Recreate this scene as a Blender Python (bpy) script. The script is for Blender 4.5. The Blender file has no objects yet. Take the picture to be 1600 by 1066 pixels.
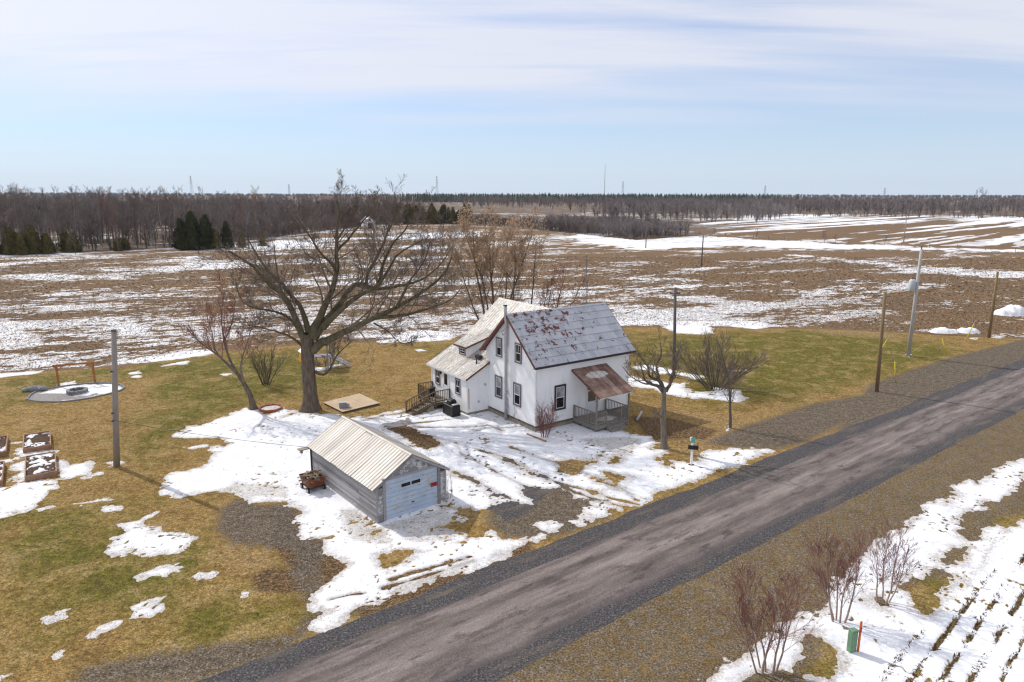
import bpy, math, random
import numpy as np
from mathutils import Vector, Matrix

# ------------------------------------------------------------------ camera, sky, sun, exposure
scene = bpy.context.scene
scn_col = scene.collection
R = math.radians
CAM_H = 16.5
cam_data = bpy.data.cameras.new("camera")
cam_data.sensor_width = 36.0
cam_data.lens = 24.325
cam_data.clip_start = 0.1
cam_data.clip_end = 20000.0
camera = bpy.data.objects.new("camera", cam_data)
scn_col.objects.link(camera)
camera.matrix_world = (Matrix.Translation((0, 0, CAM_H)) @ Matrix.Rotation(R(90 - 11.936), 4, 'X') @ Matrix.Rotation(R(0.161), 4, 'Z'))
scene.camera = camera

SUN_EL = R(41.0)
SHADOW_AZ = R(-37.0)                      # direction the shadows fall, from +X
sun_dir = Vector((-math.cos(SHADOW_AZ) * math.cos(SUN_EL), -math.sin(SHADOW_AZ) * math.cos(SUN_EL), math.sin(SUN_EL)))

world = bpy.data.worlds.new("World")
scene.world = world
world.use_nodes = True
wt = world.node_tree
wt.nodes.clear()
w_out = wt.nodes.new("ShaderNodeOutputWorld")
w_bg = wt.nodes.new("ShaderNodeBackground")
w_sky = wt.nodes.new("ShaderNodeTexSky")
w_sky.sky_type = 'NISHITA'
w_sky.sun_disc = False
w_sky.sun_elevation = SUN_EL
w_sky.sun_rotation = math.atan2(sun_dir.x, sun_dir.y)
w_sky.altitude = 100
w_sky.air_density = 1.0
w_sky.dust_density = 0.2
w_sky.ozone_density = 3.0
w_bg.inputs['Strength'].default_value = 0.138
# thin high cloud: noise on a plane overhead, drawn out into long veils
w_tc = wt.nodes.new("ShaderNodeTexCoord")
w_sep = wt.nodes.new("ShaderNodeSeparateXYZ")
wt.links.new(w_tc.outputs['Generated'], w_sep.inputs[0])
def wmath(op, a, b=None, clamp=False):
    n = wt.nodes.new("ShaderNodeMath"); n.operation = op; n.use_clamp = clamp
    for i, s in enumerate((a, b)):
        if s is None: continue
        if isinstance(s, (int, float)): n.inputs[i].default_value = s
        else: wt.links.new(s, n.inputs[i])
    return n.outputs[0]
zz = wmath('ADD', wmath('MAXIMUM', w_sep.outputs[2], 0.0), 0.10)
w_cmb = wt.nodes.new("ShaderNodeCombineXYZ")
wt.links.new(wmath('DIVIDE', w_sep.outputs[0], zz), w_cmb.inputs[0])
wt.links.new(wmath('DIVIDE', w_sep.outputs[1], zz), w_cmb.inputs[1])
def wnoise(scale, detail, rot, sc, loc, rough=0.5, dist=0.0):
    m = wt.nodes.new("ShaderNodeMapping"); m.inputs['Rotation'].default_value = (0, 0, R(rot))
    m.inputs['Scale'].default_value = (sc[0], sc[1], 1); m.inputs['Location'].default_value = loc
    wt.links.new(w_cmb.outputs[0], m.inputs[0])
    n = wt.nodes.new("ShaderNodeTexNoise"); n.inputs['Scale'].default_value = scale
    n.inputs['Detail'].default_value = detail; n.inputs['Roughness'].default_value = rough
    n.inputs['Distortion'].default_value = dist
    wt.links.new(m.outputs[0], n.inputs['Vector'])
    return n.outputs[0]
c_big = wnoise(0.50, 3.0, 24, (0.5, 1.7), (3.1, 1.7, 0))
c_fine = wnoise(1.6, 7.0, 20, (0.35, 2.2), (0.3, 5.2, 0), 0.6, 0.4)
c_sum = wmath('ADD', wmath('MULTIPLY', c_big, 0.70), wmath('MULTIPLY', c_fine, 0.40))
c_sum = wmath('ADD', c_sum, wmath('MULTIPLY', w_sep.outputs[2], 0.10))        # the veil thickens overhead
c_fac = wmath('MULTIPLY', wmath('SUBTRACT', c_sum, 0.29), 3.4, True)
elev = wmath('MULTIPLY', wmath('SUBTRACT', wmath('ADD', w_sep.outputs[2], wmath('MULTIPLY', wmath('SUBTRACT', c_big, 0.5), 0.10)), 0.085), 14.0, True)   # the veil stops short of the horizon
c_fac = wmath('MULTIPLY', wmath('MULTIPLY', c_fac, elev), 0.92)
w_mix = wt.nodes.new("ShaderNodeMix"); w_mix.data_type = 'RGBA'
wt.links.new(c_fac, w_mix.inputs[0])
w_tint = wt.nodes.new("ShaderNodeMix"); w_tint.data_type = 'RGBA'; w_tint.blend_type = 'MULTIPLY'; w_tint.inputs[0].default_value = 1.0
wt.links.new(w_sky.outputs[0], w_tint.inputs[6]); w_tint.inputs[7].default_value = (0.64, 0.70, 0.85, 1)
# pale haze low on the horizon, all the way round
w_low = wt.nodes.new("ShaderNodeMix"); w_low.data_type = 'RGBA'
wt.links.new(wmath('MULTIPLY', wmath('SUBTRACT', 1.0, wmath('MULTIPLY', wmath('ABSOLUTE', w_sep.outputs[2]), 4.5), True), 0.92), w_low.inputs[0])
wt.links.new(w_tint.outputs[2], w_low.inputs[6]); w_low.inputs[7].default_value = (4.0, 4.75, 5.65, 1)
wt.links.new(w_low.outputs[2], w_mix.inputs[6])
w_cc = wt.nodes.new("ShaderNodeVectorMath"); w_cc.operation = 'SCALE'; w_cc.inputs[0].default_value = (4.95, 5.08, 5.65)
# thin cloud scatters forward, so the veil brightens towards the sun
w_dot = wt.nodes.new("ShaderNodeVectorMath"); w_dot.operation = 'DOT_PRODUCT'; wt.links.new(w_tc.outputs['Generated'], w_dot.inputs[0]); w_dot.inputs[1].default_value = sun_dir
wt.links.new(wmath('ADD', 1.0, wmath('MULTIPLY', wmath('POWER', wmath('MAXIMUM', w_dot.outputs['Value'], 0.0), 5.0), 0.35)), w_cc.inputs['Scale'])
wt.links.new(w_cc.outputs[0], w_mix.inputs[7])
wt.links.new(w_mix.outputs[2], w_bg.inputs['Color'])
wt.links.new(w_bg.outputs[0], w_out.inputs['Surface'])

sun_data = bpy.data.lights.new("sun", 'SUN')
sun_data.energy = 2.9
sun_data.angle = R(0.55)
sun_data.color = (1.0, 0.955, 0.885)
sun = bpy.data.objects.new("sun", sun_data)
scn_col.objects.link(sun)
sun.rotation_euler = (-sun_dir).to_track_quat('-Z', 'Y').to_euler()

vs = scene.view_settings
vs.view_transform = 'Standard'
vs.look = 'None'
vs.exposure = 0.22
scene.cycles.use_denoising = True
scene.cycles.use_adaptive_sampling = False
scene.cycles.filter_width = 1.25
vs.gamma = 1.0
vs.use_curve_mapping = False

# ------------------------------------------------------------------ helpers: noise, polygons
def _hash(ix, iy, seed):
    h = (ix.astype(np.int64) * 374761393 + iy.astype(np.int64) * 668265263 + seed * 974711) & 0x7fffffff
    h = ((h ^ (h >> 13)) * 1274126177) & 0x7fffffff
    h = (h ^ (h >> 16)) & 0xffff
    return h / 65535.0
def vnoise(x, y, seed=0):
    ix = np.floor(x); iy = np.floor(y); fx = x - ix; fy = y - iy
    fx = fx * fx * (3 - 2 * fx); fy = fy * fy * (3 - 2 * fy)
    a = _hash(ix, iy, seed); b = _hash(ix + 1, iy, seed); c = _hash(ix, iy + 1, seed); d = _hash(ix + 1, iy + 1, seed)
    return (a * (1 - fx) + b * fx) * (1 - fy) + (c * (1 - fx) + d * fx) * fy
def fbm(x, y, seed=0, octv=4, rough=0.5):
    s = 0; a = 1.0; t = 0
    for o in range(octv):
        s = s + a * vnoise(x * 2 ** o + 17.3 * o, y * 2 ** o - 9.1 * o, seed + o); t += a; a *= rough
    return s / t
def rot2(x, y, deg):
    c, s = math.cos(R(deg)), math.sin(R(deg))
    return x * c + y * s, -x * s + y * c
def sdf(poly, x, y):
    """signed distance, positive inside"""
    P = np.asarray(poly, float); d = np.full(x.shape, 1e9); ins = np.zeros(x.shape, bool)
    for i in range(len(P)):
        ax, ay = P[i]; bx, by = P[(i + 1) % len(P)]
        ex, ey = bx - ax, by - ay; L2 = ex * ex + ey * ey + 1e-12
        t = np.clip(((x - ax) * ex + (y - ay) * ey) / L2, 0, 1)
        d = np.minimum(d, (x - ax - t * ex) ** 2 + (y - ay - t * ey) ** 2)
        c = (ay > y) != (by > y)
        if ay != by:
            ins ^= c & (x < ex * (y - ay) / (by - ay) + ax)
    d = np.sqrt(d)
    return np.where(ins, d, -d)
def sdf_box(poly, x, y, margin, far=-9.0):
    P = np.asarray(poly, float); out = np.full(x.shape, far)
    m = (x > P[:, 0].min() - margin) & (x < P[:, 0].max() + margin) & (y > P[:, 1].min() - margin) & (y < P[:, 1].max() + margin)
    if m.any(): out[m] = sdf(poly, x[m], y[m])
    return out

# ------------------------------------------------------------------ helpers: meshes and objects
def link(o, parent=None):
    scn_col.objects.link(o)
    if parent is not None: o.parent = parent
    return o
def tag(o, label=None, cat=None, group=None, kind=None):
    if label: o['label'] = label
    if cat: o['category'] = cat
    if group: o['group'] = group
    if kind: o['kind'] = kind
    return o
def empty(name, loc=(0, 0, 0), rz=0.0):
    o = bpy.data.objects.new(name, None); o.location = loc; o.rotation_euler = (0, 0, rz); o.empty_display_size = 0.3
    return link(o)
def fast_mesh(name, V, F, mat=None, smooth=False, attrs=None):
    """V (n,3), F (m,3) or (m,4) index arrays"""
    V = np.ascontiguousarray(V, np.float32); F = np.ascontiguousarray(F, np.int32)
    k = F.shape[1]; me = bpy.data.meshes.new(name)
    me.vertices.add(len(V)); me.vertices.foreach_set('co', V.ravel())
    me.loops.add(F.size); me.loops.foreach_set('vertex_index', F.ravel())
    me.polygons.add(len(F)); me.polygons.foreach_set('loop_start', np.arange(0, F.size, k, dtype=np.int32))
    me.polygons.foreach_set('loop_total', np.full(len(F), k, np.int32))
    if smooth: me.polygons.foreach_set('use_smooth', np.ones(len(F), bool))
    for nm, (typ, dom, arr) in (attrs or {}).items():
        a = me.attributes.new(nm, typ, dom)
        a.data.foreach_set('color' if typ == 'FLOAT_COLOR' else 'value', np.ascontiguousarray(arr, np.float32).ravel())
    me.update(calc_edges=True); me.validate()
    if mat: me.materials.append(mat)
    return me
def mesh_obj(name, me, parent=None, loc=None, rz=None, scale=None):
    o = bpy.data.objects.new(name, me)
    if loc is not None: o.location = loc
    if rz is not None: o.rotation_euler = (0, 0, rz)
    if scale is not None: o.scale = scale
    return link(o, parent)
class MB:
    def __init__(s): s.v = []; s.f = []
    def add(s, vs, fs):
        n = len(s.v); s.v += [tuple(p) for p in vs]; s.f += [tuple(i + n for i in f) for f in fs]; return s
    def box(s, x0, x1, y0, y1, z0, z1):
        return s.add([(x0, y0, z0), (x1, y0, z0), (x1, y1, z0), (x0, y1, z0), (x0, y0, z1), (x1, y0, z1), (x1, y1, z1), (x0, y1, z1)],
                     [(3, 2, 1, 0), (4, 5, 6, 7), (0, 1, 5, 4), (1, 2, 6, 5), (2, 3, 7, 6), (3, 0, 4, 7)])
    def quad(s, a, b, c, d): return s.add([a, b, c, d], [(0, 1, 2, 3)])
    def beam(s, p, q, w, h, up=(0, 0, 1)):
        p = Vector(p); q = Vector(q); d = (q - p).normalized(); u = Vector(up)
        if abs(d.dot(u)) > 0.98: u = Vector((1, 0, 0))
        a = d.cross(u).normalized(); b = a.cross(d).normalized(); a *= w / 2; b *= h / 2
        return s.add([p - a - b, p + a - b, p + a + b, p - a + b, q - a - b, q + a - b, q + a + b, q - a + b],
                     [(3, 2, 1, 0), (4, 5, 6, 7), (0, 1, 5, 4), (1, 2, 6, 5), (2, 3, 7, 6), (3, 0, 4, 7)])
    def tube(s, pts, rad, n=8, cap=True):
        pts = [Vector(p) for p in pts]
        if isinstance(rad, (int, float)): rad = [rad] * len(pts)
        base = len(s.v); ref = None
        for i, p in enumerate(pts):
            d = (pts[min(i + 1, len(pts) - 1)] - pts[max(i - 1, 0)]).normalized()
            if ref is None: ref = Vector((1, 0, 0)) if abs(d.x) < 0.9 else Vector((0, 1, 0))
            a = (ref - d * ref.dot(d)).normalized(); b = d.cross(a); ref = a
            for k in range(n):
                t = 2 * math.pi * k / n
                s.v.append(tuple(p + (a * math.cos(t) + b * math.sin(t)) * rad[i]))
        for i in range(len(pts) - 1):
            for k in range(n):
                s.f.append((base + i * n + k, base + i * n + (k + 1) % n, base + (i + 1) * n + (k + 1) % n, base + (i + 1) * n + k))
        if cap:
            s.f.append(tuple(base + k for k in reversed(range(n))))
            s.f.append(tuple(base + (len(pts) - 1) * n + k for k in range(n)))
        return s
    def prism(s, poly, z0, z1):
        n = len(poly)
        return s.add([(x, y, z0) for x, y in poly] + [(x, y, z1) for x, y in poly],
                     [tuple(reversed(range(n))), tuple(range(n, 2 * n))] + [(i, (i + 1) % n, n + (i + 1) % n, n + i) for i in range(n)])
    def extr(s, poly3, vec):
        n = len(poly3); V = Vector(vec)
        return s.add([tuple(p) for p in poly3] + [tuple(Vector(p) + V) for p in poly3],
                     [tuple(reversed(range(n))), tuple(range(n, 2 * n))] + [(i, (i + 1) % n, n + (i + 1) % n, n + i) for i in range(n)])
    def mesh(s, name, mat=None, smooth=False):
        me = bpy.data.meshes.new(name); me.from_pydata(s.v, [], s.f); me.update()
        if smooth: me.polygons.foreach_set('use_smooth', [True] * len(me.polygons))
        if mat: me.materials.append(mat)
        return me
    def build(s, name, mat, parent=None, smooth=False, loc=None, rz=None):
        return mesh_obj(name, s.mesh(name, mat, smooth), parent, loc, rz)
def bevel(o, w=0.01):
    m = o.modifiers.new("bevel", 'BEVEL'); m.width = w; m.segments = 1; m.limit_method = 'ANGLE'; return o

# ------------------------------------------------------------------ helpers: materials
def new_mat(name, rough=0.85, spec=0.3):
    m = bpy.data.materials.new(name); m.use_nodes = True
    nt = m.node_tree; b = nt.nodes['Principled BSDF']
    b.inputs['Roughness'].default_value = rough; b.inputs['Specular IOR Level'].default_value = spec
    return m, nt, b
def pos(nt, scale=(1, 1, 1), rotz=0.0, kind='world'):
    if kind == 'world':
        g = nt.nodes.new('ShaderNodeNewGeometry').outputs['Position']
    else:
        g = nt.nodes.new('ShaderNodeTexCoord').outputs['Object']
    if rotz:
        m0 = nt.nodes.new('ShaderNodeMapping'); m0.inputs['Rotation'].default_value = (0, 0, rotz); nt.links.new(g, m0.inputs[0]); g = m0.outputs[0]
    m = nt.nodes.new('ShaderNodeMapping'); m.inputs['Scale'].default_value = scale
    nt.links.new(g, m.inputs[0]); return m.outputs[0]
def noise(nt, vec, scale, detail=4.0, rough=0.55, dist=0.0):
    n = nt.nodes.new('ShaderNodeTexNoise'); n.inputs['Scale'].default_value = scale; n.inputs['Detail'].default_value = detail
    n.inputs['Roughness'].default_value = rough; n.inputs['Distortion'].default_value = dist
    nt.links.new(vec, n.inputs['Vector']); return n.outputs[0]
def ramp(nt, fac, stops):
    r = nt.nodes.new('ShaderNodeValToRGB'); el = r.color_ramp.elements
    while len(el) < len(stops): el.new(0.5)
    for e, (p, c) in zip(el, stops):
        e.position = p; e.color = (c, c, c, 1) if isinstance(c, (int, float)) else (*c, 1)
    nt.links.new(fac, r.inputs[0]); return r.outputs[0]
def mixc(nt, fac, a, b, mode='MIX'):
    n = nt.nodes.new('ShaderNodeMix'); n.data_type = 'RGBA'; n.blend_type = mode
    for i, s in ((0, fac), (6, a), (7, b)):
        if isinstance(s, (int, float)): n.inputs[i].default_value = s
        elif isinstance(s, tuple): n.inputs[i].default_value = (*s, 1)
        else: nt.links.new(s, n.inputs[i])
    return n.outputs[2]
def mth(nt, op, a, b=None, clamp=False):
    n = nt.nodes.new('ShaderNodeMath'); n.operation = op; n.use_clamp = clamp
    for i, s in enumerate((a, b)):
        if s is None: continue
        if isinstance(s, (int, float)): n.inputs[i].default_value = s
        else: nt.links.new(s, n.inputs[i])
    return n.outputs[0]
def bump(nt, b, h, strength=0.5, dist=0.02):
    n = nt.nodes.new('ShaderNodeBump'); n.inputs['Strength'].default_value = strength; n.inputs['Distance'].default_value = dist
    nt.links.new(h, n.inputs['Height']); nt.links.new(n.outputs[0], b.inputs['Normal'])
def attr(nt, name):
    a = nt.nodes.new('ShaderNodeAttribute'); a.attribute_name = name; return a
def col(nt, b, c): nt.links.new(c, b.inputs['Base Color'])
def simple(name, c, var=0.15, scale=6.0, rough=0.85, spec=0.25, bmp=0.0, stretch=(1, 1, 1), metal=0.0, kind='world'):
    """plain colour broken up by two sizes of noise"""
    m, nt, b = new_mat(name, rough, spec); v = pos(nt, stretch, kind=kind)
    n1 = noise(nt, v, scale, 5); n2 = noise(nt, v, scale * 7.3, 3)
    f = mth(nt, 'ADD', mth(nt, 'MULTIPLY', n1, 0.65), mth(nt, 'MULTIPLY', n2, 0.35))
    lo = tuple(max(0, x * (1 - var * 2)) for x in c); hi = tuple(min(1, x * (1 + var * 2)) for x in c)
    col(nt, b, ramp(nt, f, [(0.28, lo), (0.5, c), (0.72, hi)]))
    b.inputs['Metallic'].default_value = metal
    if bmp: bump(nt, b, f, bmp)
    return m

# ------------------------------------------------------------------ surveyed plan of the site, in metres
TRACKS=[[(-3.29,42.42),(-1.55,40.27),(0.04,38.32),(1.32,36.74)],[(-3.47,39.5),(-2.43,38.42),(-1.44,37.28),(0.04,35.57),(1.17,34.68)],[(-4.34,44.8),(-2.74,43.59),(-1.21,42.44),(0.04,41.34),(1.41,39.53),(2.93,37.69),(3.42,35.7)],[(-7.05,47.77),(-5.52,47.61),(-2.98,47.81),(-1.6,48.17),(-0.65,46.96)],[(-7.38,48.49),(-4.3,49.63),(-2.41,50.41)],[(-0.07,43.76),(1.49,42.18),(2.95,40.83)],[(0.02,43.61),(2.07,41.63),(4.22,39.55),(6.01,37.78),(7.01,35.52)],[(2.99,37.42),(3.65,36.54),(4.97,35.5),(6.09,34.71)],[(2.84,37.87),(4.4,36.76),(5.71,35.71),(6.92,35.01)],[(5.3,38.12),(6.41,36.78),(7.4,35.72)],[(3.84,36.54),(4.47,35.7),(4.95,35.3)],[(-5.43,26.75),(-4.43,27.38),(-3.11,28.18),(-1.72,29.01)],[(-5.29,27.5),(-3.84,28.31),(-2.11,29.3)],[(-7.55,25.9),(-6.83,26.26),(-6.18,26.38)]]
SOLID=[[(-21.52,50.63),(-21.86,49.66),(-22.57,47.99),(-23.53,47.8),(-23.34,45.92),(-22.34,45.44),(-21.45,45.45),(-20.06,45.3),(-19.27,43.9),(-20.65,44.35),(-21.81,43.58),(-21.56,43.29),(-20.25,43.45),(-19.36,42.58),(-18.88,41.19),(-18.83,40.14),(-19.47,39.38),(-20.28,39.25),(-20.66,38.64),(-20.13,37.94),(-20.02,37.15),(-19.46,36.39),(-18.31,35.86),(-17.83,36.18),(-16.53,36.73),(-16.03,36.84),(-14.97,35.99),(-14.55,35.58),(-14.29,34.87),(-13.71,34.98),(-13.3,35.28),(-12.0,35.09),(-12.26,34.79),(-11.47,34.21),(-11.16,33.46),(-11.3,33.1),(-10.65,32.57),(-10.62,32.22),(-10.3,31.8),(-10.35,31.3),(-9.99,31.14),(-9.18,31.07),(-8.44,29.68),(-8.49,29.85),(-7.97,29.27),(-7.49,28.63),(-7.48,28.15),(-7.76,27.56),(-8.05,26.8),(-8.21,26.13),(-8.24,25.67),(-8.05,25.33),(-7.43,25.22),(-6.85,25.22),(-6.27,25.56),(-5.78,25.73),(-5.17,26.03),(-5.03,26.38),(-4.57,26.51),(-4.13,26.75),(-3.51,27.32),(-3.2,27.64),(-2.65,27.84),(-1.97,28.32),(-1.2,28.94),(-0.25,29.6),(0.51,30.2),(0.95,31.07),(0.36,31.22),(-0.42,31.3),(-0.75,31.88),(-1.08,32.13),(-1.46,31.62),(-1.83,31.05),(-2.34,30.57),(-2.75,30.81),(-2.38,31.13),(-3.0,31.95),(-3.84,32.28),(-2.94,33.17),(-2.44,33.17),(-3.0,33.91),(-3.43,34.87),(-3.07,34.65),(-2.21,34.66),(-1.33,34.37),(-0.49,35.47),(0.04,35.47),(1.17,34.88),(0.67,35.89),(0.18,37.18),(1.33,37.18),(2.34,37.08),(2.92,37.53),(3.07,36.97),(3.42,35.7),(4.3,35.7),(5.06,34.7),(6.9,34.91),(7.97,36.36),(9.53,37.24),(10.6,38.16),(12.23,39.61),(13.75,40.38),(14.7,41.18),(16.88,43.3),(15.97,43.44),(14.42,43.57),(12.95,43.27),(12.57,42.26),(11.96,41.16),(11.19,40.89),(10.24,41.15),(9.56,40.35),(9.03,41.68),(9.72,42.52),(10.22,43.39),(9.52,43.09),(9.16,43.38),(10.16,44.6),(9.56,46.03),(8.41,46.52),(8.03,47.03),(6.35,48.24),(4.57,49.33),(2.99,48.94),(1.7,47.85),(0.02,50.83),(0.04,50.44),(-1.96,53.3),(-2.95,51.4),(-3.96,51.6),(-6.04,52.41),(-7.41,50.37),(-8.08,50.76),(-10.38,49.95),(-11.07,49.19),(-8.45,51.75),(-9.68,50.93),(-11.28,49.75),(-12.57,50.12),(-14.04,51.09),(-14.79,50.69),(-16.38,50.67),(-16.75,50.28),(-17.76,48.94),(-17.0,51.07),(-18.14,52.29),(-18.76,50.46),(-20.15,52.27),(-21.16,52.26)],[(4.26,35.4),(4.95,35.3),(6.04,34.71),(5.87,34.42),(4.87,34.7)],[(3.92,34.7),(4.59,34.51),(5.0,34.03),(4.57,33.65),(4.12,34.12)],[(3.16,33.92),(4.22,33.56),(4.03,33.28),(3.38,33.46)],[(2.89,33.19),(3.62,33.01),(3.46,32.57),(3.06,32.74)],[(1.5,32.64),(2.01,32.91),(2.89,32.65),(2.45,32.13),(1.87,31.79)],[(1.05,31.13),(1.61,31.54),(1.53,31.29),(1.12,30.97)],[(-20.37,32.57),(-19.26,33.08),(-18.79,33.98),(-18.77,32.58),(-17.39,31.64),(-15.58,31.07),(-15.72,29.98),(-16.73,29.87),(-17.14,29.46),(-18.0,30.08),(-18.45,29.55),(-19.08,29.65),(-19.3,30.5),(-19.79,31.16),(-19.17,31.62)],[(-21.9,34.64),(-21.42,34.86),(-20.68,34.51),(-20.64,34.1),(-21.47,34.1)],[(-16.14,27.45),(-16.38,28.0),(-15.87,28.57),(-15.25,28.77),(-14.97,28.38),(-15.25,27.72),(-15.7,27.63)],[(-15.05,24.59),(-14.96,25.27),(-15.37,25.35),(-15.21,25.75),(-14.79,25.83),(-14.51,25.28),(-14.5,24.74)],[(-16.0,23.93),(-15.68,24.44),(-15.46,24.29),(-15.66,23.79)],[(-16.25,23.42),(-16.02,23.75),(-15.94,23.47)],[(-18.06,24.4),(-18.24,24.98),(-18.04,25.14),(-17.92,24.77)],[(-16.82,22.39),(-16.45,22.58),(-16.25,22.27),(-16.42,22.02),(-16.62,22.08)],[(-19.07,22.01),(-18.3,21.83),(-17.68,21.42),(-17.29,21.65),(-16.78,21.96),(-16.9,21.54),(-17.4,21.13),(-17.58,20.85),(-17.95,20.52)],[(-30.22,37.22),(-26.11,37.24),(-26.08,36.03),(-25.84,34.75),(-26.41,33.03),(-26.74,32.53)],[(-7.64,24.19),(-7.08,25.08),(-6.37,25.55),(-6.68,24.93),(-7.27,24.12)],[(-13.57,27.83),(-13.31,27.92),(-13.19,27.64),(-13.42,27.61)],[(-11.41,26.09),(-11.27,26.34),(-11.2,26.04)],[(-32.82,41.06),(-32.42,41.33),(-31.81,41.87),(-32.58,43.54),(-32.87,44.74),(-31.38,42.7),(-30.14,42.99),(-29.77,42.57),(-31.0,42.15),(-31.17,40.94),(-31.77,40.43),(-32.07,40.05)],[(-28.35,35.0),(-28.56,36.0),(-28.98,37.71),(-29.91,39.57),(-30.75,39.81),(-31.07,40.81),(-30.46,41.21),(-28.43,38.16),(-26.66,38.06),(-25.98,37.07),(-25.9,36.33),(-26.16,35.41),(-25.68,34.44),(-26.09,33.96),(-26.89,33.69),(-27.38,33.69)],[(-27.64,39.58),(-28.2,40.84),(-27.45,40.33),(-26.56,41.11),(-25.71,39.84),(-25.39,39.0),(-26.65,38.18)],[(-25.5,38.41),(-24.95,39.36),(-24.55,39.01),(-24.97,38.14)],[(-25.36,34.35),(-24.5,34.83),(-23.56,35.23),(-22.48,35.73),(-21.88,35.44),(-23.05,34.94),(-24.32,34.55),(-25.01,34.07)],[(-21.82,34.28),(-21.66,34.89),(-20.72,34.57),(-20.57,33.99),(-21.48,33.98)],[(-39.91,59.2),(-39.37,59.89),(-38.99,58.95),(-39.29,58.34)],[(-24.92,40.22),(-24.96,40.73),(-24.62,40.99),(-24.35,40.68),(-24.37,40.1)],[(-35.87,63.27),(-35.58,63.69),(-35.35,62.98)],[(-34.99,61.51),(-34.68,62.13),(-34.4,61.46)],[(-33.61,44.43),(-33.3,44.58),(-32.99,43.98)],[(-39.48,54.38),(-40.05,55.63),(-40.05,56.81),(-39.04,57.94),(-37.42,58.87),(-35.36,58.99),(-34.16,58.24),(-33.7,57.36),(-34.01,56.25),(-34.67,55.14),(-35.52,54.42),(-36.71,53.88),(-38.34,53.95)],[(-41.15,64.84),(-39.8,66.89),(-38.16,69.06),(-36.79,70.44),(-35.37,71.87),(-32.82,73.36),(-31.36,71.44),(-33.47,69.12),(-35.47,67.79),(-38.02,66.91),(-39.88,65.66)],[(-48.49,62.48),(-47.75,62.49),(-44.79,63.64),(-44.11,62.9),(-46.13,61.78),(-46.97,61.41),(-47.6,61.26)],[(-34.25,65.72),(-33.86,66.96),(-32.66,67.82),(-32.48,66.56)],[(-35.72,62.84),(-35.35,63.37),(-35.07,62.85)],[(-27.32,62.71),(-26.39,62.94),(-26.5,62.06)],[(-19.18,80.88),(-15.18,82.0),(-11.29,84.85),(-7.84,83.2),(-6.59,81.05),(-7.41,78.48),(-12.32,77.19),(-14.78,76.92),(-15.72,77.63),(-13.79,79.4),(-16.67,79.87),(-18.52,79.33)],[(-10.58,73.32),(-9.84,73.55),(-9.47,72.9),(-10.17,72.46)],[(-17.64,66.48),(-16.9,67.03),(-16.6,66.31),(-17.33,65.58)],[(-18.98,65.04),(-17.89,65.76),(-17.79,64.71),(-18.69,64.29)],[(11.82,97.14),(15.4,102.95),(27.51,103.16),(31.57,96.13),(32.3,93.55),(34.06,88.23),(30.82,85.45),(28.46,87.58),(25.61,89.24),(24.62,82.8),(22.13,82.27),(19.91,82.73),(19.17,88.57),(13.23,87.91),(11.22,88.44)],[(11.53,65.8),(13.05,66.8),(14.83,66.16),(16.59,63.08),(18.16,61.93),(16.74,61.34),(15.38,63.06),(13.53,63.64),(12.23,64.86)],[(10.54,63.01),(11.84,61.86),(13.39,60.75),(14.14,60.21),(16.02,60.23),(15.34,58.63),(15.26,56.63),(17.17,57.63),(18.02,58.66),(19.4,57.65),(19.72,55.72),(20.18,55.49),(18.34,54.33),(16.43,54.99),(14.9,55.2),(13.43,56.37),(12.42,58.09),(11.25,58.59),(9.97,59.36)],[(15.4,47.57),(15.88,48.22),(15.88,47.58),(15.32,46.95)],[(16.42,44.46),(16.94,44.56),(16.46,43.95)],[(15.86,43.94),(16.18,44.07),(15.96,43.58)],[(20.76,64.64),(22.6,64.85),(21.42,64.03)],[(54.38,80.33),(55.71,80.84),(54.3,79.2)],[(57.06,80.86),(59.23,82.06),(57.11,79.72)],[(41.84,71.79),(42.74,72.06),(41.55,70.49)],[(9.69,21.91),(11.12,23.37),(13.86,27.07),(15.55,28.99),(16.96,29.93),(18.48,31.43),(19.66,31.97),(21.1,33.37),(20.25,32.8),(20.35,33.22),(22.07,34.58),(23.81,35.87),(23.5,34.9),(24.36,35.38),(25.53,37.25),(27.25,38.54),(27.1,37.62),(28.86,39.13),(30.91,40.75),(32.01,41.39),(34.48,42.97),(33.0,40.97),(31.17,39.53),(29.04,37.63),(26.87,35.56),(24.97,34.6),(23.38,33.39),(22.36,31.98),(22.08,30.94),(20.48,29.95),(19.43,29.01),(18.59,28.56),(17.53,27.7),(16.85,27.09),(16.85,26.5),(16.33,25.57),(16.75,25.04),(17.93,26.13),(19.3,27.3),(21.69,29.95),(23.78,31.99),(24.8,32.55),(24.44,31.47),(26.86,33.41),(31.2,36.59),(17.45,18.9),(10.96,18.87),(10.6,21.03),(10.92,21.37),(12.06,22.48),(12.05,23.07),(11.64,23.69),(12.22,24.34),(12.31,25.01),(11.68,24.5),(10.63,23.37)],[(5.96,20.41),(6.8,21.01),(7.52,21.49),(8.38,22.16),(9.16,22.68),(10.0,23.46),(10.88,24.08),(12.07,25.07),(13.08,26.01),(13.8,27.14),(14.9,27.95),(15.28,27.68),(14.32,26.14),(13.19,25.19),(12.23,24.52),(11.5,23.88),(10.93,22.97),(10.31,22.49),(9.56,21.94),(8.6,21.58),(8.19,21.41),(7.18,20.73),(6.07,19.94)]]
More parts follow.
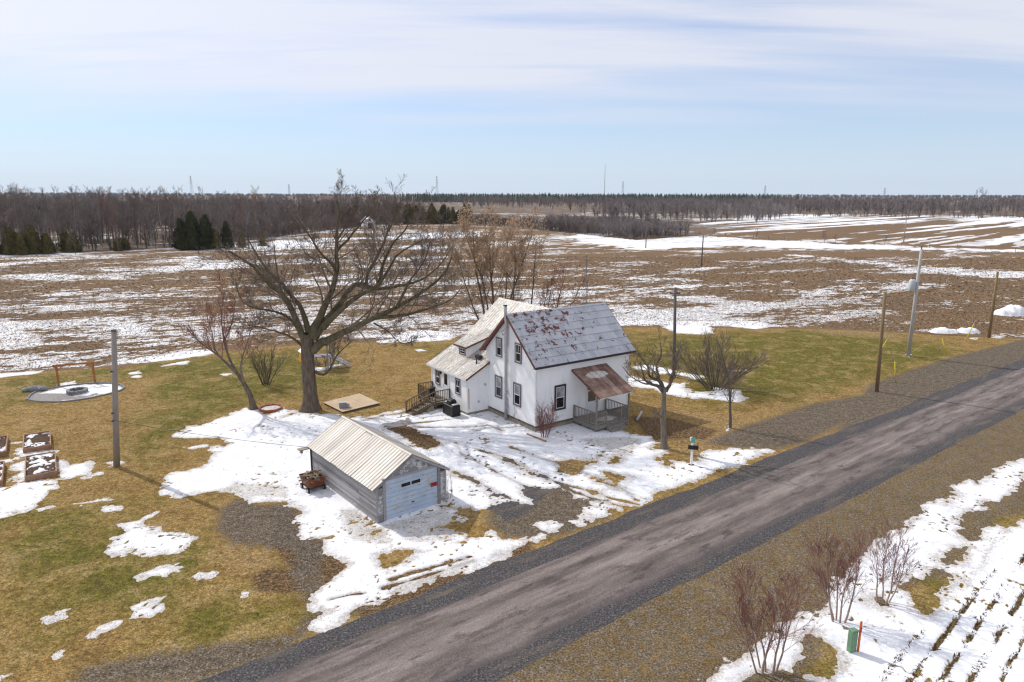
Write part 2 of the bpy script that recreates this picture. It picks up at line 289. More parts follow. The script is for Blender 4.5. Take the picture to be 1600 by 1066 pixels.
BARE=[[(-9.32,48.11),(-7.91,48.85),(-7.28,47.77),(-6.03,46.07),(-4.68,44.95),(-4.61,44.18),(-5.56,43.12),(-6.61,43.86),(-7.93,46.06)],[(-3.79,39.87),(-3.09,39.63),(-2.43,38.42),(-2.92,38.65)],[(-1.21,42.49),(0.04,41.39),(1.41,39.58),(2.32,38.38),(2.93,37.69),(2.29,37.91),(1.3,39.24),(0.04,40.88)],[(-2.43,38.46),(-1.44,37.32),(-0.05,35.68),(-0.49,35.71),(-1.61,36.88)],[(-6.1,29.57),(-5.42,30.02),(-3.82,29.95),(-4.45,29.58),(-4.81,29.0),(-5.28,28.3),(-5.74,28.43),(-6.02,28.99)],[(-6.92,31.84),(-6.57,32.1),(-5.82,31.51),(-6.44,31.43)],[(2.17,41.63),(3.38,41.36),(5.11,41.38),(5.77,42.21),(5.53,41.11),(4.29,40.32),(4.1,39.31),(3.57,38.82),(2.95,39.55),(3.12,40.57)],[(5.65,39.32),(6.2,39.08),(7.12,38.84),(6.06,38.12)],[(0.9,39.66),(1.57,39.29),(1.46,38.8),(0.99,39.04)],[(4.24,36.98),(5.13,36.77),(5.17,36.34),(4.54,36.33)],[(4.22,39.55),(4.99,38.64),(6.02,37.82),(6.45,37.0),(5.77,37.39),(4.92,38.07)],[(6.23,41.39),(6.75,42.22),(7.0,41.8),(6.35,40.85)],[(0.02,41.2),(0.91,40.03),(1.95,39.05),(2.84,37.87),(2.72,37.53),(1.83,38.57),(0.8,39.66)],[(-38.02,53.95),(-37.2,55.66),(-36.23,54.94),(-35.44,55.13),(-35.1,55.87),(-35.26,54.42),(-36.57,54.06)],[(14.65,25.96),(15.42,26.39),(15.8,25.67),(15.31,25.26),(14.82,25.49)]]
THIN=[[(-7.15,32.61),(-3.45,35.07),(-2.44,33.17),(-2.34,30.49),(-5.16,30.32),(-6.37,31.93)],[(-16.94,36.84),(-16.38,38.2),(-12.84,37.76),(-12.0,36.22),(-12.12,35.19),(-14.81,35.58)],[(2.72,44.23),(4.18,44.87),(5.97,43.36),(6.45,40.85),(8.05,41.95),(9.58,45.55),(7.9,46.19),(5.61,45.84),(3.68,45.5)],[(-9.78,34.61),(-8.1,34.81),(-5.24,30.93),(-5.56,30.0),(-8.13,30.6)],[(-5.43,26.75),(-3.14,28.45),(-2.55,28.31),(-3.7,27.13),(-5.04,26.03)],[(17.7,25.75),(19.18,27.1),(23.78,31.99),(25.07,32.0),(21.66,28.15),(18.55,25.76)],[(11.11,22.22),(12.31,22.59),(12.78,21.95),(11.86,21.03),(10.71,21.03)]]
TINT=[('gravel',[(-15.65,34.18),(-15.21,35.68),(-14.51,35.48),(-13.68,34.88),(-12.0,35.09),(-11.08,33.46),(-10.25,31.22),(-9.18,31.07),(-8.44,29.68),(-10.1,29.97),(-11.72,30.27),(-13.53,30.57),(-14.82,32.2)]),('gravel',[(-10.5,31.24),(-9.83,31.08),(-8.87,29.85),(-8.56,28.15),(-8.04,26.73),(-8.25,25.55),(-9.13,26.73),(-9.93,28.41)]),('dirt',[(-12.67,34.42),(-11.38,34.43),(-10.34,31.24),(-9.16,30.93),(-7.54,28.7),(-7.48,28.15),(-8.04,26.73),(-8.73,27.75),(-9.93,28.41),(-11.44,30.29)]),('gravel',[(-8.15,25.22),(-6.72,25.22),(-5.42,25.91),(-5.83,25.34),(-6.67,24.47),(-7.72,24.15)]),('gravel',[(-1.38,33.34),(-0.84,35.26),(0.22,35.47),(1.26,34.88),(3.1,37.42),(5.37,35.71),(5.06,33.38),(2.75,31.63),(1.14,31.29),(-0.43,31.28)]),('gravel',[(13.08,44.59),(16.21,47.58),(20.1,50.57),(24.6,53.94),(30.55,56.78),(28.94,52.27),(23.98,48.36),(19.86,44.65),(17.44,43.42),(14.43,43.99)]),('gravel',[(32.14,59.91),(45.22,69.99),(60.42,79.97),(55.96,70.12),(38.9,57.9),(30.32,52.33),(22.56,46.32)]),('gravel',[(-15.31,21.54),(-13.73,22.28),(-10.78,23.07),(-8.43,23.62),(-8.16,25.08),(-7.64,24.48),(-8.18,22.81),(-10.69,20.94),(-15.14,20.64)]),('gravel',[(-3.93,40.26),(-2.77,44.19),(0.46,43.32),(2.38,39.54),(3.47,37.42),(4.62,36.12),(5.24,34.7),(4.55,33.38),(2.75,31.63),(1.14,31.29),(-0.79,33.34),(-2.37,37.38)]),('dirt',[(-8.18,25.78),(-5.57,27.5),(-1.76,29.74),(0.99,31.31),(0.96,29.9),(-2.34,27.52),(-4.84,25.68),(-7.41,24.89)]),('green',[(-23.32,28.77),(-28.21,35.52),(-22.12,34.75),(-13.71,28.82),(-12.8,24.88),(-16.41,23.23)]),('green',[(-13.32,24.88),(-10.43,27.75),(-8.32,26.26),(-8.2,24.06),(-11.18,22.88)]),('green',[(-28.31,48.68),(-25.82,57.24),(-21.02,51.86),(-23.24,45.94),(-23.43,41.18)]),('dirt',[(-9.47,48.29),(-7.82,49.03),(-4.56,44.8),(-5.44,42.98),(-6.59,43.71)]),('dirt',[(9.05,50.48),(11.79,50.11),(14.83,47.22),(13.26,45.22),(12.45,45.54),(10.71,45.2),(10.18,44.26),(9.46,46.16)]),('dirt',[(-11.4,27.74),(-10.97,28.5),(-9.84,28.12),(-8.48,26.52),(-9.76,26.35),(-11.01,26.68)]),('dirt',[(-6.2,25.22),(-4.56,26.39),(-1.7,28.59),(0.82,30.51),(0.96,29.9),(-2.32,27.26),(-4.83,25.57),(-6.04,24.47)]),('dirt',[(48.11,83.67),(62.59,95.34),(84.7,110.68),(61.95,79.99),(52.45,81.75)]),('green',[(13.67,55.66),(19.38,53.89),(22.64,53.92),(30.98,60.39),(36.93,63.3),(46.81,69.25),(49.5,76.25),(43.2,85.64),(30.65,84.41),(24.48,82.3),(14.34,82.15),(11.04,64.22),(15.54,62.48)]),('green',[(-39.93,51.68),(-46.55,60.82),(-31.34,70.21),(-19.57,73.73),(-19.33,59.37),(-26.69,59.29),(-33.47,61.41),(-38.14,61.36)]),('green',[(-23.94,29.63),(-20.43,29.04),(-17.23,28.09),(-16.26,26.32),(-18.36,25.03),(-20.61,25.02)]),('green',[(-12.63,25.36),(-8.34,25.7),(-7.9,24.48),(-10.25,23.89)]),('green',[(-32.34,59.23),(-19.73,69.2),(-13.65,59.43),(-19.91,54.46),(-27.19,50.2)]),('green',[(-11.19,73.84),(-2.95,78.01),(7.83,83.09),(6.61,69.52),(-6.59,69.36)]),('tan',[(-13.9,29.68),(-13.18,30.53),(-10.82,29.91),(-10.44,28.12),(-11.7,27.74)]),('tan',[(9.48,53.8),(12.05,51.3),(15.18,47.23),(16.67,49.02),(23.29,53.93),(31.06,57.77),(31.84,59.32),(20.7,52.19),(16.41,50.54)]),('tan',[(37.1,85.55),(45.24,85.67),(47.91,79.76),(44.11,79.71),(37.78,82.49)]),('tan',[(2.08,41.9),(5.82,42.21),(4.24,38.82),(2.93,39.3)]),('tan',[(11.81,41.45),(20.19,52.24),(15.71,49.06),(10.27,43.71)])]  # dirt area right of the porch also paints the house's shadow into the ground
LAWN_BACK=[(-53.71,59.0),(-47.7,62.41),(-37.44,65.48),(-31.85,71.4),(-24.24,75.31),(-11.78,77.89),(-3.03,80.21),(15.07,86.53),(21.2,86.62),(30.88,86.34),(40.32,85.62),(47.31,83.65),(53.18,82.94),(57.89,80.68),(71.25,84.0),(76.4,80.94)]
FSNOW=[(0.42,[(-100.2,107.2),(-88.3,118.5),(-60.5,108.0),(-30.0,91.3),(-24.4,73.7),(-37.9,66.3),(-54.7,56.9)]),(0.3,[(-110.0,131.5),(-66.5,143.3),(-17.7,191.0),(29.3,158.6),(44.3,125.5),(31.0,86.8),(-3.0,80.2),(-25.0,75.3),(-47.7,101.8),(-80.4,107.6)]),(0.5,[(5.6,120.4),(25.0,134.6),(38.9,109.8),(39.1,92.4),(28.6,86.7),(15.2,87.4),(-3.0,80.2),(-8.6,91.7)]),(0.12,[(-188.2,185.5),(-99.0,178.8),(-68.3,211.9),(-48.6,149.9),(-68.8,123.1),(-113.7,122.1)]),(0.02,[(8.8,191.9),(37.4,203.6),(84.9,205.3),(101.2,136.3),(82.6,110.6),(58.5,125.8),(40.5,146.0),(12.4,134.3),(-0.1,165.1)]),(0.28,[(47.6,135.1),(76.3,126.2),(66.0,103.8),(48.4,85.7),(33.0,87.7),(33.8,103.3)]),(0.04,[(107.6,309.9),(137.2,186.1),(119.0,161.0),(94.5,205.6)]),(0.06,[(38.1,90.0),(53.6,95.2),(59.2,92.8),(53.2,82.9),(36.1,85.1)]),(0.98,[(-71.3,91.3),(-67.6,92.9),(-63.5,88.5),(-60.3,81.9),(-55.6,79.5),(-53.1,75.1),(-54.8,74.1),(-57.6,73.0)]),(0.75,[(-52.1,85.9),(-51.9,90.1),(-47.5,88.7),(-42.0,80.9),(-45.0,78.5),(-48.2,80.8)]),(0.95,[(-80.1,171.3),(-75.9,174.0),(-65.1,159.6),(-66.4,155.2),(-74.6,159.3)]),(0.95,[(-90.9,152.4),(-87.7,154.6),(-82.2,148.6),(-84.9,146.6)]),(0.95,[(-80.7,138.7),(-76.9,139.5),(-76.7,134.8)]),(0.95,[(-88.5,183.8),(-84.4,186.3),(-81.8,179.3),(-85.8,179.2)]),(0.95,[(-83.3,154.7),(-76.9,158.4),(-74.3,153.7),(-79.8,151.5)]),(0.95,[(-122.4,161.7),(-122.7,166.0),(-120.2,170.6),(-116.6,178.8),(-113.8,176.1),(-115.2,172.8),(-116.4,163.7),(-118.4,159.9),(-118.2,155.9)]),(0.95,[(-76.8,115.0),(-74.6,118.0),(-73.0,114.9),(-75.0,112.7)]),(0.95,[(-101.2,144.3),(-98.4,147.0),(-97.0,141.8),(-92.2,142.7),(-90.8,138.5),(-92.8,133.8)]),(0.95,[(-61.9,133.2),(-57.6,134.9),(-56.8,132.1)]),(0.95,[(-66.1,120.2),(-61.9,123.8),(-60.3,121.1),(-64.4,119.0)]),(0.95,[(-67.1,101.5),(-63.0,103.1),(-61.6,101.2),(-64.5,99.7)]),(0.95,[(-60.2,99.8),(-59.1,102.6),(-56.6,98.1),(-61.9,95.9)]),(0.93,[(74.0,207.1),(80.2,197.5),(85.8,188.7),(91.2,176.8),(97.2,168.4),(105.5,160.2),(118.5,151.8),(109.7,140.2),(93.3,145.8),(86.1,150.9),(88.1,162.9),(86.5,180.5),(79.2,191.1)]),(0.93,[(30.9,339.6),(54.0,315.3),(80.0,294.6),(91.5,275.9),(101.7,259.4),(110.8,244.7),(125.0,234.4),(148.2,226.5),(167.2,215.6),(159.8,205.9),(124.9,217.5),(101.9,224.7),(83.6,224.1),(77.0,243.3),(56.3,223.0),(41.6,216.7),(30.9,234.6),(22.7,248.3)]),(0.93,[(39.5,157.8),(44.3,161.7),(46.1,158.6),(39.8,154.3)]),(0.93,[(16.4,100.7),(22.8,99.6),(28.7,96.1),(32.0,89.6),(33.2,86.7),(28.4,87.6),(19.4,89.5),(15.6,88.4),(14.5,93.6)]),(0.93,[(26.4,113.8),(33.9,113.9),(38.3,107.9),(38.1,103.7),(31.7,103.6),(27.7,107.7)]),(0.93,[(61.3,136.3),(66.4,136.4),(65.8,134.2),(61.4,134.1)]),(0.93,[(70.9,135.6),(77.6,135.8),(77.2,133.1),(71.8,133.0)]),(0.93,[(-89.2,231.7),(-87.3,256.8),(-75.6,260.9),(-61.7,268.8),(-59.3,258.1),(-70.0,241.3),(-65.7,207.4),(-68.8,200.7),(-77.7,206.9)]),(0.93,[(-79.6,171.3),(-74.7,173.6),(-66.2,162.8),(-69.1,157.2),(-73.8,158.4)]),(0.93,[(-55.8,181.9),(-51.5,182.0),(-46.1,172.2),(-45.9,166.2),(-52.1,170.5)]),(0.93,[(-72.9,264.6),(-56.4,272.9),(-45.6,294.3),(-32.0,309.1),(-5.5,310.5),(-5.2,296.3),(-25.7,270.5),(-40.2,258.9),(-49.7,262.0)]),(0.93,[(-33.9,223.1),(-31.5,242.9),(-25.7,240.1),(-27.0,223.3),(-15.3,204.7),(-17.4,200.3),(-24.8,204.3)]),(0.93,[(-3.3,205.1),(1.4,207.5),(1.3,200.1),(-2.5,198.8)]),(0.93,[(-31.0,186.2),(-19.8,190.3),(-18.1,186.6),(-28.5,182.7)])]
STRIPED=[(75.2,356.5),(151.6,482.8),(264.2,765.9),(361.2,805.8),(421.8,758.9),(355.2,607.9),(425.5,554.2),(176.3,227.5),(145.1,236.5),(126.0,255.7),(106.3,285.9)]
PATIO=[(-39.58,54.29),(-40.27,55.77),(-40.28,56.95),(-39.2,58.19),(-37.61,59.17),(-35.47,59.3),(-34.0,58.39),(-33.48,57.26),(-33.85,55.97),(-34.53,54.92),(-35.36,54.15),(-36.54,53.62),(-38.23,53.69)]
BIG_LIMBS=[(0.558,0.55,[(0.0,0.0,0.0),(0.04,0.0,1.61),(-0.0,0.0,3.4),(0.05,0.0,5.17),(0.1,0.0,6.07)]),(0.082,0.04,[(2.65,0.4,13.12),(3.23,1.0,14.23),(3.66,1.6,15.06),(4.04,2.2,15.63)]),(0.082,0.035,[(5.97,2.5,13.43),(6.65,2.25,14.67),(6.96,2.0,15.64)]),(0.29519999999999996,0.07,[(-0.11,0.0,5.67),(-0.55,-0.5,7.25),(-1.04,-1.0,9.06),(-2.03,-1.5,10.08),(-2.87,-2.0,11.34),(-3.5,-2.5,12.02),(-4.16,-3.0,12.6)]),(0.24599999999999997,0.05,[(0.21,0.0,6.17),(-0.41,0.5,8.06),(-1.25,1.0,8.87),(-2.09,1.5,9.79),(-3.2,2.0,10.58),(-4.27,2.5,12.02),(-5.11,3.0,13.23)]),(0.36079999999999995,0.075,[(0.38,0.0,5.77),(1.14,0.09,7.54),(2.13,0.17,9.34),(2.51,0.26,10.59),(2.57,0.34,12.22),(2.63,0.43,13.78),(2.81,0.51,15.0),(2.7,0.6,16.02)]),(0.1394,0.03,[(2.51,0.3,10.78),(2.15,-0.2,11.64),(1.7,-0.7,12.21),(1.29,-1.2,13.17),(0.97,-1.7,13.97),(0.45,-2.2,14.98)]),(0.12299999999999998,0.03,[(2.56,0.4,12.35),(3.19,0.92,13.04),(4.04,1.45,14.11),(4.95,1.98,15.25),(5.37,2.5,15.96)]),(0.328,0.07,[(0.57,0.0,5.67),(1.55,0.3,7.11),(2.61,0.6,8.3),(3.02,0.9,9.24),(3.61,1.2,9.65),(4.28,1.5,9.61),(4.55,1.8,10.52),(5.08,2.1,11.49),(5.71,2.4,12.7),(5.94,2.7,13.52),(6.22,3.0,14.49)]),(0.18039999999999998,0.04,[(4.26,1.6,9.6),(5.3,2.08,9.24),(6.98,2.56,9.49),(8.44,3.04,9.84),(9.99,3.52,11.01),(10.94,4.0,12.5)]),(0.26239999999999997,0.05,[(1.44,-0.3,6.62),(3.45,-0.69,8.5),(4.91,-1.07,9.42),(6.0,-1.46,10.09),(6.61,-1.84,10.84),(7.41,-2.23,12.17),(8.3,-2.61,12.79),(9.5,-3.0,13.4)]),(0.36079999999999995,0.06,[(0.42,0.0,4.77),(1.86,-0.29,5.63),(3.28,-0.57,6.34),(5.6,-0.86,7.52),(7.15,-1.14,8.3),(9.06,-1.43,9.44),(10.71,-1.71,10.75),(11.4,-2.0,12.11)]),(0.164,0.04,[(5.62,-1.0,7.5),(7.89,-1.1,7.76),(9.71,-1.2,8.31),(11.2,-1.3,8.91),(12.07,-1.4,9.92)]),(0.07379999999999999,0.02,[(5.42,-1.0,7.11),(6.6,-1.33,6.5),(7.21,-1.67,5.94),(8.19,-2.0,5.58)]),(0.1394,0.02,[(0.53,0.0,3.15),(1.1,0.2,2.79),(1.56,0.4,3.2),(2.06,0.6,4.13),(2.53,0.8,4.69),(3.57,1.0,5.52)]),(0.12299999999999998,0.02,[(-0.34,0.0,5.17),(-1.2,-0.5,6.06),(-2.07,-1.0,6.5),(-3.01,-1.5,6.89),(-3.93,-2.0,7.17)]),(0.14759999999999998,0.03,[(-0.28,0.0,6.16),(-1.3,0.36,7.19),(-2.47,0.72,7.67),(-4.25,1.08,7.9),(-5.29,1.44,8.45),(-5.72,1.8,9.75)]),(0.1066,0.02,[(2.18,0.0,9.37),(1.35,1.17,10.44),(0.66,2.33,11.8),(-0.14,3.5,13.11)]),(0.164,0.03,[(-0.71,0.0,7.15),(-1.97,1.0,9.22),(-2.57,2.0,11.08),(-2.99,3.0,12.73)]),(0.164,0.03,[(5.91,-1.0,10.04),(6.48,-1.75,11.71),(7.35,-2.5,13.14),(8.35,-3.25,14.16),(8.97,-4.0,15.18)]),(0.13119999999999998,0.03,[(7.21,-1.5,8.35),(8.1,-0.5,10.17),(9.06,0.5,11.5),(9.45,1.5,12.87)])]
LEAN_LIMBS=[(0.24,0.15,[(0.0,0.0,0.0),(-0.16,0.0,1.14),(-0.63,0.0,2.23),(-1.16,0.0,3.1)]),(0.14,0.03,[(-1.16,0.0,3.1),(-1.87,-0.25,3.97),(-2.76,-0.5,4.93),(-3.55,-0.75,5.77),(-4.04,-1.0,7.05)]),(0.12,0.02,[(-0.98,0.0,2.79),(-1.65,0.2,4.07),(-2.01,0.4,5.54),(-2.14,0.6,7.26),(-1.88,0.8,8.97)]),(0.12,0.02,[(-0.54,0.0,2.07),(-0.67,-0.2,3.25),(-0.3,-0.4,4.46),(0.26,-0.6,5.75),(0.77,-0.8,7.02)]),(0.08,0.02,[(-1.85,-0.3,3.98),(-2.67,0.2,4.82),(-3.06,0.7,6.23),(-3.57,1.2,7.4)]),(0.08,0.02,[(-2.03,0.4,5.29),(-1.02,-0.3,6.93),(-0.31,-1.0,8.75)])]
PRUNED_LIMBS=[(0.2,0.18,[(0.0,0.0,0.0),(-0.1,0.0,1.16),(-0.19,0.0,2.27),(-0.2,0.0,3.37),(-0.24,0.0,4.2)]),(0.15,0.03,[(-0.27,0.0,3.94),(-0.67,-0.2,4.34),(-1.22,-0.4,4.56),(-1.6,-0.6,4.87),(-1.78,-0.8,5.31),(-2.0,-1.0,5.99)]),(0.17,0.03,[(-0.24,0.0,4.02),(-0.51,0.2,4.57),(-1.12,0.4,4.86),(-1.18,0.6,5.38),(-1.55,0.8,5.89),(-1.87,1.0,6.45)]),(0.14,0.03,[(-0.11,0.0,3.94),(0.2,0.16,4.41),(0.25,0.32,4.89),(0.56,0.48,5.41),(0.68,0.64,6.24),(1.02,0.8,6.85)]),(0.12,0.03,[(-0.42,0.0,4.37),(-0.72,-0.25,5.17),(-0.88,-0.5,5.87),(-0.68,-0.75,6.56),(-0.82,-1.0,7.44)]),(0.1,0.02,[(-0.03,0.0,4.11),(0.25,-0.4,5.0),(0.15,-0.8,5.94),(0.48,-1.2,6.46)]),(0.05,0.01,[(-0.23,0.0,2.05),(-0.5,-0.2,2.42),(-0.79,-0.4,2.4),(-1.06,-0.6,1.94)]),(0.06,0.02,[(-1.32,-0.5,4.59),(-1.78,-0.53,4.68),(-2.55,-0.57,5.12),(-3.11,-0.6,5.8)])]
PT={'big':(-15.73,51.74),'lean':(-20.22,51.86),'pruned':(10.16,43.59),'shrub_l':(-21.75,59.13),'thin':(15.83,47.77),'bush':(17.79,58.5),'redshrub':(2.29,45.63),'sapling':(0.25,47.92),'pole_l':(-24.43,40.23),'pole_h':(14.99,61.94),'pole_a':(31.43,57.43),'pole_t':(41.63,70.82),'pole_b':(56.74,80.67),'far1':(44.64,163.34),'far2':(42.41,221.17),'far3':(143.61,256.0),'mail':(11.22,40.7),'ped':(12.61,22.68),'stake1':(34.68,60.37),'stake2':(44.85,72.05),'stake3':(54.45,79.16),'guy':(37.88,70.19),'birch1':(8.6,21.41),'birch2':(12.84,24.36),'birch3':(15.31,25.73),'fire':(-36.76,56.35),'swingL':(-39.59,58.32),'swingR':(-37.37,59.39),'rocks':(-40.86,56.89),'ring':(-18.87,51.88),'wagon':(-11.31,37.17),'plywood0':(-15.14,53.26),'plywood1':(-12.76,55.82),'plywood2':(-10.54,53.14),'plywood3':(-13.0,50.8),'box':(-13.29,51.76),'play':(-18.48,63.94),'yel':(-21.65,67.51),'log':(9.65,49.76),'tree_b1':(-2.31,98.01),'tree_b2':(1.87,106.47),'tree_b3':(4.36,103.98),'bed1a':(-31.21,42.34),'bed1b':(-30.16,43.15),'bed1c':(-32.09,46.0),'bed1d':(-33.39,45.47),'bed2a':(-28.36,38.05),'bed2b':(-26.93,38.34),'bed2c':(-29.28,41.79),'bed2d':(-30.57,41.35),'bed3b':(-31.97,41.66),'bed3c':(-34.39,45.2),'bed4b':(-29.01,37.22),'bed4c':(-31.11,40.39),'pileA':(53.53,84.15),'pileB':(55.53,84.18),'pileC':(70.96,97.06)}
# ------------------------------------------------------------------ materials
M = {}
HA_ = R(35.368)
def make_materials():
    # lawn: dry grass, greener grass, gravel, bare dirt (with painted house shade by the porch), straw, mixed by the mesh's own cover map
    m, nt, b = new_mat('lawn', 0.95, 0.1); v = pos(nt)
    cov = attr(nt, 'cover'); sep = nt.nodes.new('ShaderNodeSeparateColor'); nt.links.new(cov.outputs['Color'], sep.inputs[0])
    nb = noise(nt, v, 0.35, 6, 0.6); nm = noise(nt, v, 2.2, 6, 0.65); nf = noise(nt, v, 5.0, 4, 0.7); nx = noise(nt, v, 13.0, 3, 0.75)
    dry = ramp(nt, nm, [(0.30, (0.190, 0.125, 0.048)), (0.46, (0.290, 0.200, 0.080)), (0.60, (0.380, 0.275, 0.125)), (0.75, (0.26, 0.20, 0.07))])
    grn = ramp(nt, nm, [(0.30, (0.082, 0.084, 0.018)), (0.5, (0.150, 0.148, 0.032)), (0.70, (0.245, 0.215, 0.062))])
    def edge(ch, amp=0.9, lo=0.42, hi=0.58):
        f = mth(nt, 'ADD', ch, mth(nt, 'MULTIPLY', mth(nt, 'SUBTRACT', mth(nt, 'ADD', mth(nt, 'MULTIPLY', nm, 0.6), mth(nt, 'MULTIPLY', nf, 0.4)), 0.5), amp))
        return ramp(nt, f, [(lo, 0.0), (hi, 1.0)])
    nbg = mth(nt, 'ADD', sep.outputs[0], mth(nt, 'MULTIPLY', mth(nt, 'SUBTRACT', nb, 0.5), 2.4))
    c = mixc(nt, ramp(nt, nbg, [(0.15, 0.0), (0.95, 1.0)]), dry, grn)
    nq = noise(nt, v, 0.55, 7, 0.7, 0.6)
    c = mixc(nt, ramp(nt, nq, [(0.50, 0.0), (0.64, 0.75)]), c, (0.40, 0.305, 0.165))
    c = mixc(nt, ramp(nt, nq, [(0.34, 0.55), (0.46, 0.0)]), c, (0.155, 0.105, 0.052))
    straw = ramp(nt, nf, [(0.3, (0.25, 0.175, 0.095)), (0.7, (0.42, 0.315, 0.19))])
    c = mixc(nt, mth(nt, 'MULTIPLY', edge(cov.outputs['Alpha'], 2.4, 0.25, 1.0), 0.75), c, straw)
    dirt = ramp(nt, mth(nt, 'ADD', mth(nt, 'MULTIPLY', nf, 0.5), mth(nt, 'MULTIPLY', nx, 0.5)), [(0.36, (0.060, 0.042, 0.030)), (0.5, (0.130, 0.088, 0.060)), (0.64, (0.27, 0.185, 0.125))])
    c = mixc(nt, mth(nt, 'MULTIPLY', edge(sep.outputs[2]), 0.9), c, dirt)
    grav = ramp(nt, mth(nt, 'ADD', mth(nt, 'MULTIPLY', nx, 0.6), mth(nt, 'MULTIPLY', nm, 0.4)), [(0.34, (0.060, 0.053, 0.051)), (0.5, (0.130, 0.117, 0.112)), (0.63, (0.235, 0.216, 0.208))])
    gf = mth(nt, 'MULTIPLY', edge(sep.outputs[1], 1.7, 0.36, 0.66), 0.90)
    c = mixc(nt, gf, c, grav)
    fine = ramp(nt, mth(nt, 'ADD', mth(nt, 'MULTIPLY', nx, 0.55), mth(nt, 'MULTIPLY', nf, 0.45)), [(0.35, 0.30), (0.5, 0.98), (0.63, 1.85)])
    c = mixc(nt, 1.0, c, fine, 'MULTIPLY')
    c = mixc(nt, 1.0, c, (0.84, 0.765, 0.63), 'MULTIPLY')
    col(nt, b, c); bump(nt, b, mth(nt, 'ADD', nx, nf), 0.9, 0.05); M['lawn'] = m

    # corn stubble soil
    m, nt, b = new_mat('field_soil', 0.95, 0.1); v = pos(nt)
    n0 = noise(nt, v, 0.05, 4); n1 = noise(nt, v, 1.1, 5, 0.7); n2 = noise(nt, v, 3.2, 5, 0.8)
    c = ramp(nt, n1, [(0.3, (0.105, 0.067, 0.041)), (0.5, (0.175, 0.115, 0.070)), (0.72, (0.25, 0.172, 0.105))])
    c = mixc(nt, ramp(nt, n0, [(0.4, 0.0), (0.62, 0.6)]), c, (0.225, 0.140, 0.075))
    c = mixc(nt, ramp(nt, n2, [(0.57, 0.0), (0.66, 1.0)]), c, (0.46, 0.38, 0.27))
    c = mixc(nt, ramp(nt, n2, [(0.33, 0.85), (0.42, 0.0)]), c, (0.060, 0.040, 0.028))
    c = mixc(nt, 1.0, c, (0.90, 0.87, 0.81), 'MULTIPLY')
    col(nt, b, c); bump(nt, b, n2, 0.8, 0.08); M['field'] = m

    # far ground: fields and scrub under broken snow
    m, nt, b = new_mat('far_ground', 0.95, 0.1); v = pos(nt); vs_ = pos(nt, (0.004, 0.02, 1), R(-20))
    n0 = noise(nt, vs_, 3.0, 6, 0.6); n1 = noise(nt, v, 0.08, 6, 0.7)
    c = ramp(nt, n1, [(0.3, (0.10, 0.070, 0.052)), (0.7, (0.20, 0.145, 0.10))])
    f = mth(nt, 'ADD', mth(nt, 'MULTIPLY', n0, 0.6), mth(nt, 'MULTIPLY', n1, 0.4))
    c = mixc(nt, ramp(nt, f, [(0.575, 0.0), (0.605, 1.0)]), c, (0.76, 0.77, 0.79))
    col(nt, b, c); M['far_ground'] = m

    # worn chip-seal
    m, nt, b = new_mat('road_surface', 0.9, 0.2); va = pos(nt, (1, 1, 1), R(-37.4)); vl = pos(nt, (0.16, 1.3, 1), R(-37.4))
    vm = pos(nt, (0.30, 1.0, 1), R(-37.4))
    nl = noise(nt, vl, 1.5, 6, 0.6); nm = noise(nt, vm, 1.6, 7, 0.72); nf = noise(nt, va, 14.0, 3, 0.85)
    c = ramp(nt, nl, [(0.34, (0.105, 0.092, 0.088)), (0.5, (0.165, 0.146, 0.139)), (0.64, (0.225, 0.201, 0.190))])
    vt = pos(nt, (1.3, 0.5, 1), R(-37.4)); nt_ = noise(nt, vt, 1.5, 7, 0.75)
    c = mixc(nt, ramp(nt, nm, [(0.54, 0.0), (0.62, 0.8)]), c, (0.080, 0.066, 0.064))
    c = mixc(nt, ramp(nt, nt_, [(0.60, 0.0), (0.68, 0.55)]), c, (0.085, 0.072, 0.069))
    c = mixc(nt, ramp(nt, nm, [(0.30, 0.5), (0.42, 0.0)]), c, (0.29, 0.255, 0.235))
    dark = attr(nt, 'edge')
    c = mixc(nt, mth(nt, 'MULTIPLY', ramp(nt, mth(nt, 'ADD', dark.outputs['Fac'], mth(nt, 'MULTIPLY', mth(nt, 'SUBTRACT', nm, 0.5), 0.9)), [(0.25, 0.0), (0.8, 1.0)]), 0.85), c, (0.080, 0.072, 0.073))
    c = mixc(nt, 1.0, c, ramp(nt, nf, [(0.3, 0.62), (0.7, 1.38)]), 'MULTIPLY')
    ac = attr(nt, 'across')                                   # wheel paths worn darker, with pale loose grit between them
    wp = ramp(nt, mth(nt, 'ADD', ac.outputs['Fac'], mth(nt, 'MULTIPLY', mth(nt, 'SUBTRACT', nl, 0.5), 0.12)), [(0.10, 1.0), (0.25, 0.74), (0.38, 0.98), (0.52, 1.22), (0.64, 1.0), (0.76, 0.72), (0.88, 1.0)])
    c = mixc(nt, 1.0, c, wp, 'MULTIPLY')
    c = mixc(nt, 1.0, c, (1.04, 0.97, 0.93), 'MULTIPLY')
    col(nt, b, c); bump(nt, b, nf, 0.35, 0.01); M['road'] = m

    m, nt, b = new_mat('dark_gravel', 0.9, 0.2); v = pos(nt); vl = pos(nt, (0.2, 1.2, 1), R(-37.4))
    n1 = noise(nt, vl, 1.2, 6, 0.65); n2 = noise(nt, v, 12.0, 4, 0.85)
    c = ramp(nt, n2, [(0.30, (0.020, 0.018, 0.019)), (0.50, (0.060, 0.054, 0.055)), (0.62, (0.155, 0.146, 0.146)), (0.72, (0.36, 0.35, 0.34))])
    c = mixc(nt, ramp(nt, n1, [(0.52, 0.0), (0.68, 0.7)]), c, (0.165, 0.130, 0.095))
    col(nt, b, c); bump(nt, b, n2, 0.9, 0.03); M['gravel'] = m

    # old snow
    m, nt, b = new_mat('snow', 0.75, 0.25); v = pos(nt)
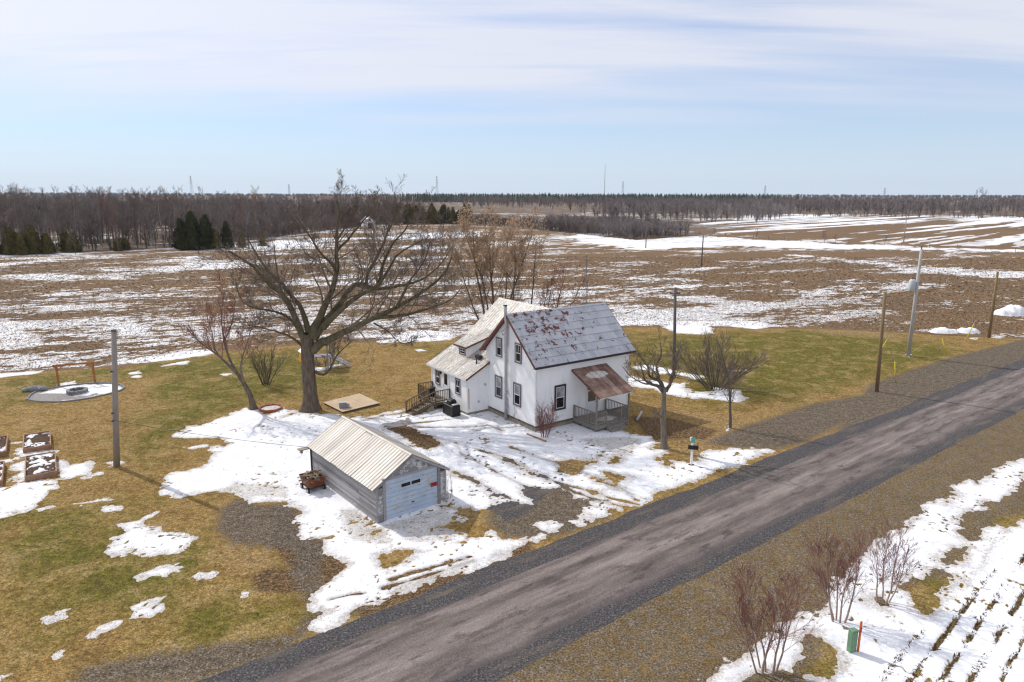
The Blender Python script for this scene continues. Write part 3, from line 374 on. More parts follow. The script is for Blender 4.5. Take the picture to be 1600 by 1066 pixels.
    n1 = noise(nt, v, 0.8, 5, 0.6); n2 = noise(nt, v, 7.0, 6, 0.7); n3 = noise(nt, v, 26.0, 3, 0.7)
    c = ramp(nt, mth(nt, 'ADD', mth(nt, 'MULTIPLY', n1, 0.6), mth(nt, 'MULTIPLY', n2, 0.4)), [(0.33, (0.60, 0.61, 0.645)), (0.47, (0.77, 0.775, 0.80)), (0.58, (0.85, 0.855, 0.87))])
    dep = attr(nt, 'depth')
    f = mth(nt, 'SUBTRACT', mth(nt, 'ADD', mth(nt, 'MULTIPLY', n2, 0.55), mth(nt, 'MULTIPLY', n3, 0.45)), mth(nt, 'MULTIPLY', dep.outputs['Fac'], 8.5))
    c = mixc(nt, mth(nt, 'MULTIPLY', ramp(nt, f, [(0.36, 0.0), (0.56, 1.0)]), 0.75), c, (0.26, 0.19, 0.115))
    dm = attr(nt, 'dirt'); n4 = noise(nt, v, 12.0, 4, 0.75)
    c = mixc(nt, mth(nt, 'MULTIPLY', ramp(nt, mth(nt, 'ADD', n4, mth(nt, 'MULTIPLY', dm.outputs['Fac'], 0.13)), [(0.655, 0.0), (0.70, 1.0)]), 0.8), c, (0.22, 0.165, 0.11))
    tk = attr(nt, 'track')
    c = mixc(nt, mth(nt, 'MULTIPLY', mth(nt, 'MULTIPLY', tk.outputs['Fac'], ramp(nt, n2, [(0.34, 0.2), (0.6, 1.0)])), 0.85, True), c, (0.30, 0.275, 0.255))
    c = mixc(nt, mth(nt, 'MULTIPLY', ramp(nt, mth(nt, 'ADD', dm.outputs['Fac'], mth(nt, 'MULTIPLY', mth(nt, 'SUBTRACT', n2, 0.5), 1.0)), [(0.5, 0.0), (1.2, 1.0)]), 0.5), c, (0.42, 0.38, 0.33))
    col(nt, b, c); bump(nt, b, mth(nt, 'ADD', mth(nt, 'ADD', n2, mth(nt, 'MULTIPLY', n3, 0.5)), mth(nt, 'MULTIPLY', n1, 2.0)), 0.45, 0.06); M['snow'] = m

    # painted clapboard
    m, nt, b = new_mat('white_siding', 0.55, 0.35); v = pos(nt, (1, 1, 0.25)); v2 = pos(nt)
    n1 = noise(nt, v, 1.4, 6, 0.6); n2 = noise(nt, v2, 14, 4)
    c = ramp(nt, n1, [(0.28, (0.79, 0.785, 0.775)), (0.48, (0.88, 0.88, 0.88))])
    c = mixc(nt, ramp(nt, n2, [(0.68, 0.0), (0.76, 0.3)]), c, (0.55, 0.52, 0.48))
    col(nt, b, c); M['siding'] = m

    # pressed metal shingles, rust where the paint has gone
    m, nt, b = new_mat('shingle_metal', 0.55, 0.4); v = pos(nt)
    n1 = noise(nt, v, 1.1, 6, 0.6); n2 = noise(nt, v, 2.1, 7, 0.72); n3 = noise(nt, v, 22, 3)
    oi = nt.nodes.new('ShaderNodeObjectInfo')
    c = ramp(nt, mth(nt, 'ADD', mth(nt, 'MULTIPLY', n1, 0.7), mth(nt, 'MULTIPLY', oi.outputs['Random'], 0.3)), [(0.25, (0.36, 0.37, 0.40)), (0.5, (0.47, 0.48, 0.51)), (0.8, (0.58, 0.585, 0.61))])
    ga = nt.nodes.new('ShaderNodeVectorMath'); ga.operation = 'DISTANCE'
    nt.links.new(nt.nodes.new('ShaderNodeNewGeometry').outputs['Position'], ga.inputs[0]); ga.inputs[1].default_value = (1.8, 50.4, 7.2)
    near = ramp(nt, mth(nt, 'DIVIDE', ga.outputs['Value'], 6.0), [(0.10, 0.11), (0.8, 0.015)])
    c = mixc(nt, ramp(nt, mth(nt, 'ADD', n2, near), [(0.625, 0.0), (0.645, 1.0)]), c, (0.145, 0.030, 0.021))
    c = mixc(nt, ramp(nt, n3, [(0.3, 0.3), (0.42, 0.0)]), c, (0.20, 0.19, 0.19))
    col(nt, b, c); M['shingle'] = m

    def sheet(name, stops, scale=1.3, stretch=(1, 1, 1), stain=(0.16, 0.11, 0.08), st=(0.58, 0.70, 0.8), rough=0.5, rotz=0.0):
        m, nt, b = new_mat(name, rough, 0.4); v = pos(nt, stretch, rotz); v2 = pos(nt)
        n1 = noise(nt, v, scale, 6, 0.65); n2 = noise(nt, v, scale * 4, 6, 0.7); oi = nt.nodes.new('ShaderNodeObjectInfo')
        f = mth(nt, 'ADD', mth(nt, 'MULTIPLY', n1, 0.75), mth(nt, 'MULTIPLY', oi.outputs['Random'], 0.25))
        c = ramp(nt, f, stops)
        c = mixc(nt, mth(nt, 'MULTIPLY', ramp(nt, n2, [(st[0], 0.0), (st[1], 1.0)]), st[2]), c, stain)
        col(nt, b, c); return m
    M['garage_roof'] = sheet('galvanised_sheet', [(0.3, (0.36, 0.32, 0.28)), (0.5, (0.51, 0.465, 0.40)), (0.7, (0.61, 0.565, 0.50))], 1.1, (0.5, 1.6, 0.5), stain=(0.20, 0.15, 0.12), st=(0.57, 0.68, 0.7), rotz=-R(39.007))
    M['wing_roof'] = sheet('weathered_sheet', [(0.28, (0.33, 0.29, 0.25)), (0.42, (0.58, 0.53, 0.46)), (0.62, (0.74, 0.70, 0.64))], 1.5, (0.45, 2.2, 0.45), (0.14, 0.122, 0.11), (0.47, 0.60, 0.85), 0.5, -HA_)
    M['rust_roof'] = sheet('rusty_sheet', [(0.3, (0.105, 0.050, 0.035)), (0.5, (0.20, 0.115, 0.085)), (0.68, (0.30, 0.22, 0.18))], 2.2, (1, 1, 1), (0.45, 0.40, 0.36), (0.60, 0.72, 0.6), 0.75)

    # bare, silvered boards with the last of their white paint
    m, nt, b = new_mat('grey_boards', 0.85, 0.2); v = pos(nt, (0.35, 0.35, 5.0)); v2 = pos(nt); oi = nt.nodes.new('ShaderNodeObjectInfo')
    n1 = noise(nt, v, 4.0, 6, 0.7); n2 = noise(nt, v2, 3.0, 6, 0.75)
    f = mth(nt, 'ADD', mth(nt, 'MULTIPLY', n1, 0.7), mth(nt, 'MULTIPLY', oi.outputs['Random'], 0.3))
    c = ramp(nt, f, [(0.28, (0.17, 0.16, 0.165)), (0.5, (0.31, 0.30, 0.305)), (0.75, (0.45, 0.435, 0.43))])
    c = mixc(nt, ramp(nt, n2, [(0.63, 0.0), (0.67, 0.85)]), c, (0.62, 0.62, 0.63))
    col(nt, b, c); bump(nt, b, n1, 0.4, 0.01); M['boards'] = m
    m2 = m.copy(); m2.name = 'flaking_boards'; M['flaking'] = m2
    for n in m2.node_tree.nodes:
        if n.type == 'VALTORGB' and abs(n.color_ramp.elements[0].position - 0.63) < 1e-4:
            n.color_ramp.elements[0].position = 0.52; n.color_ramp.elements[1].position = 0.56

    # flaked door paint
    m, nt, b = new_mat('blue_door_paint', 0.6, 0.35); v = pos(nt); vz = pos(nt, (1, 1, 3))
    n1 = noise(nt, v, 1.5, 5); n2 = noise(nt, vz, 2.4, 7, 0.7)
    c = ramp(nt, n1, [(0.3, (0.38, 0.46, 0.57)), (0.7, (0.50, 0.58, 0.68))])
    c = mixc(nt, ramp(nt, n2, [(0.575, 0.0), (0.61, 0.9)]), c, (0.50, 0.34, 0.19))
    col(nt, b, c); M['door_paint'] = m

    M['deck_wood'] = simple('grey_deck_wood', (0.235, 0.215, 0.185), 0.22, 5.0, 0.85, 0.2, 0.3, (1, 1, 3))
    M['brown_wood'] = simple('brown_deck_wood', (0.135, 0.095, 0.06), 0.2, 5.0, 0.85, 0.2, 0.3)
    M['orange_wood'] = simple('orange_wood', (0.36, 0.15, 0.05), 0.18, 6, 0.8)
    M['bed_wood'] = simple('bed_plank', (0.33, 0.19, 0.12), 0.2, 6, 0.85)
    M['dark_trim'] = simple('dark_trim', (0.045, 0.038, 0.048), 0.2, 8, 0.5)
    M['brown_trim'] = simple('red_brown_trim', (0.155, 0.065, 0.048), 0.18, 8, 0.6)
    M['grey_trim'] = simple('grey_window_trim', (0.17, 0.145, 0.16), 0.12, 8, 0.6)
    M['white_trim'] = simple('white_trim', (0.76, 0.76, 0.77), 0.05, 6, 0.5)
    M['concrete'] = simple('old_concrete', (0.27, 0.245, 0.205), 0.2, 4, 0.9, 0.2, 0.3)
    M['galv'] = simple('galvanised_metal', (0.46, 0.45, 0.46), 0.12, 5, 0.42, 0.5, metal=0.35)
    M['black'] = simple('black_cover', (0.010, 0.010, 0.012), 0.3, 5, 0.55, 0.4)
    M['pole_grey'] = simple('weathered_pole', (0.30, 0.265, 0.235), 0.18, 3, 0.9, 0.15, 0.2, (6, 6, 0.5))
    M['pole_dark'] = simple('dark_pole', (0.135, 0.125, 0.12), 0.18, 3, 0.9, 0.15, 0.2, (6, 6, 0.5))
    M['pole_brown'] = simple('treated_pole', (0.235, 0.170, 0.095), 0.2, 3, 0.9, 0.15, 0.2, (6, 6, 0.5))
    M['pole_pale'] = simple('pale_pole', (0.46, 0.44, 0.43), 0.12, 3, 0.85, 0.15, 0.15, (6, 6, 0.5))
    M['yellow'] = simple('yellow_plastic', (0.66, 0.50, 0.02), 0.08, 6, 0.5)
    M['insul'] = simple('insulator', (0.05, 0.05, 0.06), 0.2, 8, 0.3, 0.5)
    M['steel_blue'] = simple('transformer_paint', (0.50, 0.55, 0.60), 0.06, 4, 0.4, 0.4)
    M['green_ped'] = simple('green_pedestal', (0.155, 0.27, 0.17), 0.12, 6, 0.6)
    M['orange'] = simple('orange_marker', (0.62, 0.13, 0.03), 0.12, 6, 0.5)
    M['mail_green'] = simple('number_sign_green', (0.12, 0.42, 0.32), 0.12, 8, 0.5)
    M['rust_steel'] = simple('rust_steel', (0.175, 0.062, 0.034), 0.25, 5, 0.85, 0.2, 0.3)
    M['firewood'] = simple('split_wood', (0.27, 0.20, 0.125), 0.35, 7, 0.9, 0.1, 0.3)
    M['plywood'] = simple('plywood', (0.50, 0.38, 0.25), 0.10, 1.5, 0.85, 0.2)
    M['brick_red'] = simple('brick_red_edging', (0.31, 0.105, 0.06), 0.2, 7, 0.85)
    M['stone'] = simple('grey_stone', (0.25, 0.245, 0.25), 0.2, 5, 0.9, 0.2, 0.4)
    M['patio'] = simple('patio_stone', (0.26, 0.24, 0.23), 0.15, 5, 0.9, 0.2, 0.3)
    M['soil'] = simple('garden_soil', (0.085, 0.055, 0.035), 0.35, 6, 0.95, 0.1, 0.8)
    M['red_sign'] = simple('red_sign', (0.42, 0.03, 0.025), 0.15, 10, 0.5)
    M['wire'] = simple('black_wire', (0.02, 0.02, 0.02), 0.1, 5, 0.6)
    M['wire_pale'] = simple('pale_wire', (0.36, 0.34, 0.32), 0.1, 5, 0.6)
    M['lattice'] = simple('grey_lattice_steel', (0.16, 0.165, 0.18), 0.1, 5, 0.6, 0.3)
    M['bark'] = simple('rough_bark', (0.135, 0.105, 0.080), 0.32, 3.2, 0.95, 0.1, 0.9, (2.2, 2.2, 0.5))
    M['bark_grey'] = simple('grey_bark', (0.185, 0.158, 0.128), 0.28, 3.2, 0.95, 0.1, 0.8, (2.2, 2.2, 0.5))
    M['bark_moss'] = simple('mossy_bark', (0.115, 0.098, 0.060), 0.32, 2.2, 0.95, 0.1, 0.9, (1.5, 1.5, 0.7))
    M['twig'] = simple('twig', (0.185, 0.145, 0.117), 0.25, 1.5, 0.9, 0.1)
    M['twig_mid'] = simple('grey_brown_twig', (0.19, 0.150, 0.125), 0.22, 1.5, 0.9, 0.1)
    M['twig_grey'] = simple('far_grey_twig', (0.215, 0.185, 0.178), 0.22, 0.2, 0.9, 0.1)
    M['twig_rust'] = simple('far_russet_twig', (0.20, 0.130, 0.112), 0.22, 0.2, 0.9, 0.1)
    M['twig_pale'] = simple('pale_twig', (0.24, 0.20, 0.17), 0.2, 1.5, 0.9, 0.1)
    M['twig_red'] = simple('red_twig', (0.255, 0.125, 0.110), 0.22, 2.5, 0.9, 0.1)
    M['twig_purple'] = simple('far_twig', (0.190, 0.153, 0.135), 0.25, 0.2, 0.9, 0.1)
    M['trunk_far'] = simple('far_bark', (0.155, 0.130, 0.118), 0.3, 0.4, 0.9, 0.1)
    M['trunk_pale'] = simple('pale_far_bark', (0.36, 0.33, 0.29), 0.2, 0.8, 0.9, 0.1)
    M['birch'] = simple('pinkish_bark', (0.34, 0.25, 0.205), 0.2, 5, 0.85, 0.15, 0.3)
    M['dead_leaf'] = simple('clinging_leaf', (0.36, 0.25, 0.17), 0.3, 3, 0.9, 0.1)
    M['bud_leaf'] = simple('russet_leaf', (0.24, 0.115, 0.075), 0.3, 3, 0.9, 0.1)
    M['willow'] = simple('yellow_twig', (0.42, 0.27, 0.09), 0.2, 0.6, 0.9, 0.1)
    M['cedar'] = simple('cedar_green', (0.040, 0.044, 0.018), 0.4, 0.9, 0.9, 0.1)
    M['cedar_brown'] = simple('bronzed_cedar', (0.098, 0.080, 0.028), 0.35, 0.9, 0.9, 0.1)
    M['spruce'] = simple('spruce_green', (0.022, 0.036, 0.022), 0.4, 0.3, 0.9, 0.1)
    M['barn'] = simple('far_barn_wall', (0.36, 0.33, 0.31), 0.15, 0.5, 0.85)
    M['barn_roof'] = simple('far_barn_roof', (0.15, 0.07, 0.06), 0.15, 0.5, 0.8)
    M['playset'] = simple('grey_plastic', (0.30, 0.29, 0.32), 0.2, 4, 0.6)
    for nm, c in (('dead_leaf', (0.50, 0.365, 0.25)), ('bud_leaf', (0.30, 0.145, 0.095))):     # dry leaves let the sun through
        m, nt, b = new_mat(nm, 0.9, 0.1); v = pos(nt); cc = ramp(nt, noise(nt, v, 3.0, 4), [(0.3, tuple(x * 0.65 for x in c)), (0.7, tuple(x * 1.3 for x in c))]); col(nt, b, cc)
        tr = nt.nodes.new('ShaderNodeBsdfTranslucent'); nt.links.new(cc, tr.inputs[0]); mx = nt.nodes.new('ShaderNodeMixShader'); mx.inputs[0].default_value = 0.45
        nt.links.new(b.outputs[0], mx.inputs[1]); nt.links.new(tr.outputs[0], mx.inputs[2]); nt.links.new(mx.outputs[0], nt.nodes['Material Output'].inputs[0]); M[nm] = m
    for nm, c, rg in (('glass', (0.012, 0.014, 0.018), 0.08), ('glass_pale', (0.26, 0.28, 0.30), 0.15)):
        m, nt, b = new_mat(nm, rg, 0.6); v = pos(nt); n = noise(nt, v, 2.0, 3)
        col(nt, b, ramp(nt, n, [(0.3, tuple(x * 0.6 for x in c)), (0.7, tuple(min(1, x * 1.5) for x in c))])); M[nm] = m
    # flecks of crop residue: colour picked per piece
    m, nt, b = new_mat('corn_residue', 0.9, 0.15); a = attr(nt, 'rnd')
    col(nt, b, ramp(nt, a.outputs['Fac'], [(0.0, (0.055, 0.034, 0.020)), (0.35, (0.125, 0.078, 0.044)), (0.65, (0.24, 0.165, 0.098)), (1.0, (0.46, 0.37, 0.26))])); M['residue'] = m
    m, nt, b = new_mat('dry_grass', 0.9, 0.1); a = attr(nt, 'rnd')
    col(nt, b, ramp(nt, a.outputs['Fac'], [(0.0, (0.080, 0.062, 0.014)), (0.4, (0.155, 0.100, 0.030)), (0.7, (0.26, 0.17, 0.065)), (1.0, (0.38, 0.27, 0.125))])); M['grass'] = m
make_materials()

# ------------------------------------------------------------------ ground
ROAD_ANG = 37.4
RE = np.array([math.cos(R(ROAD_ANG)), math.sin(R(ROAD_ANG))]); RN = np.array([-RE[1], RE[0]])
def road_uv(x, y): return x * RE[0] + y * RE[1], x * RN[0] + y * RN[1]
def build_ground():
    V = []; F = []; rings = [0.0, 60, 200, 500, 1200, 3000, 7000, 12000]; ns = 64
    V.append((0, 0, 0)); 
    for r in rings[1:]:
        for k in range(ns):
            t = 2 * math.pi * k / ns; V.append((r * math.cos(t), r * math.sin(t), 0))
    T = [(0, 1 + k, 1 + (k + 1) % ns) for k in range(ns)]
    for j in range(len(rings) - 2):
        a = 1 + j * ns; b = a + ns
        for k in range(ns):
            k2 = (k + 1) % ns; T += [(a + k, b + k, b + k2), (a + k, b + k2, a + k2)]
    o = mesh_obj('ground', fast_mesh('ground', V, T, M['far_ground'])); tag(o, 'snow flecked farmland and scrub floor reaching to the horizon', 'ground', kind='structure')
    # stubble field behind the lot
    fp = [(-330, 30), (-60, 30), (90, 30), (140, 60), (210, 130), (330, 280), (300, 420), (235, 560), (150, 420), (80, 300), (46, 262), (10, 330), (-40, 440), (-78, 362), (-92, 268), (-98, 226), (-136, 182), (-330, 60)]
    mb = MB(); mb.add([(x, y, 0.004) for x, y in fp], [tuple(range(len(fp)))])
    o = mb.build('stubble_field', M['field']); tag(o, 'brown corn stubble field beyond the lawn, patched with snow', 'field', kind='structure')
build_ground()

def grid(x0, x1, y0, y1, d):
    xs = np.arange(x0, x1 + d, d); ys = np.arange(y0, y1 + d, d)
    X, Y = np.meshgrid(xs, ys); return X.ravel(), Y.ravel(), len(xs), len(ys)
def grid_faces(nx, ny):
    i = np.arange(nx - 1)[None, :] + nx * np.arange(ny - 1)[:, None]; i = i.ravel()
    return np.stack([i, i + 1, i + nx + 1, i + nx], 1)
def compact(V, F, extra):
    used = np.unique(F); mp = np.full(len(V), -1); mp[used] = np.arange(len(used))
    return V[used], mp[F], [e[used] for e in extra]
# the lot with both road verges
lot = LAWN_BACK[:14] + [(62.0, 79.5), (72.0, 85.0), (90.0, 84.0), (60.0, 8.0), (-60.0, 8.0), (-66.0, 54.0)]
def cover(x, y):
    """green, gravel, dirt (plus painted shade by the porch), straw cover of the lot"""
    out = {k: np.zeros(x.shape) for k in ('green', 'gravel', 'dirt', 'tan')}
    soft = {'green': 3.0, 'gravel': 0.9, 'dirt': 0.8, 'tan': 1.0}
    for k, p in TINT:
        s = sdf_box(p, x, y, 6.0); out[k] = np.maximum(out[k], np.clip(0.5 + s / soft[k] * 0.5, 0, 1))
    e, n = road_uv(x, y)
    wob = (fbm(x * 0.25, y * 0.25, 5) - 0.5) * 1.2
    right = np.clip((17.4 - n) / 0.2, 0, 1)
    out['gravel'] = np.maximum(out['gravel'] * (1 - right), right * np.clip(0.60 - np.clip((11.0 + wob * 2 - n) / 1.5, 0, 1), 0, 1))
    out['green'] = np.where(n < 17, 0.45 * np.clip((12.0 + wob * 3 - n) / 3.0, 0, 1) + 0.12, out['green'])
    out['dirt'] = np.where(n < 17, 0.35 * np.clip((8.0 + wob - n) / 1.0, 0, 1), out['dirt'])
    out['tan'] = np.maximum(out['tan'] * (n > 17), np.clip(1 - np.abs(n - 16.4 + wob * 0.9) / 0.7, 0, 1) * 0.75 * np.clip(vnoise(e * 0.22, e * 0, 66) * 2.6 - 0.9, 0, 1))
    out['tan'] = np.maximum(out['tan'], np.clip(1 - np.abs(n - 23.8 + wob * 0.8) / 0.6, 0, 1) * 0.5 * np.clip(vnoise(e * 0.3, e * 0, 67) * 2.4 - 0.8, 0, 1))
    return out
def build_lawn():
    x, y, nx, ny = grid(-66, 90, 8, 96, 0.4)
    s = sdf(lot, x, y); F = grid_faces(nx, ny); F = F[(s[F] > -0.4).all(1)]
    edge = np.clip(s, -0.4, 0)
    c = cover(x, y); V = np.stack([x, y, np.where(s < 0, 0.0, 0.008) + edge * 0.02], 1)
    C = np.stack([c['green'], c['gravel'], c['dirt'], c['tan']], 1)
    V, F, (C,) = compact(V, F, [C])
    o = mesh_obj('lawn', fast_mesh('lawn', V, F, M['lawn'], attrs={'cover': ('FLOAT_COLOR', 'POINT', C)}))
    tag(o, 'winter lawn and roadside verges, tan to olive, with gravel patches', 'lawn', kind='structure')
build_lawn()

def build_road():
    def strip(name, n0, n1, z, mat, label, cat, jit=0.0, seed=1, e0=-40, e1=175, crown=0.0):
        es = np.arange(e0, e1, 0.25); k = 9; ts = np.linspace(0, 1, k)
        jl = (fbm(es * 0.5, es * 0 + 3, seed) - 0.5) * jit * 2; jr = (fbm(es * 0.5, es * 0 + 8, seed + 3) - 0.5) * jit * 2
        E_, T_ = np.meshgrid(es, ts, indexing='ij'); N_ = (n0 + jr)[:, None] * (1 - T_) + (n1 + jl)[:, None] * T_
        X = E_ * RE[0] + N_ * RN[0]; Y = E_ * RE[1] + N_ * RN[1]; Z = z + crown * (1 - (2 * T_ - 1) ** 2)
        V = np.stack([X.ravel(), Y.ravel(), Z.ravel()], 1)
        ed = np.abs(2 * T_ - 1).ravel(); ed = np.clip((ed - 0.62) / 0.38, 0, 1) * (0.6 + 0.4 * (T_.ravel() < 0.5))
        o = mesh_obj(name, fast_mesh(name, V, grid_faces(k, len(es)), mat, attrs={'edge': ('FLOAT', 'POINT', ed), 'across': ('FLOAT', 'POINT', T_.ravel())}))
        tag(o, label, cat, kind='structure')
    strip('gravel_shoulder', 21.6, 23.25, 0.014, M['gravel'], 'dark gravel shoulder on the house side of the road', 'shoulder', 0.22, 2)
    strip('gravel_shoulder', 17.05, 18.1, 0.014, M['gravel'], 'narrow dark gravel shoulder on the ditch side of the road', 'shoulder', 0.10, 7)
    strip('road', 17.85, 21.95, 0.016, M['road'], 'straight worn country road of pale patched chip seal', 'road', 0.12, 11, crown=0.05)
build_road()
def build_driveway():
    dp = [(-0.2, 33.4), (1.6, 35.6), (3.0, 37.6), (3.4, 39.4), (1.6, 40.0), (1.0, 38.4), (-0.6, 39.4), (-0.8, 37.6), (-2.2, 36.4), (-1.4, 34.2)]
    x, y, nx, ny = grid(-6, 9, 30, 44, 0.15); s = sdf(dp, x, y) + (fbm(x * 0.8, y * 0.8, 4) - 0.5) * 1.6
    F = grid_faces(nx, ny); F = F[(s[F] > -0.2).all(1)]; V = np.stack([x, y, np.where(s > 0, 0.011, 0.002)], 1)
    V, F, _ = compact(V, F, [])
    o = mesh_obj('driveway', fast_mesh('driveway', V, F, M['gravel'])); tag(o, 'bare dark gravel mouth of the driveway between snow strips', 'driveway', kind='structure')
build_driveway()

# ------------------------------------------------------------------ snow (height fields that dip under the ground at their edges)
def house_uv(x, y, o=(1.678, 46.739), deg=35.368): return rot2(x - o[0], y - o[1], deg)
def near_snow(x, y):
    s = np.full(x.shape, -9.0)
    for p in SOLID: s = np.maximum(s, sdf_box(p, x, y, 1.5))
    for p in BARE:
        q = sdf_box(p, x, y, 1.5); s = np.minimum(s, np.where(q > -5, -q, 9.0))
    m = s > -1.6
    n = np.zeros(x.shape); xm, ym = x[m], y[m]
    n[m] = (fbm(xm * 0.7, ym * 0.7, 21, 3) - 0.5) * 1.1 + (fbm(xm * 2.6, ym * 2.6, 25, 4, 0.62) - 0.5) * 0.80
    big = s > 0.7
    s = np.where(m, s + n * np.clip(1.0 - s * 0.28, 0.25, 1), s)
    th = np.full(x.shape, -9.0)
    for p in THIN: th = np.maximum(th, sdf_box(p, x, y, 1.0))
    t = np.clip(th / 0.6, 0, 1) * m
    hole = np.zeros(x.shape); hole[m] = fbm(xm * 5.5, ym * 5.5, 33, 3, 0.75)
    s = np.where(t > 0, np.minimum(s, (0.80 - t * 0.10 - hole) * 3.2), s)
    # a few flecks anywhere
    fl = np.zeros(x.shape); fl[m] = fbm(xm * 5.0, ym * 5.0, 57, 2) + (fbm(xm * 0.4, ym * 0.4, 58, 2) - 0.5) * 0.35
    s = np.where(m & (fl > 0.76), np.minimum(s, (0.78 - fl) * 6), s)
    return s, t
def ditch_rows(x, y, s):
    e, n = road_uv(x, y)
    r, q = rot2(x, y, 43.0)
    row = np.abs(((q / 0.70) % 1.0) - 0.5)
    f = fbm(r * 0.9, q * 2.5, 61, 3); z_ = (n < 9.0) & (x > 12.5)
    return np.where(z_ & (row < 0.13) & (f > 0.47), np.minimum(s, (0.47 - f) * 3), s)
def emit_snow(name, x, y, nx, ny, s, base, label, dirt=None, track=None, amp=0.04, top=0.030, smoothz=True):
    F = grid_faces(nx, ny); F = F[(s[F] > -0.25).any(1) & (s[F] > -1.5).all(1)]
    h = np.clip(amp * s, -0.035, top); h = h + np.where(s > 0.2, (fbm(x * 1.3, y * 1.3, 71, 4, 0.6) - 0.5) * 0.035, 0)
    V = np.stack([x, y, base + h], 1); D = np.clip(h, 0, 1); dm = dirt if dirt is not None else np.zeros(x.shape)
    tk = track if track is not None else np.zeros(x.shape)
    V, F, (D, dm, tk) = compact(V, F, [D, dm, tk])
    o = mesh_obj(name, fast_mesh(name, V, F, M['snow'], True, {'depth': ('FLOAT', 'POINT', D), 'dirt': ('FLOAT', 'POINT', dm), 'track': ('FLOAT', 'POINT', tk)}))
    tag(o, label, 'snow', kind='stuff'); return o
def build_near_snow():
    for (x0, x1, y0, y1, d, nm, lb) in ((-36.6, 46.0, 15.0, 56.0, 0.09, 'yard_snow', 'patchy old snow over the driveway, yard and ditch'),
                                        (-62.0, 72.0, 56.0, 91.0, 0.18, 'lawn_edge_snow', 'thin snow patches on the back lawn and along its edge')):
        x, y, nx, ny = grid(x0, x1, y0, y1, d)
        s, t = near_snow(x, y)
        if d < 0.1: s = ditch_rows(x, y, s)
        e, n = road_uv(x, y)
        s = np.where((n > 17.0) & (n < 23.0), -2, s)
        # dirt: driveway wheel tracks and the ploughed edge beside the road
        tk = np.zeros(x.shape)
        if d < 0.1:
            for pl in TRACKS:
                for i in range(len(pl) - 1):
                    a, b = np.array(pl[i]), np.array(pl[i + 1]); m = (x > min(a[0], b[0]) - .8) & (x < max(a[0], b[0]) + .8) & (y > min(a[1], b[1]) - .8) & (y < max(a[1], b[1]) + .8)
                    xx, yy = x[m], y[m]; wob = (fbm(xx * 1.1, yy * 1.1, 77, 3) - 0.5) * 0.35; ev = b - a; tt = np.clip(((xx - a[0]) * ev[0] + (yy - a[1]) * ev[1]) / (ev @ ev), 0, 1); dd = np.hypot(xx - a[0] - tt * ev[0], yy - a[1] - tt * ev[1]) + wob
                    tk[m] = np.maximum(tk[m], np.exp(-(dd / 0.21) ** 2) * np.clip(0.35 + fbm(xx * 0.6, yy * 0.6, 79, 2), 0, 1))
            s = np.where(tk > 0.45, np.minimum(s, 0.30 - (tk - 0.45) * 1.1), s)
        tr = np.clip(1 - np.abs(n - 23.9) / 1.2, 0, 1) * 0.7
        dirt = np.clip(tr + t, 0, 1)
        emit_snow(nm, x, y, nx, ny, s, 0.012, lb, dirt, tk)
build_near_snow()
def field_snow():
    for (x0, x1, y0, y1, d, nm, lb) in ((-92, 118, 58, 118, 0.24, 'field_snow', 'broken snow streaks across the near stubble field'),
                                        (-175, 190, 118, 214, 0.5, 'field_snow', 'broken snow streaks across the middle of the stubble field'),
                                        (-180, 420, 214, 640, 1.5, 'field_snow', 'long snow streaks on the farthest open fields')):
        x, y, nx, ny = grid(x0, x1, y0, y1, d)
        vis = (np.abs(x) < 0.80 * y + 6)
        xm, ym = x[vis], y[vis]
        dn = np.full(xm.shape, 0.12)
        for den, p in FSNOW:
            mg = 12.0 + 0.1 * np.mean([q[1] for q in p]); s = sdf_box(p, xm, ym, mg, -99)
            sz = 0.012 * np.mean([q[1] for q in p]) if den > 0.9 else 0.05 * np.mean([q[1] for q in p])
            w = 1 / (1 + np.exp(-np.clip(s / sz * 1.5, -30, 30))); dn = dn * (1 - w) + den * w
        a, b = rot2(xm, ym, 26.0)
        k = 1.0 if d < 1 else 0.42
        f = fbm(a * 0.07 * k, b * 0.17 * k, 81, 4, 0.6) * 0.44 + fbm(a * 0.55 * k, b * 1.2 * k, 85, 3, 0.6) * 0.28 + fbm(a * 1.9 * k, b * 2.4 * k, 91, 3, 0.8) * 0.28
        f = np.clip((f - f.mean()) / (f.std() * 3.3) + 0.5, 0, 1)
        q = f * f * (3 - 2 * f)                                    # near-uniform quantile
        sv = (np.where(dn < 0.6, dn * 0.66, dn) - q) * 1.6
        st = sdf(STRIPED, xm, ym)
        if (st > -5).any():
            a2, b2 = rot2(xm, ym, 44.0)
            g = fbm(a2 * 0.010, b2 * 0.17, 101, 2, 0.6) * 0.70 + fbm(a2 * 0.06, b2 * 0.45, 105, 3, 0.7) * 0.30
            g2 = (0.465 - g) * 6 + np.clip((ym - 400) / 400, -0.25, 0.22)
            sv = np.where(st > 0, g2, sv)
        sv = np.where(sdf_box(lot, xm, ym, 30, -9) > -0.15, -2, sv)
        e, n = road_uv(xm, ym)
        sv = np.where((n < 24.5), -2, sv)
        # keep it to the open fields: not in the left wood nor the scrub island
        sv = np.where(sdf_box([(-175, 190), (-135, 186), (-109, 211), (-95, 234), (-89, 282), (-79, 365), (-39, 430), (14, 330), (46, 260), (80, 292), (120, 370), (60, 640), (-180, 640)], xm, ym, 50, -9) > 0, np.minimum(sv, (fbm(xm * 0.03, ym * 0.03, 44) - 0.62) * 4), sv)
        S = np.full(x.shape, -9.0); S[vis] = sv
        emit_snow(nm, x, y, nx, ny, S, 0.010 if d < 1 else 0.014, lb, None, None, 0.03 * (1 if d < .4 else 1.6), 0.014 if d < 1 else 0.03)
field_snow()
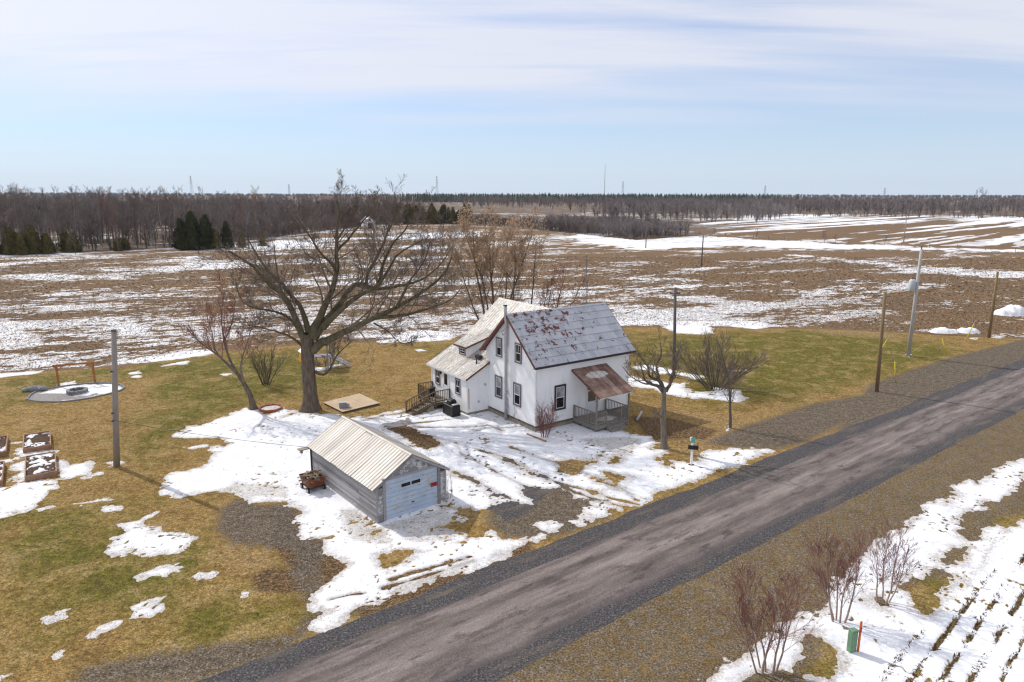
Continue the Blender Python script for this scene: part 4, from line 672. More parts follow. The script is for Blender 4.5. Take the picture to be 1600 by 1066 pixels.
# ------------------------------------------------------------------ house
HO = (1.678, 46.739); HA = R(35.368)
def siding(mb, face, spans, z0, z1, step=0.125, out=0.028):
    """clapboards: face(a, z, off) -> point; spans(z) -> (a0, a1)"""
    z = z0
    while z < z1 - 0.01:
        zt = min(z + step, z1); a0, a1 = spans(z); b0, b1 = spans(zt)
        if a1 - a0 > 0.02:
            mb.quad(face(a0, z, out), face(a1, z, out), face(b1, zt, 0.002), face(b0, zt, 0.002))
            mb.quad(face(a0, z, 0.0), face(a1, z, 0.0), face(a1, z, out), face(a0, z, out))
        z += step
def window(root, face, a0, a1, z0, z1, trim, tw=0.09, pale_top=True, muntin=False, pane_h=0.5):
    """double-hung window: trim boards proud of the wall, white sash, two panes"""
    def slab(mb, p0, p1, q0, q1, d0, d1):
        v = [face(a, z, d) for d in (d0, d1) for a, z in ((p0, q0), (p1, q0), (p1, q1), (p0, q1))]
        mb.add(v, [(3, 2, 1, 0), (4, 5, 6, 7), (0, 1, 5, 4), (1, 2, 6, 5), (2, 3, 7, 6), (3, 0, 4, 7)])
    mb = MB()
    slab(mb, a0, a1, z1 - tw, z1, 0.0, 0.055); slab(mb, a0, a1, z0, z0 + tw, 0.0, 0.065)
    slab(mb, a0, a0 + tw, z0 + tw, z1 - tw, 0.0, 0.052); slab(mb, a1 - tw, a1, z0 + tw, z1 - tw, 0.0, 0.052)
    w = mb.build('window', trim, root)
    i0, i1, j0, j1 = a0 + tw, a1 - tw, z0 + tw, z1 - tw; sw = 0.05; zm = j0 + (j1 - j0) * pane_h
    mb = MB(); slab(mb, i0, i1, j1 - sw, j1, 0.0, 0.035); slab(mb, i0, i1, j0, j0 + sw, 0.0, 0.035); slab(mb, i0, i0 + sw, j0 + sw, j1 - sw, 0.0, 0.033)
    slab(mb, i1 - sw, i1, j0 + sw, j1 - sw, 0.0, 0.033); slab(mb, i0 + sw, i1 - sw, zm - sw / 2, zm + sw / 2, 0.0, 0.036)
    if muntin: slab(mb, (i0 + i1) / 2 - 0.015, (i0 + i1) / 2 + 0.015, zm + sw / 2, j1 - sw, 0.0, 0.03)
    mb.build('sash', M['white_trim'], w)
    for q0, q1, mt in ((zm + sw / 2, j1 - sw, M['glass_pale'] if pale_top else M['glass']), (j0 + sw, zm - sw / 2, M['glass'])):
        mb = MB(); slab(mb, i0 + sw, i1 - sw, q0, q1, 0.004, 0.018); mb.build('pane', mt, w)
    return w
def build_house():
    h = empty('farmhouse', (HO[0], HO[1], 0), HA)
    tag(h, 'white clapboard farmhouse with a rust patched grey metal roof and rear wing', 'house')
    L, Wd, FB, ZE, ZR = 8.95, 6.30, 0.42, 4.98, 8.06
    # --- foundations
    mb = MB(); mb.box(-0.03, L + 0.03, -0.03, Wd, -0.3, FB); mb.box(-1.98, 8.3, Wd, 11.55, -0.3, 0.22); mb.box(-1.98, 0.0, 5.97, Wd, -0.3, 0.22)
    mb.build('foundation', M['concrete'], h)
    # --- main block
    mid = Wd / 2
    mb = MB(); mb.extr([(0, 0, FB), (0, Wd, FB), (0, Wd, ZE), (0, mid, ZR - 0.06), (0, 0, ZE)], (L, 0, 0))
    wm = mb.build('wall', M['siding'], h)
    mb = MB()
    def gsp(z):
        if z <= ZE: return (0.0, Wd)
        t = (z - ZE) / (ZR - 0.06 - ZE); return (mid * t, Wd - mid * t)
    siding(mb, lambda a, z, o: (-o, a, z), gsp, FB, ZR - 0.12)
    siding(mb, lambda a, z, o: (a, -o, z), lambda z: (0.0, L), FB, ZE)
    siding(mb, lambda a, z, o: (L + o, a, z), gsp, FB, ZR - 0.12)
    mb.build('clapboards', M['siding'], wm)
    MB().prism([(-0.042, -0.042), (0.09, -0.042), (0.09, -0.002), (-0.002, -0.002), (-0.002, 0.09), (-0.042, 0.09)], FB, ZE - 0.1).build('corner_board', M['white_trim'], wm); MB().box(L - 0.09, L + 0.042, -0.042, -0.002, FB, ZE - 0.1).build('corner_board', M['white_trim'], wm)
    mb = MB(); mb.box(-0.035, L + 0.035, -0.06, -0.031, FB - 0.10, FB + 0.02); mb.box(-0.06, -0.031, -0.06, 5.96, FB - 0.10, FB + 0.02); mb.build('water_table', M['brown_wood'], wm)
    # --- main roof: deck, metal panels laid in courses, ridge, fascia
    e, rk = 0.385, 0.36; ze = 4.89; zr = 8.13
    rise = (zr - ze) / (mid + e); sl = math.hypot(mid + e, zr - ze); th = math.atan2(zr - ze, mid + e)
    mb = MB(); mb.extr([(-rk, -e, ze - 0.07), (-rk, mid, zr - 0.07), (-rk, Wd + e, ze - 0.07), (-rk, Wd + e, ze - 0.17), (-rk, mid, zr - 0.19), (-rk, -e, ze - 0.17)], (L + 2 * rk, 0, 0))
    roof = mb.build('roof', M['brown_trim'], h)
    nrow, pw = 7, 0.435; rh = sl / nrow
    pm = MB()     # one pressed panel in its own frame: x along the eave, y up the slope, butt edge thicker
    pm.add([(0.007, 0, 0.050), (pw - 0.007, 0, 0.050), (pw - 0.007, rh + 0.03, 0.008), (0.007, rh + 0.03, 0.008), (0.004, 0, 0), (pw - 0.004, 0, 0), (pw - 0.004, rh + 0.03, -0.004), (0.004, rh + 0.03, -0.004),
            (pw * 0.5 - 0.012, 0, 0.058), (pw * 0.5 + 0.012, 0, 0.058), (pw * 0.5 + 0.012, rh, 0.020), (pw * 0.5 - 0.012, rh, 0.020)],
           [(0, 1, 2, 3), (4, 7, 6, 5), (0, 4, 5, 1), (1, 5, 6, 2), (3, 2, 6, 7), (0, 3, 7, 4), (8, 9, 10, 11)])
    pme = pm.mesh('roof_panel', M['shingle'])
    rng = random.Random(3)
    for side in (0, 1):
        for r_ in range(nrow):
            x = -rk - (0.0 if r_ % 2 == 0 else pw / 2)
            while x < L + rk - 0.05:
                o = bpy.data.objects.new('roof_panel', pme); link(o, roof)
                xx = max(x, -rk); sc = min(pw, L + rk - xx) / pw
                if x < -rk: sc = (pw / 2) / pw
                y0 = -e + r_ * rh * math.cos(th); z0 = ze - 0.066 + r_ * rh * math.sin(th)
                if side == 0:
                    o.matrix_local = Matrix.Translation((xx, y0, z0)) @ Matrix.Rotation(th + rng.uniform(-0.006, 0.006), 4, 'X') @ Matrix.Diagonal((sc, 1, 1, 1))
                else:
                    o.matrix_local = Matrix.Translation((xx + sc * pw, Wd - y0, z0)) @ Matrix.Rotation(math.pi, 4, 'Z') @ Matrix.Rotation(th, 4, 'X') @ Matrix.Diagonal((sc, 1, 1, 1))
                x += pw
    mb = MB(); mb.extr([(-rk, mid - 0.13, zr - 0.12), (-rk, mid, zr + 0.0), (-rk, mid + 0.13, zr - 0.12), (-rk, mid, zr - 0.03)], (L + 2 * rk, 0, 0)); mb.build('ridge_cap', M['shingle'], roof)
    for s0, s1 in ((-e, mid), (Wd + e, mid)):
        for xx in (-rk - 0.016, L + rk + 0.016): MB().beam((xx, s0, ze - 0.13), (xx, s1, zr - 0.15), 0.03, 0.17).build('rake_board', M['brown_trim'], roof)
    mb = MB(); mb.box(-rk, L + rk, -e - 0.03, -e - 0.002, ze - 0.21, ze - 0.055); mb.build('fascia', M['dark_trim'], roof)
    mb = MB(); mb.box(-rk + 0.02, L + rk - 0.02, -e, -0.02, ze - 0.22, ze - 0.19); mb.build('soffit', M['white_trim'], roof)
    # --- gable windows and front window
    gf = lambda a, z, o: (-o - 0.026, a, z); ff = lambda a, z, o: (a, -o - 0.026, z)
    window(h, gf, 4.11, 4.90, 4.64, 6.11, M['grey_trim'], 0.10, True, True)
    window(h, gf, 1.66, 2.46, 4.64, 6.11, M['grey_trim'], 0.10, False, True)
    window(h, gf, 4.10, 5.05, 1.44, 3.16, M['grey_trim'], 0.12, True)
    window(h, gf, 1.69, 2.64, 1.40, 3.12, M['grey_trim'], 0.12, True)
    window(h, ff, 1.66, 2.70, 1.28, 3.16, M['dark_trim'], 0.14, True)
    # --- peeled boards under the peak
    for (a, z, w_, q) in ((3.66, 7.02, 0.12, 0.16), (3.70, 6.76, 0.14, 0.17), (3.72, 6.50, 0.12, 0.15), (3.68, 6.27, 0.13, 0.13), (3.98, 6.72, 0.10, 0.07), (4.02, 6.42, 0.12, 0.12), (4.18, 6.58, 0.16, 0.05)):
        mb = MB(); mb.add([(-0.034, a - w_ / 2, z - q / 2), (-0.034, a + w_ / 2, z - q * 0.4), (-0.034, a + w_ * 0.4, z + q / 2), (-0.034, a - w_ * 0.5, z + q * 0.4),
                           (-0.010, a - w_ / 2, z - q / 2), (-0.010, a + w_ / 2, z - q * 0.4), (-0.010, a + w_ * 0.4, z + q / 2), (-0.010, a - w_ * 0.5, z + q * 0.4)], [(0, 3, 2, 1), (0, 1, 5, 4), (1, 2, 6, 5), (2, 3, 7, 6), (3, 0, 4, 7)])
        mb.build('peeled_patch', M['dark_trim'], wm)
    # --- stove pipe up the gable
    mb = MB(); mb.tube([(-0.22, 3.34, 0.10), (-0.22, 3.34, 7.45), (-0.34, 3.22, 7.80), (-0.40, 3.17, 8.70)], [0.115, 0.115, 0.115, 0.12], 12)
    st = mb.build('stove_pipe', M['galv'], h, True)
    for zz_ in (1.0, 2.2, 3.4, 4.6, 5.8, 7.0):
        mb = MB(); mb.tube([(-0.22, 3.34, zz_), (-0.22, 3.34, zz_ + 0.06)], 0.132, 12); mb.box(-0.10, -0.01, 3.32, 3.36, zz_ + 0.01, zz_ + 0.05); mb.build('pipe_band', M['galv'], st)
    mb = MB(); mb.tube([(-0.40, 3.17, 8.70), (-0.40, 3.17, 8.76)], 0.15, 12); mb.build('pipe_cap', M['dark_trim'], st)
    mb = MB(); mb.tube([(-0.05, 3.62, 0.4), (-0.05, 3.62, 7.2)], 0.03, 8); mb.build('conduit', M['galv'], h)
    mb = MB(); mb.box(-0.11, -0.012, 3.50, 3.70, 1.55, 1.85); mb.build('meter_box', M['galv'], h)
    # --- rear ell with its long left roof
    RU, RZ, VB = 5.06, 7.77, 12.0
    mb = MB(); mb.extr([(0.0, Wd + 0.005, 0.22), (0.0, Wd + 0.005, 4.0), (1.8, Wd + 0.005, 4.93), (RU, Wd + 0.005, RZ - 0.12), (8.3, Wd + 0.005, 5.05), (8.3, Wd + 0.005, 0.22)], (0, 11.5 - Wd, 0))
    we = mb.build('ell_wall', M['siding'], h)
    wz = lambda u: 2.93 + (u + 2.15) * 0.515
    mb = MB(); mb.extr([(-1.95, 6.0, 0.22), (-1.95, 6.0, wz(-1.95) - 0.1), (0.0, 6.0, wz(0.0) - 0.1), (0.0, 6.0, 0.22)], (0, 5.5, 0))
    ww = mb.build('wing_wall', M['siding'], h)
    mb = MB(); siding(mb, lambda a, z, o: (-1.95 - o, a, z), lambda z: (6.0, 11.5), 0.22, 2.92)
    siding(mb, lambda a, z, o: (a, 6.0 - o, z), lambda z: (-1.95 if z < 2.9 else min(-0.02, -1.95 + (z - 2.9) / 0.515), -0.0), 0.22, 3.86)
    mb.build('clapboards', M['siding'], ww)
    MB().prism([(-1.99, 5.96), (-1.87, 5.96), (-1.87, 5.998), (-1.952, 5.998), (-1.952, 6.1), (-1.99, 6.1)], 0.22, 2.9).build('corner_board', M['white_trim'], ww); MB().box(-1.99, -1.952, 11.4, 11.52, 0.22, 2.9).build('corner_board', M['white_trim'], ww)
    mb = MB(); mb.box(-1.86, -1.78, 5.964, 5.970, 0.5, 2.1)
    mb.build('rust_stain', simple('rust_stain', (0.50, 0.27, 0.13), 0.3, 4), ww)
    # sheet-metal roof of the wing and of the ell, one sheet per child
    er = MB().extr([(RU - 0.16, 3.3, RZ - 0.12), (RU, 3.3, RZ + 0.025), (RU + 0.16, 3.3, RZ - 0.12), (RU, 3.3, RZ - 0.01)], (0, VB - 3.3, 0)).build('ell_roof', M['wing_roof'], h)
    def sheet(p00, p10, p11, p01, ribs, name='roof_sheet', t=0.022, mat=None):
        """sheet between eave edge p00-p10 and top edge p01-p11 with raised ribs running up the slope"""
        a, b, c, d = map(Vector, (p00, p10, p11, p01)); n = (b - a).cross(d - a).normalized()
        if n.z < 0: n = -n
        mb = MB(); mb.add([a, b, c, d, a - n * t, b - n * t, c - n * t, d - n * t], [(0, 1, 2, 3), (7, 6, 5, 4), (0, 4, 5, 1), (1, 5, 6, 2), (2, 6, 7, 3), (3, 7, 4, 0)])
        for k in range(ribs):
            f = (k + 0.5) / ribs; w_ = 0.024; al = (b - a).normalized() * w_
            q0 = a.lerp(b, f); q1 = d.lerp(c, f)
            mb.add([q0 - al, q0 + al, q0 + n * 0.022, q1 - al, q1 + al, q1 + n * 0.022], [(0, 2, 5, 3), (2, 1, 4, 5), (0, 1, 2)])
        o = mb.build(name, mat or M['wing_roof'], er); return o
    rs = random.Random(9)
    lip = lambda: rs.uniform(0.0, 0.008)
    v = 5.80
    while v < VB - 0.05:                                    # lower roof, eave at u=-2.15
        v1 = min(v + 0.68, VB); topu = 0.0 if v < 6.2 else 1.8; l_ = lip()
        sheet((-2.15, v + 0.004, wz(-2.15) + l_), (-2.15, v1 - 0.004, wz(-2.15) + l_), (topu, v1 - 0.004, wz(topu) + l_), (topu, v + 0.004, wz(topu) + l_), 2); v = v1
    bz = wz(1.8)
    v = 3.3
    while v < VB - 0.05:                                    # steep upper slope to the ridge
        v1 = min(v + 0.68, VB); l_ = lip()
        sheet((1.76, v + 0.004, bz + 0.02 + l_), (1.76, v1 - 0.004, bz + 0.02 + l_), (RU, v1 - 0.004, RZ + l_), (RU, v + 0.004, RZ + l_), 2)
        sheet((8.75, v + 0.004, 4.85), (8.75, v1 - 0.004, 4.85), (RU, v1 - 0.004, RZ - 0.004), (RU, v + 0.004, RZ - 0.004), 2); v = v1
    # shed dormer
    mb = MB(); mb.extr([(-0.45, 8.5, wz(-0.45) - 0.1), (-0.45, 8.5, 4.66), (2.2, 8.5, 5.40), (2.2, 8.5, wz(1.8))], (0, 1.55, 0)); dm = mb.build('dormer_wall', M['siding'], h)
    mb = MB(); siding(mb, lambda a, z, o: (a, 8.5 - o, z), lambda z: (max(-0.45, (z - 4.66) / 0.28 - 0.45), min(1.75, (z - 2.93) / 0.515 - 2.15)), 3.78, 5.0, 0.1); mb.build('clapboards', M['siding'], dm)
    window(h, lambda a, z, o: (-0.45 - o, a, z), 8.62, 9.55, 3.98, 4.60, M['brown_trim'], 0.08, False, True)
    v = 8.32
    while v < 10.2:
        v1 = v + 0.63; zd = lambda u: 4.74 + (u + 0.62) * 0.285
        sheet((-0.62, v + 0.004, zd(-0.62)), (-0.62, v1 - 0.004, zd(-0.62)), (2.52, v1 - 0.004, zd(2.52)), (2.52, v + 0.004, zd(2.52)), 2); v = v1
    MB().beam((-0.64, 8.30, 4.66), (1.9, 8.30, 5.38), 0.03, 0.13).build('rake_board', M['brown_trim'], er); MB().box(-0.65, -0.625, 8.32, 10.2, 4.60, 4.72).build('fascia', M['brown_trim'], er)
    MB().beam((-2.17, 5.785, wz(-2.17) - 0.07), (0.0, 5.785, wz(0) - 0.07), 0.03, 0.14).build('rake_board', M['brown_trim'], er)
    mb = MB(); mb.box(-2.19, -2.155, 5.80, VB, wz(-2.15) - 0.15, wz(-2.15) - 0.01); mb.build('fascia', M['white_trim'], er)
    mb = MB(); mb.tube([(-0.62, 6.75, wz(-0.62) - 0.1), (-0.62, 6.75, wz(-0.62) + 0.38)], 0.05, 8); mb.build('vent_pipe', M['dark_trim'], er)
    mb = MB(); mb.box(-0.28, 0.05, 6.9, 7.5, wz(-0.1), wz(-0.1) + 0.28); mb.build('roof_curb', M['dark_trim'], er)
    # wing windows and door
    wf = lambda a, z, o: (-1.976 - o, a, z)
    window(h, wf, 10.08, 10.82, 1.46, 2.76, M['grey_trim'], 0.08, False, True)
    window(h, wf, 6.95, 7.68, 1.38, 2.64, M['grey_trim'], 0.08, False, True)
    mb = MB(); mb.box(-2.02, -1.95, 8.66, 9.62, 0.62, 2.80); dr = mb.build('side_door', M['white_trim'], h)
    mb = MB(); mb.box(-2.032, -2.021, 8.86, 9.34, 1.75, 2.62); mb.build('pane', M['glass'], dr)
    mb = MB(); mb.tube([(-2.08, 9.5, 1.62), (-2.02, 9.5, 1.62)], 0.03, 8); mb.build('door_knob', M['dark_trim'], dr)
    mb = MB(); mb.box(-2.12, -1.98, 9.82, 9.94, 2.45, 2.70); mb.build('wall_lamp', M['dark_trim'], h)
    # vents on the wing's front face
    for (a, z, r_) in ((-0.35, 2.22, 0.10), (-0.95, 0.95, 0.09)):
        mb = MB(); mb.tube([(a, 5.99, z), (a, 5.93, z)], r_, 10); mb.build('wall_vent', M['galv'], ww)
    # --- front door with transom panel
    mb = MB(); mb.box(4.66, 5.80, -0.055, -0.004, 0.50, 2.75); fd = mb.build('front_door', M['white_trim'], h)
    mb = MB(); mb.box(4.78, 5.68, -0.068, -0.056, 2.32, 2.68); mb.build('transom_panel', simple('amber_panel', (0.30, 0.17, 0.05), 0.2, 4), fd)
    mb = MB(); mb.box(4.86, 5.60, -0.068, -0.056, 1.42, 2.22); mb.build('pane', simple('screen_pane', (0.16, 0.13, 0.09), 0.3, 4, 0.3), fd)
    mb = MB(); mb.tube([(5.58, -0.055, 1.3), (5.58, -0.11, 1.3)], 0.03, 8); mb.build('door_knob', M['dark_trim'], fd)
    # --- front porch
    D = M['deck_wood']; DZ = 0.50
    mb = MB(); mb.box(3.42, 6.62, -2.60, -2.56, 0.20, DZ - 0.03); mb.box(3.42, 3.46, -2.555, -0.05, 0.20, DZ - 0.03); mb.box(6.58, 6.62, -2.555, -0.05, 0.20, DZ - 0.03)
    for u_ in (3.5, 5.0, 6.5): mb.box(u_ - 0.06, u_ + 0.06, -2.5, -2.38, 0, 0.4)
    po = mb.build('porch_frame', D, h)
    v_ = -2.62
    while v_ < -0.15:
        mb = MB(); mb.box(3.40, 6.64, v_, v_ + 0.132, DZ - 0.028, DZ); mb.build('deck_board', D, po); v_ += 0.14
    def rail(parent, p, q, z0a, z0b, hgt=0.92, mat=D, bal=0.155, post=(True, True)):
        """rail between plan points; bottom heights z0a, z0b"""
        P = Vector((p[0], p[1], 0)); Q = Vector((q[0], q[1], 0)); n = max(2, int((Q - P).length / bal))
        r = MB().beam((P.x, P.y, z0a + hgt), (Q.x, Q.y, z0b + hgt), 0.09, 0.05).build('hand_rail', mat, parent)
        MB().beam((P.x, P.y, z0a + 0.10), (Q.x, Q.y, z0b + 0.10), 0.04, 0.07).build('bottom_rail', mat, parent)
        for i in range(1, n):
            f = i / n; c = P.lerp(Q, f); zb = z0a + (z0b - z0a) * f
            MB().box(c.x - 0.017, c.x + 0.017, c.y - 0.017, c.y + 0.017, zb + 0.02, zb + hgt - 0.02).build('baluster', mat, parent)
        for k, (pp, zb) in enumerate(((P, z0a), (Q, z0b))):
            if post[k]: MB().box(pp.x - 0.045, pp.x + 0.045, pp.y - 0.045, pp.y + 0.045, zb - 0.3, zb + hgt + 0.02).build('rail_post', mat, parent)
    rail(po, (3.46, -0.12), (3.46, -2.56), DZ, DZ); rail(po, (3.55, -2.56), (4.40, -2.56), DZ, DZ, post=(False, True)); rail(po, (5.86, -2.56), (6.50, -2.56), DZ, DZ, post=(True, False))
    rail(po, (6.58, -0.12), (6.58, -2.56), DZ, DZ)
    zp = lambda v: 4.15 + v * (4.15 - 2.72) / 3.1
    for u_ in (3.46, 6.58):
        MB().box(u_ - 0.052, u_ + 0.052, -2.612, -2.508, 0.30, zp(-2.56) - 0.14).build('porch_post', D, po)
    mb = MB(); mb.box(3.35, 6.69, -2.62, -2.50, zp(-2.56) - 0.22, zp(-2.56) - 0.10); mb.build('porch_beam', M['white_trim'], po)
    mb = MB(); mb.extr([(3.25, 0.0, 4.15 - 0.05), (3.25, -3.1, 2.72 - 0.05), (3.25, -3.1, 2.72 - 0.11), (3.25, 0.0, 4.15 - 0.11)], (3.32, 0, 0)); pr = mb.build('porch_roof', M['white_trim'], h)
    u_ = 3.23
    while u_ < 6.55:
        u1 = min(u_ + 0.56, 6.59); l_ = rs.uniform(0, 0.012)
        mb = MB(); A = Vector((u_ + 0.003, -3.13, 2.72 - 0.035 + l_)); B_ = Vector((u1 - 0.003, -3.13, 2.72 - 0.035 + l_)); C_ = Vector((u1 - 0.003, -0.02, 4.15 - 0.03 + l_)); D_ = Vector((u_ + 0.003, -0.02, 4.15 - 0.03 + l_))
        nn = Vector((0, -0.42, 0.91)) * 0.02
        mb.add([A, B_, C_, D_, A + nn, B_ + nn, C_ + nn, D_ + nn], [(3, 2, 1, 0), (4, 5, 6, 7), (0, 1, 5, 4), (1, 2, 6, 5), (2, 3, 7, 6), (3, 0, 4, 7)])
        mb.add([A + nn, A + nn + Vector((0.03, 0, 0)), A + nn * 2.6 + Vector((0.015, 0, 0)), D_ + nn, D_ + nn + Vector((0.03, 0, 0)), D_ + nn * 2.6 + Vector((0.015, 0, 0))], [(0, 2, 5, 3), (2, 1, 4, 5), (0, 1, 2)])
        mb.build('roof_sheet', M['rust_roof'], pr); u_ = u1
    for s_ in (3.215, 6.605):
        MB().beam((s_, -3.12, 2.72 - 0.07), (s_, -0.02, 4.15 - 0.07), 0.03, 0.13).build('rake_board', M['brown_trim'], pr)
    for k in range(2):
        mb = MB(); mb.box(4.35, 5.95, -2.95 - 0.30 * k, -2.65 - 0.30 * k, 0.0, 0.32 - 0.16 * k); mb.build('step', M['deck_wood'], po)
    # --- side landing with its stair
    Dk = M['brown_wood']; LZ = 0.60
    mb = MB(); mb.box(-3.34, -1.97, 8.50, 8.55, 0.38, LZ - 0.03); mb.box(-3.34, -1.97, 11.32, 11.37, 0.38, LZ - 0.03); mb.box(-3.34, -3.30, 8.55, 11.32, 0.38, LZ - 0.03)
    for vv in (8.6, 9.9, 11.2): mb.box(-3.28, -3.18, vv - 0.05, vv + 0.05, 0, 0.5)
    sd = mb.build('landing_frame', Dk, h)
    v_ = 8.48
    while v_ < 11.3:
        MB().box(-3.36, -1.985, v_, v_ + 0.133, LZ - 0.028, LZ).build('deck_board', M['deck_wood'], sd); v_ += 0.142
    rail(sd, (-2.03, 8.53), (-3.30, 8.53), LZ, LZ, 0.92, Dk); rail(sd, (-2.03, 11.34), (-3.30, 11.34), LZ, LZ, 0.92, Dk); rail(sd, (-3.30, 9.55), (-3.30, 11.28), LZ, LZ, 0.92, Dk, post=(True, False))
    rail(sd, (-3.40, 8.53), (-5.40, 8.35), LZ, 0.02, 0.90, Dk, post=(False, True)); rail(sd, (-3.40, 9.52), (-5.45, 9.30), LZ, 0.02, 0.90, Dk, post=(False, True))
    for k in range(4):
        f = (k + 0.5) / 4; MB().box(-3.40 - 0.50 * (k + 1), -3.40 - 0.5 * k - 0.02, 8.50 - 0.05 * k, 9.50 - 0.05 * k, LZ - 0.14 * (k + 1) - 0.04, LZ - 0.14 * (k + 1)).build('tread', M['deck_wood'], sd)
    MB().beam((-3.38, 8.50, LZ - 0.12), (-5.40, 8.32, -0.02), 0.05, 0.24).build('stringer', Dk, sd); MB().beam((-3.38, 9.54, LZ - 0.12), (-5.45, 9.33, -0.02), 0.05, 0.24).build('stringer', Dk, sd)
    mb = MB(); mb.extr([(-4.30, 8.40, 0), (-3.50, 8.44, 0), (-3.50, 8.44, 0.42), (-3.75, 8.43, 0.42)], (0, 0.03, 0)); mb.build('leaning_panel', M['concrete'], sd)
    return h
build_house()
def hp(u, v, z=0.0):
    return (HO[0] + u * math.cos(HA) - v * math.sin(HA), HO[1] + u * math.sin(HA) + v * math.cos(HA), z)
def blob_patch(name, label, pts, mat, z, thick, frame, cat='snow', seed=0, n=40, slope=None):
    """low mound on a surface: outline pts in a local frame"""
    rs = random.Random(seed); m = MB(); P = [Vector((a, b, 0)) for a, b in pts]; c = sum(P, Vector()) / len(P)
    rings = []
    for f, hh in ((1.0, 0.0), (0.82, 0.75), (0.5, 1.0)):
        for p in P:
            q = c + (p - c) * f * rs.uniform(0.94, 1.04); zz_ = thick * hh + (slope(q.x, q.y) if slope else z)
            m.v.append(tuple(frame(q.x, q.y, zz_)))
    k = len(P)
    for r_ in range(2):
        for i in range(k): m.f.append((r_ * k + i, r_ * k + (i + 1) % k, (r_ + 1) * k + (i + 1) % k, (r_ + 1) * k + i))
    m.f.append(tuple(2 * k + i for i in range(k)))
    o = m.build(name, mat, None, True); tag(o, label, cat); return o
def ell(cx, cy, rx, ry, n=22, rs=None, jit=0.12):
    rs = rs or random.Random(1); return [(cx + rx * math.cos(2 * math.pi * i / n) * rs.uniform(1 - jit, 1 + jit), cy + ry * math.sin(2 * math.pi * i / n) * rs.uniform(1 - jit, 1 + jit)) for i in range(n)]
blob_patch('snow_patch', 'melting oval of snow lying on the rusty porch roof', ell(4.85, -0.95, 1.2, 0.42, 24), M['snow'], 0, 0.05, hp, slope=lambda u, v: 4.125 + v * 0.461)
for (cu, cv, ru, rv, sd_, lb) in ((-1.1, 7.1, 0.55, 0.95, 4, 'snow patch on the lower wing roof beside the vent pipe'), (-0.75, 6.35, 0.5, 0.3, 6, 'small snow patch at the near edge of the wing roof')):
    blob_patch('snow_patch', lb, ell(cu, cv, ru, rv, 22, random.Random(sd_), 0.2), M['snow'], 0, 0.04, hp, slope=lambda u, v: 2.935 + (u + 2.15) * 0.515, seed=sd_)
blob_patch('snow_patch', 'crust of trodden snow on the front porch deck', ell(5.2, -1.7, 0.95, 0.45, 20, random.Random(8), 0.3), M['snow'], 0.501, 0.025, hp, seed=8)

